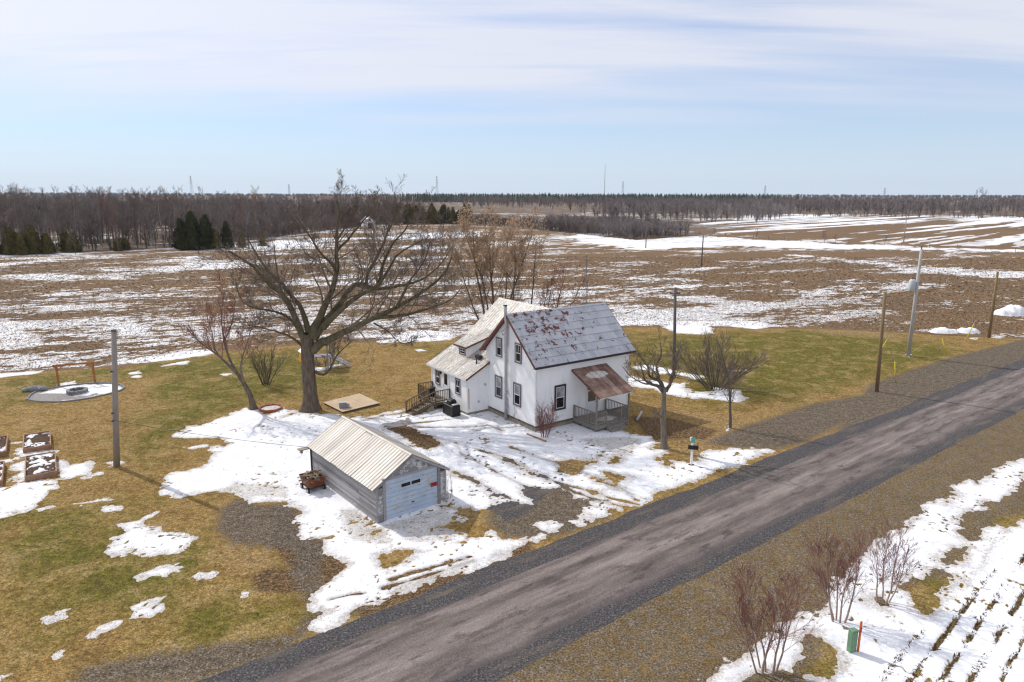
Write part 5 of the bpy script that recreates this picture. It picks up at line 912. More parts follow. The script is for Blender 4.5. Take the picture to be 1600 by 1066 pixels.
# ------------------------------------------------------------------ garage
GO = (-6.871, 32.702); GA = R(39.007)
def gp(u, v, z=0.0):
    return (GO[0] + u * math.cos(GA) - v * math.sin(GA), GO[1] + u * math.sin(GA) + v * math.cos(GA), z)
def build_garage():
    g = empty('garage', (GO[0], GO[1], 0), GA)
    tag(g, 'weathered grey board garage with a corrugated roof and blue overhead door', 'garage')
    W_, L_, ZE, ZR = 4.207, 8.03, 1.86, 3.22; mid = W_ / 2; B = M['boards']; Fk = M['flaking']
    sp = (ZR - ZE) / mid
    mb = MB(); mb.extr([(0.02, 0.05, 0), (0.02, 0.05, ZE), (mid, 0.05, ZR - 0.02), (W_ - 0.02, 0.05, ZE), (W_ - 0.02, 0.05, 0)], (0, L_ - 0.1, 0)); core = mb.build('wall_core', M['pole_dark'], g)
    rs = random.Random(5)
    bh = 0.133
    def plank(a, b, mat, par=core):           # axis-aligned board box a..b
        MB().box(a[0], b[0], a[1], b[1], a[2], b[2]).build('plank', mat, par)
    z = 0.02; k = 0
    while z < ZE - 0.02:                         # left and right sides: two lengths of board per course
        z1 = min(z + bh - 0.006, ZE); j = 1.9 + (0.25 if k % 3 == 1 else 0.0); t = rs.uniform(0, 0.006)
        for (y0, y1) in ((0.0, j - 0.003), (j + 0.003, L_)):
            plank((-0.012 - t, y0, z), (0.02, y1, z1), B); plank((W_ - 0.02, y0, z), (W_ + 0.012 + t, y1, z1), B)
        for (x0, x1) in ((0.016, 0.36), (3.86, W_ - 0.016)): plank((x0, -0.016 - t, z), (x1, 0.05, z1), Fk)
        z += bh; k += 1
    z = 2.34
    while z < ZR - 0.1:                          # front gable boards, cut to the slope
        z1 = min(z + bh - 0.006, ZR - 0.05); x0, x1 = (z - ZE) / sp, W_ - (z - ZE) / sp; y0, y1 = (z1 - ZE) / sp, W_ - (z1 - ZE) / sp; t = rs.uniform(0, 0.008)
        MB().extr([(x0, -0.016 - t, z), (x1, -0.016 - t, z), (y1, -0.016 - t, z1), (y0, -0.016 - t, z1)], (0, 0.06, 0)).build('plank', Fk, core); z += bh
    z = 0.02
    while z < ZR - 0.1:
        z1 = z + bh - 0.006; x0 = max(0.0, (z - ZE) / sp); y0 = max(0.0, (z1 - ZE) / sp)
        MB().extr([(x0, L_ - 0.05, z), (W_ - x0, L_ - 0.05, z), (W_ - y0, L_ - 0.05, z1), (y0, L_ - 0.05, z1)], (0, 0.066, 0)).build('plank', B, core); z += bh
    for x in (-0.03, W_ - 0.08): MB().box(x, x + 0.11, -0.032, -0.016, 0, ZE - 0.02).build('corner_board', B, g)
    # door casing
    MB().box(0.37, 0.53, -0.05, 0.04, 0, 2.20).build('door_post', B, g); MB().box(3.68, 3.85, -0.05, 0.04, 0, 2.20).build('door_post', B, g)
    MB().box(0.37, 3.85, -0.052, 0.04, 2.203, 2.335).build('door_header', B, g)
    # overhead door of five sections
    dd = MB().box(0.535, 3.675, 0.015, 0.045, 0.01, 2.195).build('overhead_door', M['door_paint'], g)
    ns = 9; sh = 2.185 / ns
    for i in range(ns):
        z0 = 0.012 + i * sh; mb = MB(); mb.box(0.54, 3.67, -0.012 - 0.004 * (i % 2), 0.014, z0 + 0.006, z0 + sh - 0.006); bevel(mb.build('door_section', M['door_paint'], dd), 0.008)
    for a0, a1 in ((1.46, 1.99), (2.07, 2.60)):
        MB().box(a0 - 0.03, a1 + 0.03, -0.024, -0.017, 1.58, 1.82).build('window_bead', M['door_paint'], dd); MB().box(a0, a1, -0.030, -0.0245, 1.61, 1.79).build('pane', M['glass'], dd)
    sg = MB().box(3.24, 3.64, -0.030, -0.020, 1.12, 1.36).build('red_sign', M['red_sign'], dd)
    mb = MB(); mb.box(3.29, 3.42, -0.034, -0.031, 1.25, 1.32); mb.box(3.44, 3.58, -0.034, -0.031, 1.16, 1.22); mb.box(3.46, 3.60, -0.034, -0.031, 1.27, 1.31); mb.build('sign_marks', M['dark_trim'], sg)
    MB().box(2.05, 2.20, -0.05, -0.017, 0.60, 0.65).build('door_handle', M['dark_trim'], dd)
    # corrugated roof: sheets with real ribs
    e, rk = 0.236, 0.07; ze, zr = 1.92, 3.31; run = mid + e; th = math.atan2(zr - ze, run); sl = math.hypot(run, zr - ze)
    mb = MB(); mb.extr([(-e + 0.03, -rk + 0.03, ze - 0.06), (mid, -rk + 0.03, zr - 0.06), (W_ + e - 0.03, -rk + 0.03, ze - 0.06), (W_ + e - 0.03, -rk + 0.03, ze - 0.10), (mid, -rk + 0.03, zr - 0.12), (-e + 0.03, -rk + 0.03, ze - 0.10)], (0, L_ + 2 * rk - 0.06, 0)); rf = mb.build('roof', B, g)
    nsh = 10; sw = (L_ + 2 * rk) / nsh; ribs = 3; seg = ribs * 8
    P = []; Fq = []
    for i in range(seg + 1):
        y = sw * i / seg * 1.012; ph = 2 * math.pi * ribs * i / seg; zz_ = 0.026 * (max(0.0, math.cos(ph)) ** 1.5)
        P += [(0, y, zz_), (sl, y, zz_)]
    for i in range(seg): Fq.append((2 * i, 2 * i + 1, 2 * i + 3, 2 * i + 2))
    mb = MB(); mb.add(P, Fq); me = mb.mesh('roof_sheet', M['garage_roof'])
    for side in (0, 1):
        for k in range(nsh):
            o = bpy.data.objects.new('roof_sheet', me); link(o, rf); s_ = o.modifiers.new('thick', 'SOLIDIFY'); s_.thickness = 0.006; s_.offset = -1
            jj = rs.uniform(-0.02, 0.02); tw = rs.uniform(-0.004, 0.004)
            if side == 0: o.matrix_local = Matrix.Translation((-e + jj, -rk + k * sw, ze - 0.045 + 0.004 * (k % 2))) @ Matrix.Rotation(-th + tw, 4, 'Y')
            else: o.matrix_local = Matrix.Translation((W_ + e + jj, -rk + (k + 1) * sw, ze - 0.045 + 0.004 * (k % 2))) @ Matrix.Rotation(math.pi, 4, 'Z') @ Matrix.Rotation(-th + tw, 4, 'Y')
    MB().extr([(mid - 0.09, -rk, zr - 0.065), (mid, -rk, zr + 0.005), (mid + 0.09, -rk, zr - 0.065), (mid, -rk, zr - 0.02)], (0, L_ + 2 * rk, 0)).build('ridge_cap', M['garage_roof'], rf)
    for s0 in (-e + 0.02, W_ + e - 0.02): MB().beam((s0, -rk - 0.01, ze - 0.10), (mid, -rk - 0.01, zr - 0.115), 0.025, 0.12).build('rake_board', B, rf)
    MB().box(-0.75, -0.05, L_ - 0.10, L_ + 0.30, 1.72, 1.78).build('loose_board', M['pole_grey'], g); MB().box(-0.62, -0.50, L_ + 0.05, L_ + 0.17, 1.50, 1.72).build('bracket', M['pole_grey'], g)
    MB().tube([(-0.06, L_ - 0.05, 0), (-0.06, L_ - 0.05, 1.8)], 0.05, 8).build('downpipe', M['dark_trim'], g)
build_garage()
# ------------------------------------------------------------------ trees
def unit(a): return a / np.maximum(np.linalg.norm(a, axis=-1, keepdims=True), 1e-9)
def polylines(rng, start, d, length, rad, N, wander, up, taper):
    B = len(start); pts = np.zeros((B, N, 3)); pts[:, 0] = start; step = (length / (N - 1))[:, None]; d = unit(d); dirs = np.zeros((B, N, 3)); dirs[:, 0] = d
    for i in range(1, N):
        d = unit(d + rng.normal(0, wander, (B, 3)) + np.array([0, 0, up])); pts[:, i] = pts[:, i - 1] + d * step; dirs[:, i] = d
    rr = rad[:, None] * (1 - (1 - taper) * np.linspace(0, 1, N)[None, :])
    return pts, dirs, rr
def children(rng, pts, dirs, rr, length, n, t0, t1, ang, ratio, rratio, bias_up=0.0, rmin=0.004, keep=1.0):
    B, N, _ = pts.shape; bi = np.repeat(np.arange(B), n); k = len(bi)
    t = np.clip(np.tile((np.arange(n) + 0.5) / n, B) + rng.uniform(-0.5, 0.5, k) / n, 0, 1) * (t1 - t0) + t0
    if keep < 1: m = rng.random(k) < keep; bi, t = bi[m], t[m]; k = len(bi)
    f = t * (N - 1); i0 = np.minimum(f.astype(int), N - 2); w = (f - i0)[:, None]
    p = pts[bi, i0] * (1 - w) + pts[bi, i0 + 1] * w; d = unit(dirs[bi, i0] * (1 - w) + dirs[bi, i0 + 1] * w); r = rr[bi, i0] * (1 - w[:, 0]) + rr[bi, i0 + 1] * w[:, 0]
    perp = rng.normal(0, 1, (k, 3)) + np.array([0, 0, bias_up]); perp = unit(perp - d * (perp * d).sum(1, keepdims=True))
    a = rng.normal(ang, ang * 0.25, k)[:, None]
    cd = d * np.cos(a) + perp * np.sin(a)
    L = length[bi] * ratio * rng.uniform(0.6, 1.25, k) * (1.15 - 0.55 * t)
    return p, cd, L, np.maximum(r * rratio, rmin)
def tubes(parts, sides):
    """parts: list of (pts (B,N,3), rad (B,N)) -> V, F"""
    VV = []; FF = []; off = 0
    for pts, rad in parts:
        B, N, _ = pts.shape
        if B == 0: continue
        t = np.zeros_like(pts); t[:, 1:-1] = pts[:, 2:] - pts[:, :-2]; t[:, 0] = pts[:, 1] - pts[:, 0]; t[:, -1] = pts[:, -1] - pts[:, -2]; t = unit(t)
        ref = np.where(np.abs(t[:, :1, 2:3]) < 0.8, np.array([0, 0, 1.0]), np.array([1.0, 0, 0])); a = unit(np.cross(t, np.broadcast_to(ref, t.shape))); b = np.cross(t, a)
        th = 2 * np.pi * np.arange(sides) / sides
        ring = pts[:, :, None, :] + rad[:, :, None, None] * (a[:, :, None, :] * np.cos(th)[None, None, :, None] + b[:, :, None, :] * np.sin(th)[None, None, :, None])
        VV.append(ring.reshape(-1, 3))
        bi, ni, si = np.meshgrid(np.arange(B), np.arange(N - 1), np.arange(sides), indexing='ij'); s2 = (si + 1) % sides
        base = off + bi * N * sides
        FF.append(np.stack([base + ni * sides + si, base + ni * sides + s2, base + (ni + 1) * sides + s2, base + (ni + 1) * sides + si], -1).reshape(-1, 4))
        off += B * N * sides
    return np.concatenate(VV), np.concatenate(FF)
def resample(pts, n):
    P = np.asarray(pts, float); 
    # Catmull-Rom through the points
    Q = []; m = len(P)
    for i in range(m - 1):
        p0, p1, p2, p3 = P[max(i - 1, 0)], P[i], P[i + 1], P[min(i + 2, m - 1)]
        for t in np.linspace(0, 1, 6, endpoint=False):
            Q.append(0.5 * (2 * p1 + (p2 - p0) * t + (2 * p0 - 5 * p1 + 4 * p2 - p3) * t * t + (3 * p1 - p0 - 3 * p2 + p3) * t ** 3))
    Q.append(P[-1]); Q = np.array(Q); s = np.r_[0, np.cumsum(np.linalg.norm(np.diff(Q, axis=0), axis=1))]
    return np.stack([np.interp(np.linspace(0, s[-1], n), s, Q[:, k]) for k in range(3)], 1), s[-1]
def leaf_quads(rng, pts, size, droop=0.3):
    n = len(pts); a = unit(rng.normal(0, 1, (n, 3)) + np.array([0, 0, -droop])); b = unit(np.cross(a, rng.normal(0, 1, (n, 3)))); s = size * rng.uniform(0.6, 1.4, (n, 1))
    V = np.stack([pts - b * s * 0.35, pts + a * s * 0.5 - b * s * 0.1, pts + a * s, pts + a * s * 0.5 + b * s * 0.45], 1).reshape(-1, 3)
    return V, np.arange(4 * n).reshape(-1, 4)
def tree_from_limbs(name, label, cat, base, limbs, spec, mats, seed, sides=(10, 4, 3), leaves=None, rmin=0.011):
    """hand-laid limbs, then generated boughs and twigs"""
    rng = np.random.default_rng(seed); root = empty(name, (base[0], base[1], 0)); tag(root, label, cat)
    N = 14; allp, alld, allr, alll = [], [], [], []
    for i, (r0, r1, pts) in enumerate(limbs):
        P, L = resample(pts, N); d = np.gradient(P, axis=0); rr = r0 + (r1 * 0.85 - r0) * np.linspace(0, 1, N) ** 0.7
        if i == 0: rr = rr * np.interp(np.linspace(0, 1, N), [0, 0.06, 0.2, 1], [1.55, 1.25, 1.03, 1.0])
        jit = rng.normal(0, 1, (N, 3)) * (rr[:, None] * 0.18); jit[0] = 0; P2 = P + jit * (i > 0)
        V, F = tubes([(P2[None], rr[None])], sides[0] if i == 0 else max(6, sides[0] - 3))
        if i == 0:        # furrowed, flared butt
            nn = len(V) // N; ang = np.arctan2(V[:, 1] - np.repeat(P[:, 1], nn), V[:, 0] - np.repeat(P[:, 0], nn)); hgt = np.clip(1 - V[:, 2] / 1.2, 0, 1)
            f = 1 + 0.10 * np.sin(ang * 5 + 1) * hgt + 0.03 * np.sin(ang * 9); cx = np.repeat(P[:, :2], nn, 0); V[:, :2] = cx + (V[:, :2] - cx) * f[:, None]
            V[:, 2] = np.where(V[:, 2] < 0.02, -0.15, V[:, 2])
        mesh_obj('trunk' if i == 0 else 'limb', fast_mesh('limb', V, F, mats[0] if i == 0 else mats[1], True), root)
        if i > 0: allp.append(P2); alld.append(d); allr.append(rr); alll.append(L)
    pts, dirs, rr, ln = np.array(allp), unit(np.array(alld)), np.array(allr), np.array(alll)
    parts = []; tips = []
    for lv, (n, t0, ang, ratio, rratio, Np, wander, up, taper, keep) in enumerate(spec):
        p, cd, L, r = children(rng, pts, dirs, rr, ln, n, t0, 1.0, ang, ratio, rratio, 0.6 if lv == 0 else 0.2, rmin, keep)
        pts, dirs, rr = polylines(rng, p, cd, L, r, Np, wander, up, taper); ln = L
        parts.append((pts, np.maximum(rr, rmin * 0.7))); tips.append(pts[:, -2:].reshape(-1, 3))
    V1, F1 = tubes(parts[:1], sides[1]); V2, F2 = tubes(parts[1:], sides[2])
    me = fast_mesh('crown', np.concatenate([V1, V2]), np.concatenate([F1, F2 + len(V1)]), mats[2]); mesh_obj('crown', me, root)
    if leaves:
        cnt, size, lm, sel = leaves; tp = np.concatenate(tips[-2:]); 
        if sel is not None: tp = tp[sel(tp)]
        tp = tp[rng.integers(0, len(tp), cnt)] + rng.normal(0, 0.08, (cnt, 3)); V, F = leaf_quads(rng, tp, size); mesh_obj('leaves', fast_mesh('leaves', V, F, lm), root)
    return root
# (n, t0, angle, length ratio, radius ratio, points, wander, up, taper, keep)
BIG = [(11, 0.18, 0.80, 0.42, 0.34, 8, 0.11, 0.03, 0.22, 1), (8, 0.12, 0.70, 0.46, 0.46, 6, 0.11, 0.04, 0.35, 1), (7, 0.12, 0.65, 0.52, 0.55, 5, 0.11, 0.04, 0.45, 1), (3, 0.2, 0.5, 0.55, 0.7, 3, 0.1, 0.03, 0.6, 0.9)]
tree_from_limbs('maple_tree', 'huge spreading bare maple with a thick furrowed trunk behind the garage', 'tree', PT['big'], BIG_LIMBS, BIG, (M['bark'], M['bark_moss'], M['twig']), 11, (14, 4, 3), None, 0.0095)
LEAN = [(9, 0.2, 0.6, 0.46, 0.42, 6, 0.09, 0.08, 0.3, 1), (7, 0.2, 0.55, 0.5, 0.5, 5, 0.09, 0.08, 0.4, 1), (4, 0.2, 0.5, 0.55, 0.6, 4, 0.09, 0.05, 0.5, 1)]
tree_from_limbs('leaning_tree', 'small leaning tree with russet twig ends left of the maple', 'tree', PT['lean'], LEAN_LIMBS, LEAN, (M['bark'], M['twig'], M['twig_red']), 12, (9, 4, 3), (3600, 0.085, M['bud_leaf'], lambda p: p[:, 0] < 1.0), 0.009)
PRUN = [(9, 0.22, 0.8, 0.45, 0.45, 5, 0.25, 0.10, 0.3, 1), (5, 0.2, 0.7, 0.5, 0.55, 4, 0.22, 0.08, 0.4, 1), (5, 0.2, 0.7, 0.55, 0.6, 3, 0.15, 0.05, 0.5, 1)]
tree_from_limbs('pruned_tree', 'stout grey pruned tree with crooked branches beside the mailbox', 'tree', PT['pruned'], PRUNED_LIMBS, PRUN, (M['bark_grey'], M['bark'], M['twig']), 13, (10, 4, 3), None, 0.009)

def stems_plant(name, label, cat, base, stems, spec, mats, seed, sides=(6, 3), leaves=None, rmin=0.008, group=None, root=None, trunk_name='stem', up0=0.03):
    """stems: list of (dx, dy, lean_x, lean_y, height, radius)"""
    rng = np.random.default_rng(seed)
    if root is None: root = empty(name, (base[0], base[1], 0)); tag(root, label, cat, group)
    st = np.array([(s[0], s[1], -0.1) for s in stems]); d = np.array([(s[2], s[3], 1.0) for s in stems]); L = np.array([s[4] for s in stems]); r = np.array([s[5] for s in stems])
    pts, dirs, rr = polylines(rng, st, d, L, r, 9, 0.07, up0, 0.22)
    for i in range(len(stems)):
        V, F = tubes([(pts[i:i + 1], rr[i:i + 1])], sides[0]); mesh_obj(trunk_name, fast_mesh(trunk_name, V, F, mats[0], True), root)
    ln = L; parts = []; tips = []
    for lv, (n, t0, ang, ratio, rratio, Np, wander, up, taper, keep) in enumerate(spec):
        p, cd, L2, r2 = children(rng, pts, dirs, rr, ln, n, t0, 1.0, ang, ratio, rratio, 0.3, rmin, keep)
        pts, dirs, rr = polylines(rng, p, cd, L2, r2, Np, wander, up, taper); ln = L2; parts.append((pts, np.maximum(rr, rmin * 0.7))); tips.append(pts[:, -2:].reshape(-1, 3))
    V, F = tubes(parts, sides[1]); mesh_obj('crown', fast_mesh('crown', V, F, mats[1]), root)
    if leaves:
        cnt, size, lm, sel = leaves; tp = np.concatenate(tips); 
        if sel is not None: tp = tp[sel(tp)]
        tp = tp[rng.integers(0, len(tp), cnt)] + rng.normal(0, 0.22, (cnt, 3)); V, F = leaf_quads(rng, tp, size); mesh_obj('leaves', fast_mesh('leaves', V, F, lm), root)
    return root
def fan(rs, n, spread, lean, h, r, hj=0.25):
    o = []
    for i in range(n):
        a = 2 * math.pi * (i + rs.random()) / n; k = rs.uniform(0.25, 1.0)
        o.append((math.cos(a) * spread * k, math.sin(a) * spread * k, math.cos(a) * lean * k, math.sin(a) * lean * k, h * rs.uniform(1 - hj, 1 + hj * 0.3), r * rs.uniform(0.6, 1.15)))
    return o
rs = random.Random(21)
UPR = [(11, 0.15, 0.55, 0.38, 0.42, 6, 0.07, 0.06, 0.4, 1), (6, 0.15, 0.5, 0.48, 0.55, 4, 0.08, 0.06, 0.5, 1), (3, 0.2, 0.45, 0.55, 0.7, 3, 0.08, 0.04, 0.6, 0.8)]
stems_plant('slender_tree', 'slender young bare tree standing alone by the roadside lawn', 'tree', PT['thin'], [(0, 0, 0.0, 0.0, 6.2, 0.12)], [(34, 0.26, 0.75, 0.25, 0.35, 6, 0.08, 0.10, 0.35, 1), (8, 0.15, 0.6, 0.42, 0.55, 4, 0.12, 0.08, 0.5, 1), (3, 0.2, 0.5, 0.5, 0.7, 3, 0.1, 0.05, 0.6, 1)], (M['pole_dark'], M['twig']), 31, (8, 3))
stems_plant('rounded_bush', 'wide rounded bare bush behind the slender roadside tree', 'bush', PT['bush'], fan(rs, 26, 0.8, 1.2, 4.4, 0.055), UPR, (M['bark'], M['twig_mid']), 32, (6, 3), None, 0.009, up0=-0.02)
stems_plant('low_shrub', 'small dark many-stemmed shrub on the lawn left of the maple', 'shrub', PT['shrub_l'], fan(rs, 9, 0.3, 0.45, 3.3, 0.06), UPR, (M['bark'], M['twig']), 33)
stems_plant('red_shrub', 'small red twigged shrub at the front corner of the house', 'shrub', PT['redshrub'], fan(rs, 12, 0.22, 0.42, 2.3, 0.026), UPR, (M['twig_red'], M['twig_red']), 34, (5, 3), (900, 0.04, M['bud_leaf'], None), 0.006)
stems_plant('sapling', 'thin bare sapling against the gable wall by the stove pipe', 'sapling', PT['sapling'], [(0, 0, 0.02, 0, 1.9, 0.022)], [(9, 0.2, 0.7, 0.3, 0.4, 4, 0.12, 0.1, 0.4, 1), (4, 0.2, 0.6, 0.45, 0.6, 3, 0.1, 0.05, 0.5, 1)], (M['birch'], M['twig_pale']), 35, (5, 3), None, 0.005)
stems_plant('garage_weed', 'dry weed stalks growing at the right corner of the garage', 'weeds', gp(4.55, 0.25)[:2], fan(rs, 7, 0.25, 0.2, 1.7, 0.014), [(5, 0.4, 0.5, 0.25, 0.6, 3, 0.1, 0.05, 0.5, 1)], (M['dead_leaf'], M['twig_pale']), 36, (4, 3), None, 0.005)
stems_plant('garage_weed', 'bare weed stalks along the far right wall of the garage', 'weeds', gp(4.75, 3.6)[:2], fan(rs, 6, 0.5, 0.15, 1.9, 0.012), [(5, 0.4, 0.5, 0.25, 0.6, 3, 0.1, 0.05, 0.5, 1)], (M['twig_pale'], M['twig_pale']), 37, (4, 3), None, 0.005)
# trees behind the house, old leaves still hanging
TALL = [(13, 0.25, 0.6, 0.32, 0.40, 6, 0.07, 0.06, 0.35, 1), (7, 0.15, 0.55, 0.48, 0.52, 5, 0.08, 0.05, 0.45, 1), (4, 0.2, 0.5, 0.55, 0.6, 3, 0.08, 0.03, 0.6, 0.9)]
stems_plant('leafy_tree', 'tall clump of stems with tan clinging leaves behind the house wing', 'tree', (-1.8, 79.1), [(0, 0, -0.04, 0, 13.3, 0.19), (0.6, 0.4, 0.16, 0, 12.7, 0.15), (-0.7, 0.2, -0.22, 0, 12.9, 0.16), (1.2, -0.3, 0.30, 0.05, 12.0, 0.12), (-1.3, 0.3, -0.42, 0, 11.0, 0.12), (0.2, 0.8, 0.06, 0.2, 12.6, 0.13), (-0.3, -0.5, -0.12, -0.15, 13.2, 0.13)], TALL, (M['bark'], M['twig_mid']), 41, (7, 3), (14000, 0.20, M['dead_leaf'], lambda p: p[:, 2] > 8.0), 0.013)
stems_plant('slim_tree', 'single slim dark stem rising behind the rear roof, leafless', 'tree', (1.7, 80.0), [(0, 0, 0.06, 0, 11.0, 0.13)], [(14, 0.4, 0.6, 0.2, 0.4, 5, 0.10, 0.09, 0.35, 1), (5, 0.15, 0.5, 0.45, 0.55, 4, 0.12, 0.08, 0.5, 1)], (M['bark'], M['twig']), 42, (7, 3), (700, 0.14, M['dead_leaf'], None), 0.012)
stems_plant('spreading_shrub', 'spreading russet shrub behind the ridge of the house', 'shrub', (4.1, 80.3), [(0, 0, 0.45, 0, 8.0, 0.10), (-0.3, 0, 0.15, 0, 7.4, 0.09), (0.3, 0.2, 0.65, 0.1, 7.6, 0.09), (-0.5, 0.3, -0.10, 0, 6.8, 0.08)], TALL, (M['bark'], M['twig_red']), 43, (6, 3), (900, 0.11, M['bud_leaf'], lambda p: p[:, 2] > 5), 0.012)
# roadside birches in the ditch
BIR = [(15, 0.22, 0.50, 0.40, 0.36, 6, 0.05, 0.03, 0.35, 1), (8, 0.2, 0.46, 0.46, 0.5, 4, 0.06, 0.03, 0.5, 1), (4, 0.2, 0.42, 0.55, 0.6, 3, 0.06, 0.02, 0.6, 0.9)]
stems_plant('ditch_birch', 'largest pinkish birch clump, lowest in the ditch near the camera', 'birch', PT['birch1'], [(0.1, 0.1, -0.30, 0.05, 3.2, 0.040), (0.25, 0, -0.08, 0.05, 3.5, 0.045), (0.4, 0.1, 0.04, 0.10, 3.5, 0.042), (0.6, 0, 0.20, 0.05, 3.5, 0.045), (0.3, 0.3, -0.18, 0.2, 3.1, 0.036), (0.75, 0.1, 0.42, 0.08, 3.1, 0.04)], BIR, (M['birch'], M['twig_red']), 51, (6, 3), None, 0.0052, 'birch clumps along the ditch')
stems_plant('ditch_birch', 'middle birch clump just behind the green pedestal', 'birch', PT['birch2'], [(-0.1, 0.1, -0.16, 0.08, 3.4, 0.045), (0.1, 0.0, 0.08, 0.14, 3.1, 0.04), (0.25, 0.0, 0.30, 0.10, 3.4, 0.042), (0.0, 0.2, -0.36, 0.2, 3.1, 0.036), (0.05, 0.2, -0.05, 0.3, 3.1, 0.036)], BIR, (M['birch'], M['twig_red']), 52, (6, 3), None, 0.0052, 'birch clumps along the ditch')
stems_plant('ditch_birch', 'smallest birch clump, on its own bare mound in the snow', 'birch', PT['birch3'], [(-0.15, 0.1, -0.14, 0.06, 2.9, 0.036), (0.0, 0.0, 0.05, 0.06, 3.0, 0.036), (0.15, 0.0, 0.26, 0.06, 2.9, 0.036), (0.3, 0.1, 0.46, 0.1, 2.5, 0.03)], BIR, (M['birch'], M['twig_red']), 53, (6, 3), None, 0.0052, 'birch clumps along the ditch')

# ------------------------------------------------------------------ yard things
def pole(name, label, base, h, r0, r1, mat, lean=(0, 0), cat='pole', group=None):
    root = empty(name, (base[0], base[1], 0)); tag(root, label, cat, group)
    MB().tube([(0, 0, -0.2), (lean[0] * 0.5, lean[1] * 0.5, h * 0.5), (lean[0], lean[1], h)], [r0, (r0 + r1) / 2, r1], 12).build('shaft', mat, root, True); return root
p = pole('yard_pole', 'leaning grey wooden pole alone on the left lawn', PT['pole_l'], 8.5, 0.19, 0.14, M['pole_grey'], (0.83, 0.0))
for zz_ in (3.0, 3.5, 6.1): MB().tube([(0.83 * zz_ / 8.5 - 0.02, -0.16, zz_), (0.83 * zz_ / 8.5 - 0.02, -0.32, zz_ + 0.03), (0.83 * zz_ / 8.5 - 0.02, -0.34, zz_ + 0.12)], [0.03, 0.05, 0.045], 8).build('insulator', M['insul'], p)
MB().box(0.72, 0.94, -0.1, 0.1, 8.40, 8.62).build('pole_cap', M['pole_dark'], p)
p = pole('service_pole', 'dark grey service pole between the house and the rounded bush', PT['pole_h'], 8.35, 0.17, 0.12, M['pole_dark'], (-0.3, 0))
MB().box(-0.75, 0.15, -0.05, 0.05, 7.75, 7.87).build('cross_arm', M['pole_dark'], p)
for a in (-0.68, -0.1, 0.1): MB().tube([(a, 0, 7.87), (a, 0, 8.02)], [0.05, 0.03], 8).build('insulator', M['insul'], p)
pole('roadside_pole', 'treated brown pole at the gravel edge, nearest along the road', PT['pole_a'], 8.6, 0.16, 0.13, M['pole_brown'], (-0.26, 0))
p = pole('transformer_pole', 'tall pale utility pole carrying a transformer can', PT['pole_t'], 11.2, 0.20, 0.13, M['pole_pale'])
mb = MB(); mb.tube([(-0.55, -0.05, 6.9), (-0.55, -0.05, 7.0), (-0.55, -0.05, 8.0), (-0.55, -0.05, 8.12)], [0.24, 0.30, 0.30, 0.2], 14); tf = mb.build('transformer', M['steel_blue'], p, True)
MB().tube([(-0.55, -0.05, 8.1), (-0.55, -0.05, 8.38)], [0.06, 0.04], 8).build('bushing', M['insul'], tf); MB().box(-0.27, -0.15, -0.1, 0.0, 7.2, 7.9).build('bracket', M['galv'], tf)
MB().tube([(0, 0, 11.1), (0, 0, 11.5)], [0.07, 0.05], 8).build('insulator', M['insul'], p); MB().box(-0.15, 0.15, -0.24, -0.15, 9.5, 9.6).build('bracket', M['galv'], p)
pole('roadside_pole', 'farther brown pole standing by the snow heaps at the lane', PT['pole_b'], 7.9, 0.17, 0.13, M['pole_brown'], (-0.1, 0))
for k, (q, h_, lb) in enumerate(((PT['far1'], 7.4, 'weathered pole with a cross bar out in the stubble field'), (PT['far2'], 8.4, 'slim far pole in the snowy middle of the field'), (PT['far3'], 9.8, 'distant pole at the edge of the striped field'))):
    p = pole('field_pole', lb, q, h_, 0.18, 0.13, M['pole_dark'] if k < 2 else M['pole_grey'])
    if k == 0: MB().box(-1.0, 1.0, -0.07, 0.07, h_ - 0.5, h_ - 0.36).build('cross_arm', M['pole_dark'], p)
def wire(name, label, a, b, sag, r=0.012, mat=None, cat='wire'):
    A, B = Vector(a), Vector(b); pts = [A.lerp(B, i / 24) - Vector((0, 0, sag * 4 * (i / 24) * (1 - i / 24))) for i in range(25)]
    o = MB().tube(pts, r, 5).build(name, mat or M['wire'], None, True); tag(o, label, cat)
PTp = PT['pole_t']; PH = PT['pole_h']; PL = PT['pole_l']
wire('service_wire', 'thin wire running from the left lawn pole to the garage', (PL[0] + 0.29, PL[1] - 0.3, 3.1), gp(-0.1, 8.0, 1.8), 0.15)
wire('service_wire', 'service wire from the dark pole to the house roof edge', (PH[0] - 0.8, PH[1], 7.95), hp(9.1, 2.6, 6.9), 0.3)
wire('power_line', 'power line from the transformer pole to the field pole with a cross bar', (PTp[0], PTp[1], 11.4), (PT['far1'][0], PT['far1'][1], 7.35), 1.6, 0.016, M['wire_pale'])
wire('power_line', 'power line running on from the transformer pole beyond the right edge', (PTp[0], PTp[1], 11.4), (120, 62, 11.4), 1.5, 0.016, M['wire_pale'])
wire('power_line', 'power line between the two far field poles', (PT['far1'][0], PT['far1'][1], 7.35), (PT['far2'][0], PT['far2'][1], 8.3), 0.9, 0.016, M['wire_pale'])
wire('service_wire', 'low wire from the transformer pole to the dark service pole', (PTp[0], PTp[1] - 0.15, 10.2), (PH[0] - 0.1, PH[1], 8.0), 1.1, 0.012, M['wire_pale'])
def marker(lb, base, tip, r=0.05):
    o = empty('guy_guard', (base[0], base[1], 0)); tag(o, lb, 'marker', 'yellow markers along the road lot')
    MB().tube([(0, 0, -0.05), tip], r, 8).build('sleeve', M['yellow'], o, True)
    A = Vector(tip); MB().tube([A, A * 1.25], r * 0.35, 6).build('guy_wire', M['galv'], o)
marker('yellow marker beside the foot of the nearest brown pole', PT['stake1'], (-0.33, 0, 1.95)); marker('yellow marker on the lawn right of the transformer pole', (46.2, 71.6), (-0.62, 0.2, 1.7))
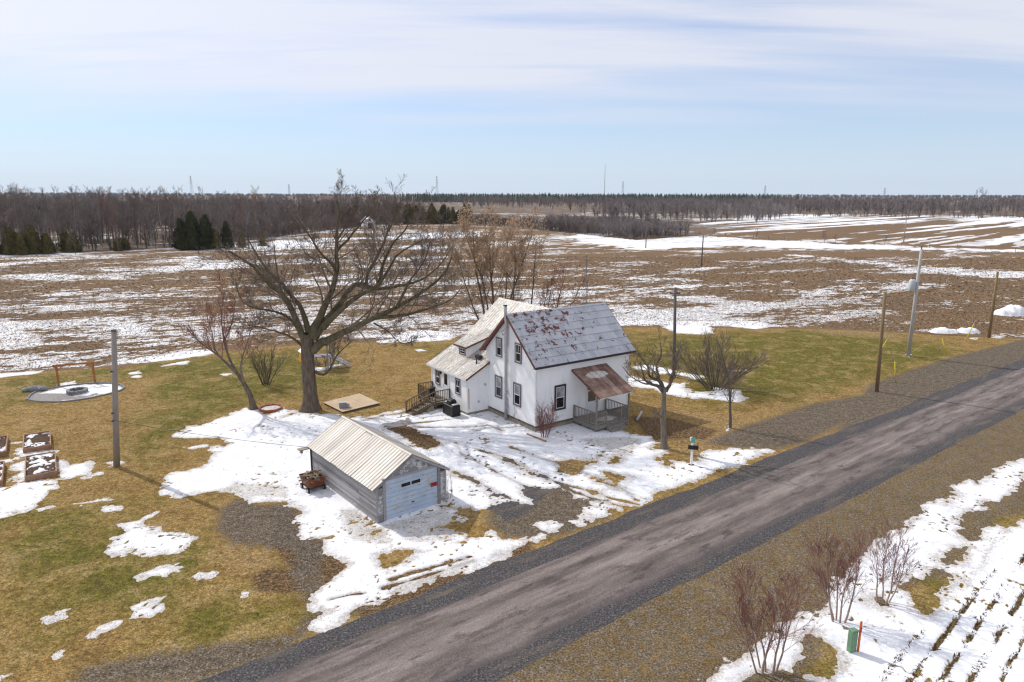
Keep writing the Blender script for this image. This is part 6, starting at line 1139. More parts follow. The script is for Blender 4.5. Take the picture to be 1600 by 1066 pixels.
marker('yellow marker leaning right beside the snow heaps', (52.6, 78.6), (0.7, 0, 2.0)); marker('yellow marker leaning right behind the nearest brown pole', (37.9, 70.2), (0.95, 0, 1.9))
# mailbox
m_ = empty('mailbox', (PT['mail'][0], PT['mail'][1], 0)); tag(m_, 'black mailbox on a white post with a green number sign', 'mailbox')
MB().box(-0.06, 0.06, -0.06, 0.06, -0.1, 1.62).build('post', M['white_trim'], m_)
prof = [(-0.11, 0), (0.11, 0), (0.11, 0.13), (0.09, 0.2), (0.05, 0.235), (0, 0.245), (-0.05, 0.235), (-0.09, 0.2), (-0.11, 0.13)]
A_ = Vector((0.79, -0.2, 0)).normalized(); bx = MB().extr([tuple(Vector((0.07, -0.05, 1.08)) - A_ * 0.33 + Vector((-A_.y, A_.x, 0)) * a + Vector((0, 0, z_))) for a, z_ in prof], A_ * 0.62).build('box', M['black'], m_)
MB().box(0.30, 0.32, -0.02, 0.02, 1.33, 1.45).build('flag', M['red_sign'], bx)
sg = MB().box(-0.10, 0.14, -0.085, -0.065, 1.50, 1.82).build('number_sign', M['mail_green'], m_); MB().box(-0.16, -0.04, -0.06, 0.06, 1.62, 1.84).build('post_cap', M['white_trim'], m_)
mb = MB(); mb.tube([(0, 0, 0.0), (0, 0, 0.06)], [0.28, 0.12], 9); mb.build('dirt_collar', M['soil'], m_)
# utility pedestal in the ditch
p_ = empty('utility_pedestal', (PT['ped'][0], PT['ped'][1], 0), R(20)); tag(p_, 'green utility pedestal with an orange marker strip in the snowy ditch', 'pedestal')
bevel(MB().box(-0.18, 0.10, -0.11, 0.11, -0.05, 0.86).build('cabinet', M['green_ped'], p_), 0.02); bevel(MB().box(-0.19, 0.11, -0.12, 0.12, 0.86, 0.93).build('cap', M['green_ped'], p_), 0.02)
MB().box(0.115, 0.195, -0.14, -0.10, -0.05, 1.28).build('marker_strip', M['orange'], p_); MB().box(0.11, 0.20, -0.145, -0.141, 0.85, 1.05).build('marker_band', M['red_sign'], p_)
# raised beds
def bed(lb, cx, cy, w, l, ang, seed):
    r_ = empty('raised_bed', (cx, cy, 0), R(ang)); tag(r_, lb, 'garden bed', 'raised beds on the left lawn'); hh = 0.34; t = 0.06
    for (x0, x1, y0, y1) in ((-w / 2, w / 2, -l / 2, -l / 2 + t), (-w / 2, w / 2, l / 2 - t, l / 2), (-w / 2, -w / 2 + t, -l / 2 + t, l / 2 - t), (w / 2 - t, w / 2, -l / 2 + t, l / 2 - t)):
        for z0 in (0.0, hh / 2): MB().box(x0, x1, y0, y1, z0 + 0.003, z0 + hh / 2 - 0.003).build('bed_board', M['bed_wood'], r_)
    x, y, nx, ny = grid(-w / 2 + t, w / 2 - t, -l / 2 + t, l / 2 - t, 0.05); z_ = 0.22 + (fbm(x * 3, y * 3, seed, 4) - 0.5) * 0.12
    mesh_obj('soil', fast_mesh('soil', np.stack([x, y, z_], 1), grid_faces(nx, ny), M['soil']), r_)
    sv = (fbm(x * 2.4 + 7, y * 2.4, seed + 5, 4, 0.65) - 0.57) * 2; F = grid_faces(nx, ny); F = F[(sv[F] > -0.15).any(1)]; V = np.stack([x, y, z_ + np.clip(sv * 0.25, -0.03, 0.045)], 1); V, F, (D,) = compact(V, F, [np.clip(sv, 0, 0.06)])
    mesh_obj('snow_crust', fast_mesh('snow_crust', V, F, M['snow'], True, {'depth': ('FLOAT', 'POINT', D)}), r_)
bed('raised bed on the right of the back pair', -31.9, 44.1, 1.55, 3.3, 34, 1); bed('raised bed on the right of the front pair, mostly bare soil', -28.85, 39.9, 1.6, 3.9, 34, 2)
bed('raised bed cut by the left edge, back pair', -34.1, 43.0, 1.6, 3.6, 34, 3); bed('raised bed cut by the left edge, front pair', -31.0, 38.35, 1.6, 3.6, 34, 4)
# fire pit on its round patio
mb = MB(); mb.add([(x, y, 0.012) for x, y in PATIO], [tuple(range(len(PATIO)))]); o = mb.build('patio', M['patio']); tag(o, 'round grey stone patio under snow on the left lawn', 'patio', kind='structure')
cxp, cyp = np.mean([p[0] for p in PATIO]), np.mean([p[1] for p in PATIO])
eb = empty('patio_edging', (cxp, cyp, 0)); tag(eb, 'ring of small edging blocks round the snowy patio', 'edging')
P_, Lp = resample([(x, y, 0) for x, y in PATIO + PATIO[:1]], 90)
blk = MB().box(-0.15, 0.15, -0.06, 0.06, 0.0, 0.10).mesh('edging_block', M['stone'])
for i in range(89):
    d_ = P_[i + 1] - P_[i]; mesh_obj('edging_block', blk, eb, (P_[i][0] - cxp, P_[i][1] - cyp, 0.005), math.atan2(d_[1], d_[0]))
fp_ = empty('fire_ring', (PT['fire'][0], PT['fire'][1], 0)); tag(fp_, 'low ring of grey blocks around the fire pit', 'fire pit')
for row in range(2):
    for i in range(14):
        a = 2 * math.pi * (i + 0.5 * row) / 14; mb = MB()
        for rr_ in (0.55, 0.80): pass
        q = [(r_ * math.cos(a + s_ * 0.2), r_ * math.sin(a + s_ * 0.2)) for r_, s_ in ((0.55, -1), (0.80, -1), (0.80, 1), (0.55, 1))]
        mb.prism([(q[0]), (q[1]), (q[2]), (q[3])], 0.02 + row * 0.16, 0.17 + row * 0.16); bevel(mb.build('block', M['stone'], fp_), 0.015)
MB().tube([(0, 0, 0.02), (0, 0, 0.12)], [0.54, 0.54], 16).build('ash_bed', M['black'], fp_)
sw_ = empty('swing_frame', (PT['swingL'][0], PT['swingL'][1], 0)); tag(sw_, 'orange brown wooden swing frame behind the round patio', 'swing frame')
dx_, dy_ = PT['swingR'][0] - PT['swingL'][0] + 0.3, PT['swingR'][1] - PT['swingL'][1]
MB().box(-0.07, 0.07, -0.07, 0.07, -0.1, 1.80).build('post', M['orange_wood'], sw_); MB().box(dx_ - 0.07, dx_ + 0.07, dy_ - 0.07, dy_ + 0.07, -0.1, 1.80).build('post', M['orange_wood'], sw_)
MB().beam((-0.25, -0.11, 1.88), (dx_ + 0.25, dy_ + 0.11, 1.88), 0.12, 0.15).build('beam', M['orange_wood'], sw_)
for f, s_ in ((0.02, 1), (0.98, -1)): MB().beam((dx_ * f + 0.05 * s_, dy_ * f, 1.45), (dx_ * f + 0.38 * s_, dy_ * f + 0.17 * s_, 1.80), 0.07, 0.07).build('brace', M['orange_wood'], sw_)
rs = random.Random(77)
def rock(name, lb, cx, cy, s, seed):
    r_ = random.Random(seed); V = []; 
    for i in range(7):
        for k in range(9):
            ph = math.pi * i / 6; th = 2 * math.pi * k / 9; q = s * r_.uniform(0.75, 1.1); V.append((q * math.sin(ph) * math.cos(th) * 1.2, q * math.sin(ph) * math.sin(th), max(-0.05, q * 0.7 * math.cos(ph) + s * 0.45)))
    F = [(i * 9 + k, i * 9 + (k + 1) % 9, (i + 1) * 9 + (k + 1) % 9, (i + 1) * 9 + k) for i in range(6) for k in range(9)]
    mb = MB(); mb.add(V, F); o = mb.build(name, M['stone'], None, True, (cx, cy, 0)); tag(o, lb, 'rock', 'rocks beside the patio')
rx, ry = PT['rocks']
for k, (a, b, s_) in enumerate(((0, 0, 0.42), (0.7, 0.1, 0.36), (-0.5, -0.2, 0.3), (0.35, 0.55, 0.33))):
    rock('boulder', ('largest boulder at the left end of the patio', 'dark boulder touching the right of the largest one', 'small boulder at the far left of the patio rocks', 'boulder at the back of the patio rocks')[k], rx + a, ry + b, s_, 100 + k)
# octagonal planter by the maple
rg = empty('planter_ring', (PT['ring'][0], PT['ring'][1], 0)); tag(rg, 'brick red octagonal planter edging left of the maple trunk', 'planter')
for i in range(8):
    a0, a1 = 2 * math.pi * i / 8, 2 * math.pi * (i + 1) / 8; r_ = 0.86
    MB().beam((r_ * math.cos(a0), r_ * math.sin(a0), 0.1), (r_ * math.cos(a1), r_ * math.sin(a1), 0.1), 0.10, 0.2).build('edging_board', M['brick_red'], rg)
x, y, nx, ny = grid(-0.8, 0.8, -0.8, 0.8, 0.08); ins = np.hypot(x, y) < 0.80; F = grid_faces(nx, ny); F = F[ins[F].all(1)]; V, F, _ = compact(np.stack([x, y, 0.10 + (fbm(x * 3, y * 3, 5) - 0.5) * 0.06], 1), F, [])
mesh_obj('fill', fast_mesh('fill', V, F, M['snow'], True), rg)
# plywood platform
c4 = [PT['plywood0'], PT['plywood1'], PT['plywood2'], PT['plywood3']]; cx, cy = np.mean([q[0] for q in c4]), np.mean([q[1] for q in c4])
pl = empty('platform', (cx, cy, 0)); tag(pl, 'low plywood covered platform between the maple and the stair', 'platform')
loc4 = [(q[0] - cx, q[1] - cy) for q in c4][::-1]
mb = MB(); mb.prism([(a * 0.96, b * 0.96) for a, b in loc4], 0.0, 0.15); mb.build('frame', M['pole_dark'], pl)
A4 = [Vector((a, b, 0)) for a, b in loc4]
for i in range(3):
    f0, f1 = i / 3 + 0.002, (i + 1) / 3 - 0.002; q = [A4[0].lerp(A4[1], f0), A4[0].lerp(A4[1], f1), A4[3].lerp(A4[2], f1), A4[3].lerp(A4[2], f0)]
    MB().prism([(v_.x, v_.y) for v_ in q], 0.155, 0.175 + 0.003 * i).build('plywood_sheet', M['plywood'], pl)
b_ = empty('utility_box', (PT['box'][0] + 0.1, PT['box'][1] + 0.1, 0.185), R(20)); tag(b_, 'small grey metal box sitting on the plywood platform', 'box')
bevel(MB().box(-0.3, 0.22, -0.2, 0.2, 0, 0.42).build('case', simple('box_grey', (0.23, 0.245, 0.27), 0.15, 5, 0.5), b_), 0.02); MB().box(0.23, 0.48, -0.15, 0.15, 0, 0.30).build('side_case', M['playset'], b_); MB().box(-0.31, 0.23, -0.21, 0.21, 0.42, 0.45).build('lid', M['galv'], b_)
sl_ = MB(); q0 = Vector(gp(1.7, 13.2)); sl_.prism([hp(-8.2, 6.6)[:2], hp(-5.6, 6.6)[:2], hp(-5.6, 8.6)[:2], hp(-8.2, 8.6)[:2]], 0.0, 0.03); o = sl_.build('paving_slab', M['patio']); tag(o, 'bare concrete paving between the platform and the side stair', 'paving', kind='structure')
# wagon of firewood
wg = empty('garden_wagon', gp(-0.80, 6.15), GA); tag(wg, 'rusty tub wagon against the garage wall', 'wagon')
tubp = [(-0.48, -0.62), (0.48, -0.62), (0.48, 0.62), (-0.48, 0.62)]
mb = MB(); top = [(a * 1.08, b * 1.08, 0.82) for a, b in tubp]; bot = [(a * 0.86, b * 0.88, 0.32) for a, b in tubp]; ti = [(a * 1.03, b * 1.04, 0.82) for a, b in tubp]; bi_ = [(a * 0.82, b * 0.84, 0.36) for a, b in tubp]
mb.add(bot + top + ti + bi_, [(3, 2, 1, 0)] + [(i, (i + 1) % 4, 4 + (i + 1) % 4, 4 + i) for i in range(4)] + [(4 + i, 4 + (i + 1) % 4, 8 + (i + 1) % 4, 8 + i) for i in range(4)] + [(8 + i, 8 + (i + 1) % 4, 12 + (i + 1) % 4, 12 + i) for i in range(4)] + [(12, 13, 14, 15)]); mb.build('tub', M['rust_steel'], wg)
MB().box(-0.42, 0.42, -0.55, 0.55, 0.24, 0.31).build('chassis', M['dark_trim'], wg)
for a in (-0.47, 0.47):
    for b in (-0.45, 0.45): 
        wh = MB().tube([(a - 0.04, b, 0.17), (a + 0.04, b, 0.17)], 0.17, 14).build('wheel', M['black'], wg); MB().tube([(a - 0.05, b, 0.17), (a + 0.05, b, 0.17)], 0.08, 10).build('hub', M['galv'], wh)
MB().tube([(0, -0.6, 0.28), (0.05, -1.0, 0.15), (0.05, -1.15, 0.05)], 0.02, 6).build('draw_bar', M['galv'], wg)
rs = random.Random(8)
for i in range(34):
    a = rs.uniform(-0.3, 0.3); b = rs.uniform(-0.4, 0.4); z_ = 0.62 + rs.random() * 0.42 * (1 - abs(b)); t = rs.gauss(0, 0.5) + (math.pi / 2 if rs.random() < 0.6 else 0); l_ = rs.uniform(0.3, 0.55); dz = rs.uniform(-0.12, 0.2)
    c0 = gp(-0.80 + a, 6.15 + b, z_); d_ = Vector((math.cos(t + GA), math.sin(t + GA), dz)) * l_; r_ = rs.uniform(0.02, 0.05)
    o = MB().tube([Vector(c0) - d_, Vector(c0) + Vector((0, 0, rs.uniform(-0.02, 0.03))), Vector(c0) + d_], [r_, r_ * 1.1, r_ * 0.8], 6).build('firewood_stick', M['firewood'] if i % 3 else M['pole_dark'], None, True); tag(o, 'split stick of firewood heaped in the rusty wagon', 'firewood', 'firewood in the wagon')
# covered barbecue, bin, toys, log
bq = empty('covered_barbecue', hp(-2.84, 6.85), HA); tag(bq, 'bulky black covered barbecue beside the wing wall, snow on its shelves', 'barbecue')
mb = MB(); mb.extr([(-0.40, -0.75, 0.04), (-0.36, -0.75, 0.88), (0.34, -0.75, 0.92), (0.38, -0.75, 0.04)], (0, 1.5, 0)); bevel(mb.build('cover', M['black'], bq), 0.05)
mb = MB(); mb.extr([(-0.30, -0.28, 0.90), (-0.22, -0.28, 1.20), (0.10, -0.28, 1.30), (0.32, -0.28, 1.12), (0.33, -0.28, 0.90)], (0, 0.62, 0)); bevel(mb.build('hood', M['black'], bq), 0.06)
for (a, b) in ((-0.3, -0.6), (0.3, -0.6)): MB().tube([(a - 0.03, b, 0.07), (a + 0.03, b, 0.07)], 0.08, 10).build('castor', M['galv'], bq)
for (b0, b1) in ((-0.68, -0.34), (0.42, 0.70)):
    mb = MB(); mb.extr([(-0.26, b0, 0.915), (0.24, b0, 0.925), (0.20, b0, 0.985), (-0.2, b0, 0.975)], (0, b1 - b0, 0)); bevel(mb.build('snow_cap', M['snow'], bq), 0.03)
bn = empty('deck_bin', hp(-2.62, 10.35, 0.603), HA); tag(bn, 'black lidded bin standing on the side landing', 'bin')
MB().tube([(0, 0, 0), (0, 0, 0.66)], [0.24, 0.30], 14).build('body', M['black'], bn, True); MB().tube([(0, 0, 0.663), (0, 0, 0.70), (0, 0, 0.76)], [0.33, 0.33, 0.2], 14).build('lid', M['black'], bn)
ts = empty('play_set', (PT['play'][0], PT['play'][1] + 1.0, 0)); tag(ts, 'grey plastic play set half hidden behind the maple trunk', 'play set')
for a, b in ((-0.7, 0), (0.7, 0), (-0.7, 1.0), (0.7, 1.0)): MB().box(a - 0.06, a + 0.06, b - 0.06, b + 0.06, 0, 2.3).build('post', M['playset'], ts)
MB().box(-0.8, 0.8, -0.1, 1.1, 1.1, 1.2).build('platform', M['playset'], ts); MB().extr([(-0.9, -0.15, 2.3), (0, -0.15, 2.9), (0.9, -0.15, 2.3)], (0, 1.3, 0)).build('roof', M['dark_trim'], ts)
mb = MB(); mb.extr([(0.8, 0.2, 1.2), (2.6, 0.2, 0.2), (2.6, 0.2, 0.1), (0.8, 0.2, 1.08)], (0, 0.6, 0)); mb.build('slide', M['playset'], ts)
for b in (0.18, 0.82): MB().beam((0.8, b, 1.25), (2.6, b, 0.28), 0.05, 0.14).build('slide_rail', M['white_trim'], ts)
tc = empty('toy_house', (PT['yel'][0] + 1.0, PT['yel'][1], 0), R(30)); tag(tc, 'yellow plastic toy playhouse just left of the maple trunk', 'toy')
bevel(MB().box(-0.55, 0.55, -0.5, 0.5, 0, 1.1).build('body', simple('toy_yellow', (0.66, 0.33, 0.03), 0.1, 4, 0.5), tc), 0.05); mb = MB(); mb.extr([(-0.65, -0.6, 1.1), (0, -0.6, 1.65), (0.65, -0.6, 1.1)], (0, 1.2, 0)); bevel(mb.build('roof', M['white_trim'], tc), 0.03); MB().box(-0.2, 0.2, -0.52, -0.505, 0.0, 0.75).build('doorway', M['dark_trim'], tc)
o = MB().tube([(0, 0, 0.1), (0.45, 0.55, 0.62)], [0.09, 0.08], 9).build('leaning_log', M['pole_pale'], None, True, (PT['log'][0] - 0.35, PT['log'][1] - 0.6, 0)); tag(o, 'pale plank leaning on the ground right of the porch', 'plank')
o = MB().beam((-1.0, 0, 0.05), (1.0, 0, 0.05), 0.1, 0.1).build('border_timber', M['bed_wood'], None, False, hp(-0.75, -1.1)[:2] + (0.02,), HA + R(95)); tag(o, 'timber edging lying in the snow by the red shrub', 'timber')
# television mast behind the house
mt = empty('aerial_mast', hp(11.5, 8.0), HA); tag(mt, 'slender lattice aerial mast behind the house', 'mast')
for k in range(3):
    a = 2 * math.pi * k / 3; MB().tube([(0.2 * math.cos(a), 0.2 * math.sin(a), 0), (0.17 * math.cos(a), 0.17 * math.sin(a), 9.2)], 0.022, 6).build('leg', M['lattice'], mt)
for i in range(18):
    z_ = 0.3 + i * 0.5
    for k in range(3):
        a, b = 2 * math.pi * k / 3, 2 * math.pi * (k + 1) / 3; MB().tube([(0.19 * math.cos(a), 0.19 * math.sin(a), z_), (0.19 * math.cos(b), 0.19 * math.sin(b), z_ + 0.5)], 0.012, 4, False).build('brace', M['lattice'], mt)
MB().tube([(0, 0, 9.0), (0, 0, 11.5)], 0.03, 6).build('top_tube', M['lattice'], mt)
# ploughed snow heaps by the lane
def heap(lb, c, rx_, ry_, hh, seed):
    x, y, nx, ny = grid(-rx_ * 1.3, rx_ * 1.3, -ry_ * 1.3, ry_ * 1.3, max(rx_, ry_) / 16); r2 = (x / rx_) ** 2 + (y / ry_) ** 2
    z_ = hh * (1 - r2) + (fbm(x * 1.2, y * 1.2, seed, 4) - 0.5) * hh * 0.9; F = grid_faces(nx, ny); F = F[(z_[F] > -0.1).any(1)]; V, F, (D,) = compact(np.stack([x, y, np.maximum(z_, -0.06)], 1), F, [np.clip(z_, 0, 1)])
    o = mesh_obj('snow_heap', fast_mesh('snow_heap', V, F, M['snow'], True, {'depth': ('FLOAT', 'POINT', D)}), None, (c[0], c[1], 0.0)); tag(o, lb, 'snow heap', 'ploughed snow heaps by the lane')
heap('left one of the two snow heaps beside the far brown pole', PT['pileA'], 1.9, 1.1, 0.55, 3); heap('right one of the two snow heaps beside the far brown pole', (PT['pileB'][0] + 1.0, PT['pileB'][1]), 1.5, 1.0, 0.6, 4); heap('farthest snow heap, beyond the brown pole at the right edge', PT['pileC'], 2.4, 1.6, 1.3, 5)
# ------------------------------------------------------------------ far woods
def bare_tree_meshes(seed, h, spread, tm, cm, n1=16, pale=False, sparse=1.0):
    rng = np.random.default_rng(seed); st = np.array([[0, 0, -0.2]]); d = np.array([[rng.normal(0, .03), rng.normal(0, .03), 1.0]])
    pts, dirs, rr = polylines(rng, st, d, np.array([h]), np.array([0.011 * h + 0.04]), 9, 0.035, 0.05, 0.12); tv, tf = tubes([(pts, rr)], 6)
    parts = []; ln = np.array([h])
    for (n, t0, ang, ratio, rratio, Np, wander, up, taper) in ((n1, 0.28, 0.72 * spread, 0.36, 0.45, 6, 0.10, 0.09, 0.3), (6, 0.15, 0.6, 0.45, 0.5, 4, 0.14, 0.08, 0.4), (4, 0.2, 0.55, 0.52, 0.6, 3, 0.15, 0.06, 0.5)):
        p, cd, L, r = children(rng, pts, dirs, rr, ln, n, t0, 1.0, ang, ratio, rratio, 0.3, 0.030, sparse); pts, dirs, rr = polylines(rng, p, cd, L, r, Np, wander, up, taper); ln = L; parts.append((pts, np.maximum(rr, 0.026)))
    cv, cf = tubes(parts, 3)
    return fast_mesh('trunk', tv, tf, tm, True), fast_mesh('crown', cv, cf, cm)
def conifer_mesh(seed, h, r, mat, n=900, pw=1.0, name='crown'):
    rng = np.random.default_rng(seed); t = rng.random(n) ** 0.8; z = h * (0.04 + 0.96 * t); a = rng.uniform(0, 2 * np.pi, n); lob = 0.8 + 0.32 * np.sin(a * 3 + t * 9 + seed) * np.sin(t * 7 + seed * 1.7) + 0.15 * np.sin(a * 5 - t * 13); rad = r * (1 - t) ** pw * (0.55 + 0.5 * rng.random(n)) * lob + 0.05
    c = np.stack([rad * np.cos(a), rad * np.sin(a), z], 1); out = np.stack([np.cos(a), np.sin(a), np.full(n, 0.35)], 1); s = (0.09 * h * (1.15 - t) * rng.uniform(0.5, 1.2, n))[:, None]
    side = unit(np.cross(out, np.array([0, 0, 1.0]))) * s * 0.5; up = np.array([0, 0, 1.0]) * s * rng.uniform(0.4, 1.0, (n, 1)); o_ = unit(out) * s * 0.6
    V = np.stack([c - side - up * 0.4, c + side - up * 0.4, c + o_ * 0.5 + up * 0.9], 1).reshape(-1, 3); F = np.arange(3 * n).reshape(-1, 3)
    # solid heart so that it is not see-through
    k = 9; zs = np.linspace(0.03, 0.97, 7); V2 = np.array([[r * 0.62 * (1 - q) ** pw * math.cos(2 * math.pi * i / k), r * 0.62 * (1 - q) ** pw * math.sin(2 * math.pi * i / k), q * h] for q in zs for i in range(k)])
    F2 = [(j * k + i, j * k + (i + 1) % k, (j + 1) * k + (i + 1) % k) for j in range(6) for i in range(k)] + [(j * k + i, (j + 1) * k + (i + 1) % k, (j + 1) * k + i) for j in range(6) for i in range(k)]
    return fast_mesh(name, np.concatenate([V, V2]), np.concatenate([F, np.array(F2) + len(V)]), mat)
trunk_c = MB().tube([(0, 0, -0.2), (0, 0, 2.0)], [0.14, 0.10], 7).mesh('trunk', M['trunk_far'])
rngw = np.random.default_rng(2024)
protos = [bare_tree_meshes(200 + i, 16.0, [0.85, 1.0, 1.1, 0.8, 0.95][i], M['trunk_far'], (M['twig_purple'], M['twig_grey'], M['twig_rust'], M['twig_grey'], M['twig_purple'])[i], [16, 18, 15, 20, 17][i]) for i in range(5)]
pale = [bare_tree_meshes(300 + i, 16.0, 0.9, M['trunk_pale'], M['twig_pale'], 15) for i in range(2)]
def place(name, label, cat, group, me2, x, y, s, rz, sz=None):
    r_ = empty(name, (x, y, 0), rz); r_.scale = (s, s, sz or s); tag(r_, label, cat, group)
    for nm, me in zip(('trunk', 'crown'), me2): mesh_obj(nm, me, r_)
    return r_
wood_edge = [(-190, 150), (-135, 186), (-109, 211), (-95, 234), (-89, 282), (-79, 365)]
def left_wood():
    cnt = 0; tries = 0; taken = []
    while cnt < 215 and tries < 6000:
        tries += 1
        i = rngw.integers(0, 5); t = rngw.random(); a, b = np.array(wood_edge[i]), np.array(wood_edge[i + 1])
        q = a + (b - a) * t; nrm = np.array([-(b - a)[1], (b - a)[0]]); nrm = nrm / np.linalg.norm(nrm); dep = 3 + 80 * rngw.random() ** 1.25; q = q + nrm * dep
        if abs(q[0]) > 0.80 * q[1] or q[1] < 150: continue
        if any((q[0] - u[0]) ** 2 + (q[1] - u[1]) ** 2 < 9 for u in taken): continue
        far = q[1] > 275
        if far and rngw.random() < 0.55: continue
        taken.append(q); k = rngw.integers(0, 5); hgt = rngw.uniform(10.5, 16.5) * (0.65 if q[1] > 300 else (0.82 if q[1] > 250 else 1.0)); s = hgt / 16.0
        if rngw.random() < 0.22: place('pale_tree', 'pale barked bare tree standing in the left wood', 'tree', 'pale trees of the left wood', pale[k % 2], q[0], q[1], s, rngw.uniform(0, 6.28))
        else: place('wood_tree', 'bare brown tree of the dense wood beyond the field on the left', 'tree', 'bare trees of the left wood', protos[k], q[0], q[1], s, rngw.uniform(0, 6.28))
        cnt += 1
left_wood()
cedars = [(trunk_c, conifer_mesh(400 + i, 7.0, 2.1, M['cedar'], 1700, 0.38)) for i in range(3)]; bronz = [(trunk_c, conifer_mesh(410 + i, 5.0, 1.9, M['cedar_brown'], 1500, 0.42)) for i in range(3)]
for k, (x, y, h_) in enumerate(((-96, 207, 9.5), (-93.5, 208, 11.0), (-90.5, 210, 9.5), (-95, 212, 11.5), (-87.5, 211, 8.0), (-85, 213, 8.5), (-82, 217, 6.5), (-78, 224, 6.0), (-98.5, 210, 6.0), (-91.5, 214, 10.5))):
    s = h_ / 7.0; place('dark_cedar', 'cedar in the dark clump at the corner of the left wood', 'cedar', 'dark cedars at the wood corner', (trunk_c, bronz[k % 3][1]) if k in (4, 6, 7, 8) else cedars[k % 3], x - 3, y + 2, s, k * 1.3)
for k in range(20):
    f = k / 25; x = -141 + f * 36 + rngw.uniform(-1.2, 1.2); y = 180 + f * 24 + rngw.uniform(-2, 4); h_ = rngw.uniform(2.6, 7.0) * (1.25 if k < 12 else 0.75); s = h_ / 5.0
    if 11 < k < 17: continue
    place('bronzed_cedar', 'bushy bronze green cedar along the near edge of the left wood', 'cedar', 'bronzed cedars along the wood edge', bronz[k % 3], x, y + 8, s * 1.15, k * 0.9, s)
for k, (x, y, h_) in enumerate(((-118, 196, 5.5), (-103, 210, 8.0), (-95, 218, 5.0), (-110, 203, 6.5), (-90, 222, 4.5))):
    place('edge_tree', 'small bare tree on the field margin before the left wood', 'tree', 'bare trees on the field margin', protos[k % 5], x - 2, y - 5, h_ / 16, k * 1.1)
# pine plantation and leafless scrub in the middle distance
pines = [(trunk_c, conifer_mesh(430 + i, 9.0, 2.6, M['cedar'] if i else M['cedar_brown'], 1500, 0.42)) for i in range(2)]
for k in range(44):
    x = -62 + rngw.uniform(0, 36); y = 398 + rngw.uniform(0, 26); place('plantation_pine', 'olive pine in the plantation beyond the stubble field', 'pine', 'pines of the plantation', pines[k % 2], x, y, rngw.uniform(0.7, 1.3), k)
def joined(name, label, cat, P, S, protos_, mat, H=None):
    """thousands of far trees too small to pick apart: one mesh"""
    VV = []; FF = []; off = 0; rz = rngw.uniform(0, 6.28, len(P))
    for i in range(len(P)):
        V, F = protos_[i % len(protos_)]; c, s_ = math.cos(rz[i]), math.sin(rz[i]); q = np.stack([(V[:, 0] * c - V[:, 1] * s_) * S[i] + P[i][0], (V[:, 0] * s_ + V[:, 1] * c) * S[i] + P[i][1], V[:, 2] * S[i] + (P[i][2] if len(P[i]) > 2 else 0)], 1)
        VV.append(q); FF.append(F + off); off += len(V)
    o = mesh_obj(name, fast_mesh(name, np.concatenate(VV), np.concatenate(FF), mat)); tag(o, label, cat, kind='stuff'); return o
def rough_tree(seed, n=46, h=1.0, w=0.30, thick=0.010, low=0.22):
    """far bare tree: trunk and upswept boughs as thin triangles, unit height"""
    rng = np.random.default_rng(seed); t = low + (0.92 - low) * rng.random(n); a = rng.uniform(0, 2 * np.pi, n); L = w * (1.25 - t) * rng.uniform(0.5, 1.2, n); base = np.stack([0 * t, 0 * t, t * 0.9], 1)
    tip = base + np.stack([np.cos(a) * L, np.sin(a) * L, L * rng.uniform(0.6, 1.6, n)], 1); tip[:, 2] = np.minimum(tip[:, 2], h); sd = np.stack([-np.sin(a), np.cos(a), 0.3 * np.ones(n)], 1) * thick
    V = [np.stack([base - sd, base + sd, tip], 1).reshape(-1, 3)]
    # second order
    b2 = base[:, None] + (tip - base)[:, None] * rng.uniform(0.3, 0.95, (n, 3))[:, :, None]; t2 = b2 + rng.normal(0, 0.07, (n, 3, 3)) + np.array([0, 0, 0.07]); s2 = rng.normal(0, 1, (n, 3, 3)); s2 = unit(s2) * thick * 0.7
    V.append(np.stack([b2 - s2, b2 + s2, t2], 2).reshape(-1, 3))
    tr = 0.014; V.append(np.array([[-tr, 0, 0], [tr, 0, 0], [0, 0, 0.95], [0, -tr, 0], [0, tr, 0], [0, 0, 0.95]])); V = np.concatenate(V); return V, np.arange(len(V)).reshape(-1, 3)
far_p = [rough_tree(500 + i, 60, 1.0, 0.42 + 0.05 * (i % 3), 0.011 + 0.004 * (i % 2), 0.05 + 0.05 * (i % 3)) for i in range(6)]; brush_p = [rough_tree(520 + i, 40, 1.0, 0.55, 0.016, 0.02) for i in range(4)]
def scatter(n, poly, hlo, hhi, dens=None):
    P = np.asarray(poly, float); lo, hi = P.min(0), P.max(0); out = []; S = []
    while len(out) < n:
        q = rngw.uniform(lo, hi, (n * 3, 2)); q = q[sdf(poly, q[:, 0], q[:, 1]) > 0]
        if dens is not None: q = q[rngw.random(len(q)) < dens(q[:, 0], q[:, 1])]
        out += [tuple(v) for v in q]
    out = out[:n]; return out, rngw.uniform(hlo, hhi, n)
P, S = scatter(900, [(-190, 175), (-138, 188), (-112, 213), (-97, 236), (-91, 284), (-81, 367), (-40, 440), (-120, 640), (-420, 640), (-420, 330)], 7.0, 14.0); joined('wood_interior', 'brown mass of the left wood behind its front trees', 'wood', P, S, far_p, M['twig_purple'])
P, S = scatter(900, [(-110, 214), (-96, 236), (-90, 284), (-80, 367), (-40, 430), (14, 331), (46, 262), (52, 285), (10, 360), (-40, 470), (-100, 400), (-112, 300)], 2.2, 7.0, lambda x, y: 0.25 + 0.75 * (vnoise(x * 0.05, y * 0.05, 3) > 0.35)); joined('scrub', 'dense leafless scrub between the field and the far woods', 'scrub', P, S, brush_p, M['twig_purple'])
P, S = scatter(300, [(14, 333), (46, 264), (76, 290), (62, 335), (20, 380)], 3.5, 7.5); joined('scrub', 'block of tall dead brush at the far corner of the stubble field', 'scrub', P, S, brush_p, M['twig_grey'])
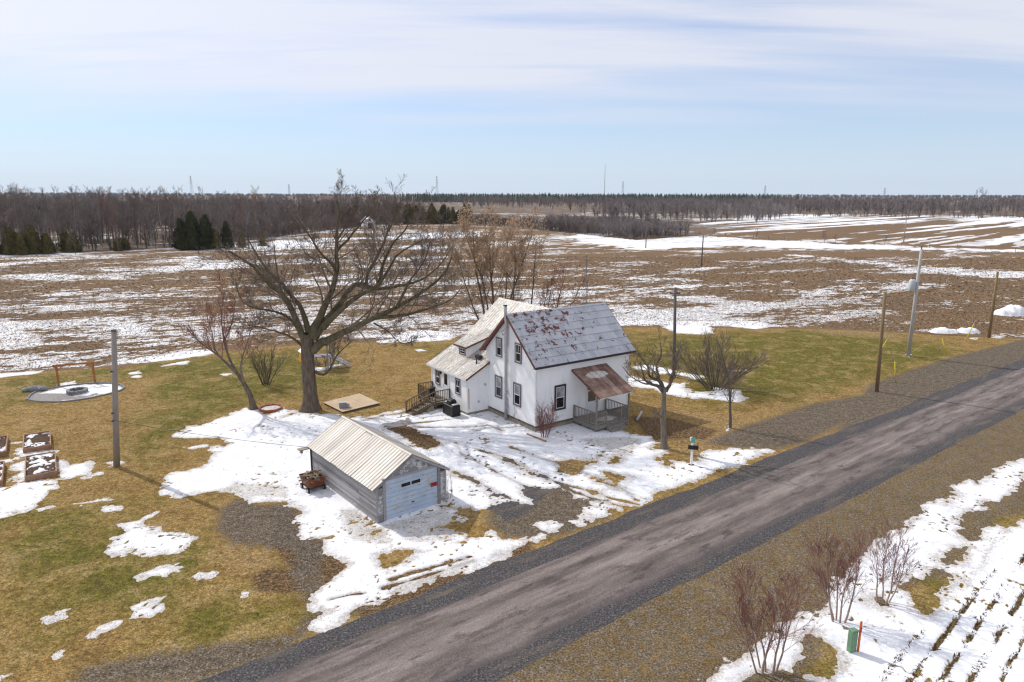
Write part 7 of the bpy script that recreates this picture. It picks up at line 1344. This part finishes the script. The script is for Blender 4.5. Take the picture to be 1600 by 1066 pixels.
P, S = scatter(900, [(60, 420), (150, 425), (230, 565), (235, 700), (330, 600), (700, 700), (760, 900), (300, 900), (60, 620)], 4.0, 14.5, lambda x, y: 0.15 + 0.85 * (vnoise(x * 0.012, y * 0.012, 8) > 0.4)); joined('far_wood', 'brown wood behind the striped field on the right', 'wood', P, S, far_p[:3] + brush_p[:3], M['twig_grey'])
P, S = scatter(760, [(226, 545), (385, 527), (640, 500), (900, 640), (900, 700), (380, 585), (235, 600)], 2.0, 6.5); joined('hedgerow', 'ragged leafless hedgerow along the far side of the striped field', 'hedge', P, S, brush_p, M['twig_purple'])
P, S = scatter(2300, [(-420, 640), (60, 640), (300, 900), (760, 900), (1500, 1100), (1500, 1700), (-1400, 1700), (-900, 900)], 3.5, 14.5, lambda x, y: (0.08 + 0.92 * (vnoise(x * 0.006, y * 0.004, 18) > 0.42))); joined('far_wood', 'broken belts of bare wood in the far distance', 'wood', P, S, far_p[:3] + brush_p[:3], M['twig_purple'])
# low hills at the back, wooded
def hills():
    xs = np.linspace(-4200, 4200, 90); ys = np.linspace(1500, 4600, 40); X, Y = np.meshgrid(xs, ys); x, y = X.ravel(), Y.ravel(); f = np.clip((y - 1500) / 1200, 0, 1); f = f * f * (3 - 2 * f)
    z = -0.5 + f * (4 + 9 * fbm(x * 0.0008, y * 0.0008, 7, 3)); o = mesh_obj('hills', fast_mesh('hills', np.stack([x, y, z], 1), grid_faces(90, 40), M['far_ground'], True)); tag(o, 'low wooded hills along the horizon', 'hills', kind='structure')
    def hz(px, py): f = np.clip((py - 1500) / 1200, 0, 1); f = f * f * (3 - 2 * f); return -0.5 + f * (4 + 9 * fbm(px * 0.0008, py * 0.0008, 7, 3))
    P, S = scatter(3600, [(-1500, 1650), (1500, 1650), (2900, 3300), (-2900, 3300)], 8.0, 13.0); Q = np.array(P); Z = hz(Q[:, 0], Q[:, 1]); joined('hill_wood', 'unbroken bare wood covering the low hills on the horizon', 'wood', [(a, b, c) for (a, b), c in zip(P, Z)], S * 1.0, [rough_tree(560 + i, 30, 1.0, 0.5, 0.05, 0.1) for i in range(4)], M['twig_purple'])
    n = 850; px = rngw.uniform(-260, 640, n); py = rngw.uniform(1500, 1900, n); k = 5
    cone = []
    for sd in range(3):
        rg = np.random.default_rng(sd); V = []; F = []
        for tier in range(4):
            zb, zt, rr_ = 0.05 + tier * 0.22, 0.42 + tier * 0.2, 0.20 - tier * 0.045; b = len(V); V += [(rr_ * math.cos(2 * math.pi * i / k) * rg.uniform(.7, 1.2), rr_ * math.sin(2 * math.pi * i / k) * rg.uniform(.7, 1.2), zb) for i in range(k)] + [(0, 0, min(1.0, zt))]; F += [(b + i, b + (i + 1) % k, b + k) for i in range(k)]
        cone.append((np.array(V), np.array(F)))
    joined('spruce_ridge', 'dark spruce ridge on the skyline behind the house', 'conifer wood', [(a, b, c) for a, b, c in zip(px, py, hz(px, py))], rngw.uniform(13, 23, n), cone, M['spruce'])
hills()
# single far trees that stand out
place('lone_tree', 'big bare lone tree on the skyline at the far right', 'tree', None, protos[1], 345, 520, 20 / 16, 0.3)
wv = [bare_tree_meshes(350, 16, 1.0, M['trunk_far'], M['willow'], 22)]
place('yellow_willow', 'golden willow standing out in the far wood on the left', 'tree', None, wv[0], -214, 590, 22 / 16, 0.2, 20 / 16)
# fence line shrubs and posts along the striped field
posts = empty('field_fence', (60, 300, 0)); tag(posts, 'line of thin fence posts along the striped field', 'fence'); pm = MB().tube([(0, 0, -0.1), (0, 0, 1.5)], 0.08, 6).mesh('fence_post', M['pole_dark'])
fl = [(62, 330), (105, 254), (136, 227), (175, 190)]
for i in range(3):
    a, b = np.array(fl[i]), np.array(fl[i + 1]); n = int(np.linalg.norm(b - a) / 7)
    for k in range(n): q = a + (b - a) * k / n; mesh_obj('fence_post', pm, posts, (q[0] - 60, q[1] - 300, 0))
fs_ = [bare_tree_meshes(370 + i, 5.0, 1.3, M['trunk_far'], M['twig_purple'], 12) for i in range(2)]
for k, (x, y) in enumerate(((84, 290), (95, 272), (111, 248), (114, 246), (126, 236), (74, 305))): place('fence_shrub', 'small bare shrub on the fence line before the striped field', 'shrub', 'shrubs on the fence line', fs_[k % 2], x, y, rngw.uniform(0.5, 0.9), k)
# farm lane along the left wood
lane = [(-175, 163), (-136, 184), (-110, 208), (-96, 231), (-90, 280), (-79, 362), (-60, 420)]
mb = MB()
for i in range(len(lane) - 1):
    a, b = Vector((*lane[i], 0)), Vector((*lane[i + 1], 0)); n_ = Vector((-(b - a).y, (b - a).x, 0)).normalized() * 2.2; mb.quad((*(a - n_).xy, 0.01 + i * 0.001), (*(b - n_).xy, 0.01 + i * 0.001), (*(b + n_).xy, 0.01 + i * 0.001), (*(a + n_).xy, 0.01 + i * 0.001))
lm_, nt_, b__ = new_mat('lane_snow', 0.85, 0.2); v_ = pos(nt_); col(nt_, b__, ramp(nt_, noise(nt_, v_, 0.5, 5, 0.7), [(0.42, (0.26, 0.22, 0.20)), (0.55, (0.62, 0.62, 0.65))]))
o = mb.build('farm_lane', lm_); tag(o, 'half thawed farm lane along the edge of the left wood', 'lane', kind='structure')
# far buildings
def barn(name, lb, x, y, w, l, h_, rz, wall, roof):
    r_ = empty(name, (x, y, 0), R(rz)); tag(r_, lb, 'building')
    MB().extr([(-w / 2, -l / 2, 0), (-w / 2, -l / 2, h_), (0, -l / 2, h_ + w * 0.38), (w / 2, -l / 2, h_), (w / 2, -l / 2, 0)], (0, l, 0)).build('wall', wall, r_)
    MB().extr([(-w / 2 - 0.4, -l / 2 - 0.4, h_ - 0.2), (0, -l / 2 - 0.4, h_ + w * 0.38 + 0.1), (w / 2 + 0.4, -l / 2 - 0.4, h_ - 0.2), (w / 2 + 0.4, -l / 2 - 0.4, h_ + 0.1), (0, -l / 2 - 0.4, h_ + w * 0.38 + 0.4), (-w / 2 - 0.4, -l / 2 - 0.4, h_ + 0.1)], (0, l + 0.8, 0)).build('roof', roof, r_)
    MB().box(-w * 0.18, w * 0.18, -l / 2 - 0.06, -l / 2 - 0.02, 0, h_ * 0.8).build('door', M['dark_trim'], r_); MB().box(-w * 0.08, w * 0.08, -l / 2 - 0.06, -l / 2 - 0.02, h_ + 0.5, h_ + 1.5).build('window', M['glass'], r_)
barn('far_barn', 'grey barn with a red roof among the far trees behind the maple', -262, 1000, 16, 26, 7, 60, M['barn'], M['barn_roof']); barn('far_shed', 'small white gabled shed in the scrub behind the maple', -72, 350, 5.5, 7.5, 3.2, 25, M['white_trim'], M['galv'])
# pylons and the tall mast
def pylon(lb, x, y, h_, w, name='pylon'):
    r_ = empty(name, (x, y, 0)); tag(r_, lb, 'pylon' if name == 'pylon' else 'mast'); t = max(0.10, y * 0.00012)
    for sx in (-1, 1):
        for sy in (-1, 1): MB().beam((sx * w, sy * w, 0), (sx * w * 0.15, sy * w * 0.15, h_), t, t).build('leg', M['lattice'], r_)
    n = 9
    for i in range(n):
        f0, f1 = i / n, (i + 1) / n; a, b = w * (1 - 0.85 * f0), w * (1 - 0.85 * f1)
        for sy in (-1, 1): MB().beam((-a, sy * a, h_ * f0), (b, sy * b, h_ * f1), t * 0.7, t * 0.7).build('brace', M['lattice'], r_); MB().beam((a, sy * a, h_ * f0), (-b, sy * b, h_ * f1), t * 0.7, t * 0.7).build('brace', M['lattice'], r_)
    if name == 'pylon':
        for f, l_ in ((0.72, 1.5), (0.84, 1.2), (0.95, 0.9)): MB().beam((-w * l_, 0, h_ * f), (w * l_, 0, h_ * f), t, t * 1.4).build('cross_arm', M['lattice'], r_)
for (x, y, h_, lb) in ((-861, 1900, 64, 'lattice pylon on the skyline above the left wood'), (-820, 2600, 53, 'faint pylon on the skyline just left of the maple crown'), (-213, 2000, 68, 'lattice pylon on the skyline right of the maple crown'), (374, 2400, 63, 'pylon on the skyline just right of the tall mast'), (963, 2700, 54, 'small pylon on the skyline above the striped field'), (1367, 2600, 45, 'far pylon above the right hand woods'), (1968, 3000, 44, 'farthest pylon near the right edge of the skyline')):
    pylon(lb, x, y, h_, 4.5)
pylon('very tall slim guyed mast on the skyline above the house', 234, 1800, 93, 0.9, 'radio_mast')

# ------------------------------------------------------------------ ground litter
def residue(name, label, n, area, keep, size, seed, mat, up=0.5, zlift=0.01, rndf=None, cat='stubble'):
    rng = np.random.default_rng(seed); x = rng.uniform(area[0], area[1], n); y = rng.uniform(area[2], area[3], n); m = keep(x, y, rng); x, y = x[m], y[m]; k = len(x)
    a = rng.uniform(0, 2 * np.pi, k); el = np.abs(rng.normal(0, up, k)); L = size * rng.uniform(0.5, 1.5, k); d = np.stack([np.cos(a) * np.cos(el), np.sin(a) * np.cos(el), np.sin(el)], 1) * L[:, None]; w = np.stack([-np.sin(a), np.cos(a), rng.normal(0, .5, k)], 1) * (L * rng.uniform(0.10, 0.22, k))[:, None]
    c = np.stack([x, y, np.full(k, zlift)], 1); V = np.stack([c - w, c + w, c + d + w * 0.3, c + d - w * 0.3], 1).reshape(-1, 3); F = np.arange(4 * k).reshape(-1, 4)
    o = mesh_obj(name, fast_mesh(name, V, F, mat, attrs={'rnd': ('FLOAT', 'FACE', rndf(x, y, rng) if rndf else rng.random(k))})); tag(o, label, cat, kind='stuff')
def in_field(x, y, rng): return (np.abs(x) < 0.80 * y + 4) & (sdf_box(lot, x, y, 40, -9) < -0.3) & (road_uv(x, y)[1] > 24.5)
residue('corn_stubble', 'pale corn stalk litter over the stubble field', 220000, (-85, 100, 58, 112), in_field, 0.17, 1, M['residue'], 0.35, 0.03)
residue('corn_stubble', 'corn stalk litter farther out on the stubble field', 140000, (-150, 140, 112, 190), lambda x, y, r: in_field(x, y, r) & (r.random(len(x)) < 1.3 - y / 240), 0.30, 2, M['residue'], 0.3, 0.04)
def ditch_keep(x, y, rng):
    r_, q = rot2(x, y, 43.0); row = np.abs(((q / 0.70) % 1.0) - 0.5); e, n = road_uv(x, y); return (n < 9.3) & (x > 12.0) & (row < 0.13) & (fbm(r_ * 0.9, q * 2.5, 61, 3) > 0.38) & (rng.random(len(x)) < 0.8)
residue('row_stubble', 'rows of dark broken stalks poking through the snow right of the ditch', 420000, (11, 45, 14, 50), ditch_keep, 0.11, 3, M['residue'], 0.8, 0.02, lambda x, y, r: r.random(len(x)) ** 2 * 0.75)
def lawn_keep(x, y, rng):
    e, n = road_uv(x, y); c = cover(x, y); ok = (sdf_box(lot, x, y, 5, -9) > 0.2) & ((n > 23.6) | (n < 16.6)); u, v = house_uv(x, y); ok &= ~((u > -2.2) & (u < 9.2) & (v > -0.2) & (v < 12)); u, v = house_uv(x, y, GO, 39.007); ok &= ~((u > -0.1) & (u < 4.4) & (v > -0.2) & (v < 8.2)); s, t = near_snow(x, y)
    return ok & (s < 0.1) & (rng.random(len(x)) > c['gravel'] * 0.95)
def lawn_rnd(x, y, r):
    c = cover(x, y); return np.clip(0.52 + (vnoise(x * 0.7, y * 0.7, 15) - 0.5) * 0.5 + r.normal(0, 0.16, len(x)) - c['green'] * 0.38 + c['tan'] * 0.2, 0, 1)
residue('grass_tufts', 'short dry grass blades of the near lawn and verges', 260000, (-34, 40, 16, 50), lawn_keep, 0.055, 4, M['grass'], 0.45, 0.006, lawn_rnd, 'grass')
residue('grass_tufts', 'short grass blades of the back lawn', 130000, (-58, 62, 50, 86), lawn_keep, 0.08, 5, M['grass'], 0.4, 0.006, lawn_rnd, 'grass')

# ------------------------------------------------------------------ air
def build_haze():
    me = MB().box(-4400, 4400, -60, 4700, -1.2, 110).mesh('haze'); hz = mesh_obj('haze', me); tag(hz, 'thin even haze in the air over the whole plain', 'haze', kind='stuff')
    m = bpy.data.materials.new('haze'); m.use_nodes = True; nt = m.node_tree; nt.nodes.clear(); o = nt.nodes.new('ShaderNodeOutputMaterial'); v = nt.nodes.new('ShaderNodeVolumePrincipled')
    v.inputs['Color'].default_value = (0.80, 0.88, 1.0, 1); v.inputs['Density'].default_value = 0.00005; v.inputs['Anisotropy'].default_value = 0.2
    nt.links.new(v.outputs[0], o.inputs['Volume']); me.materials.append(m)
build_haze()
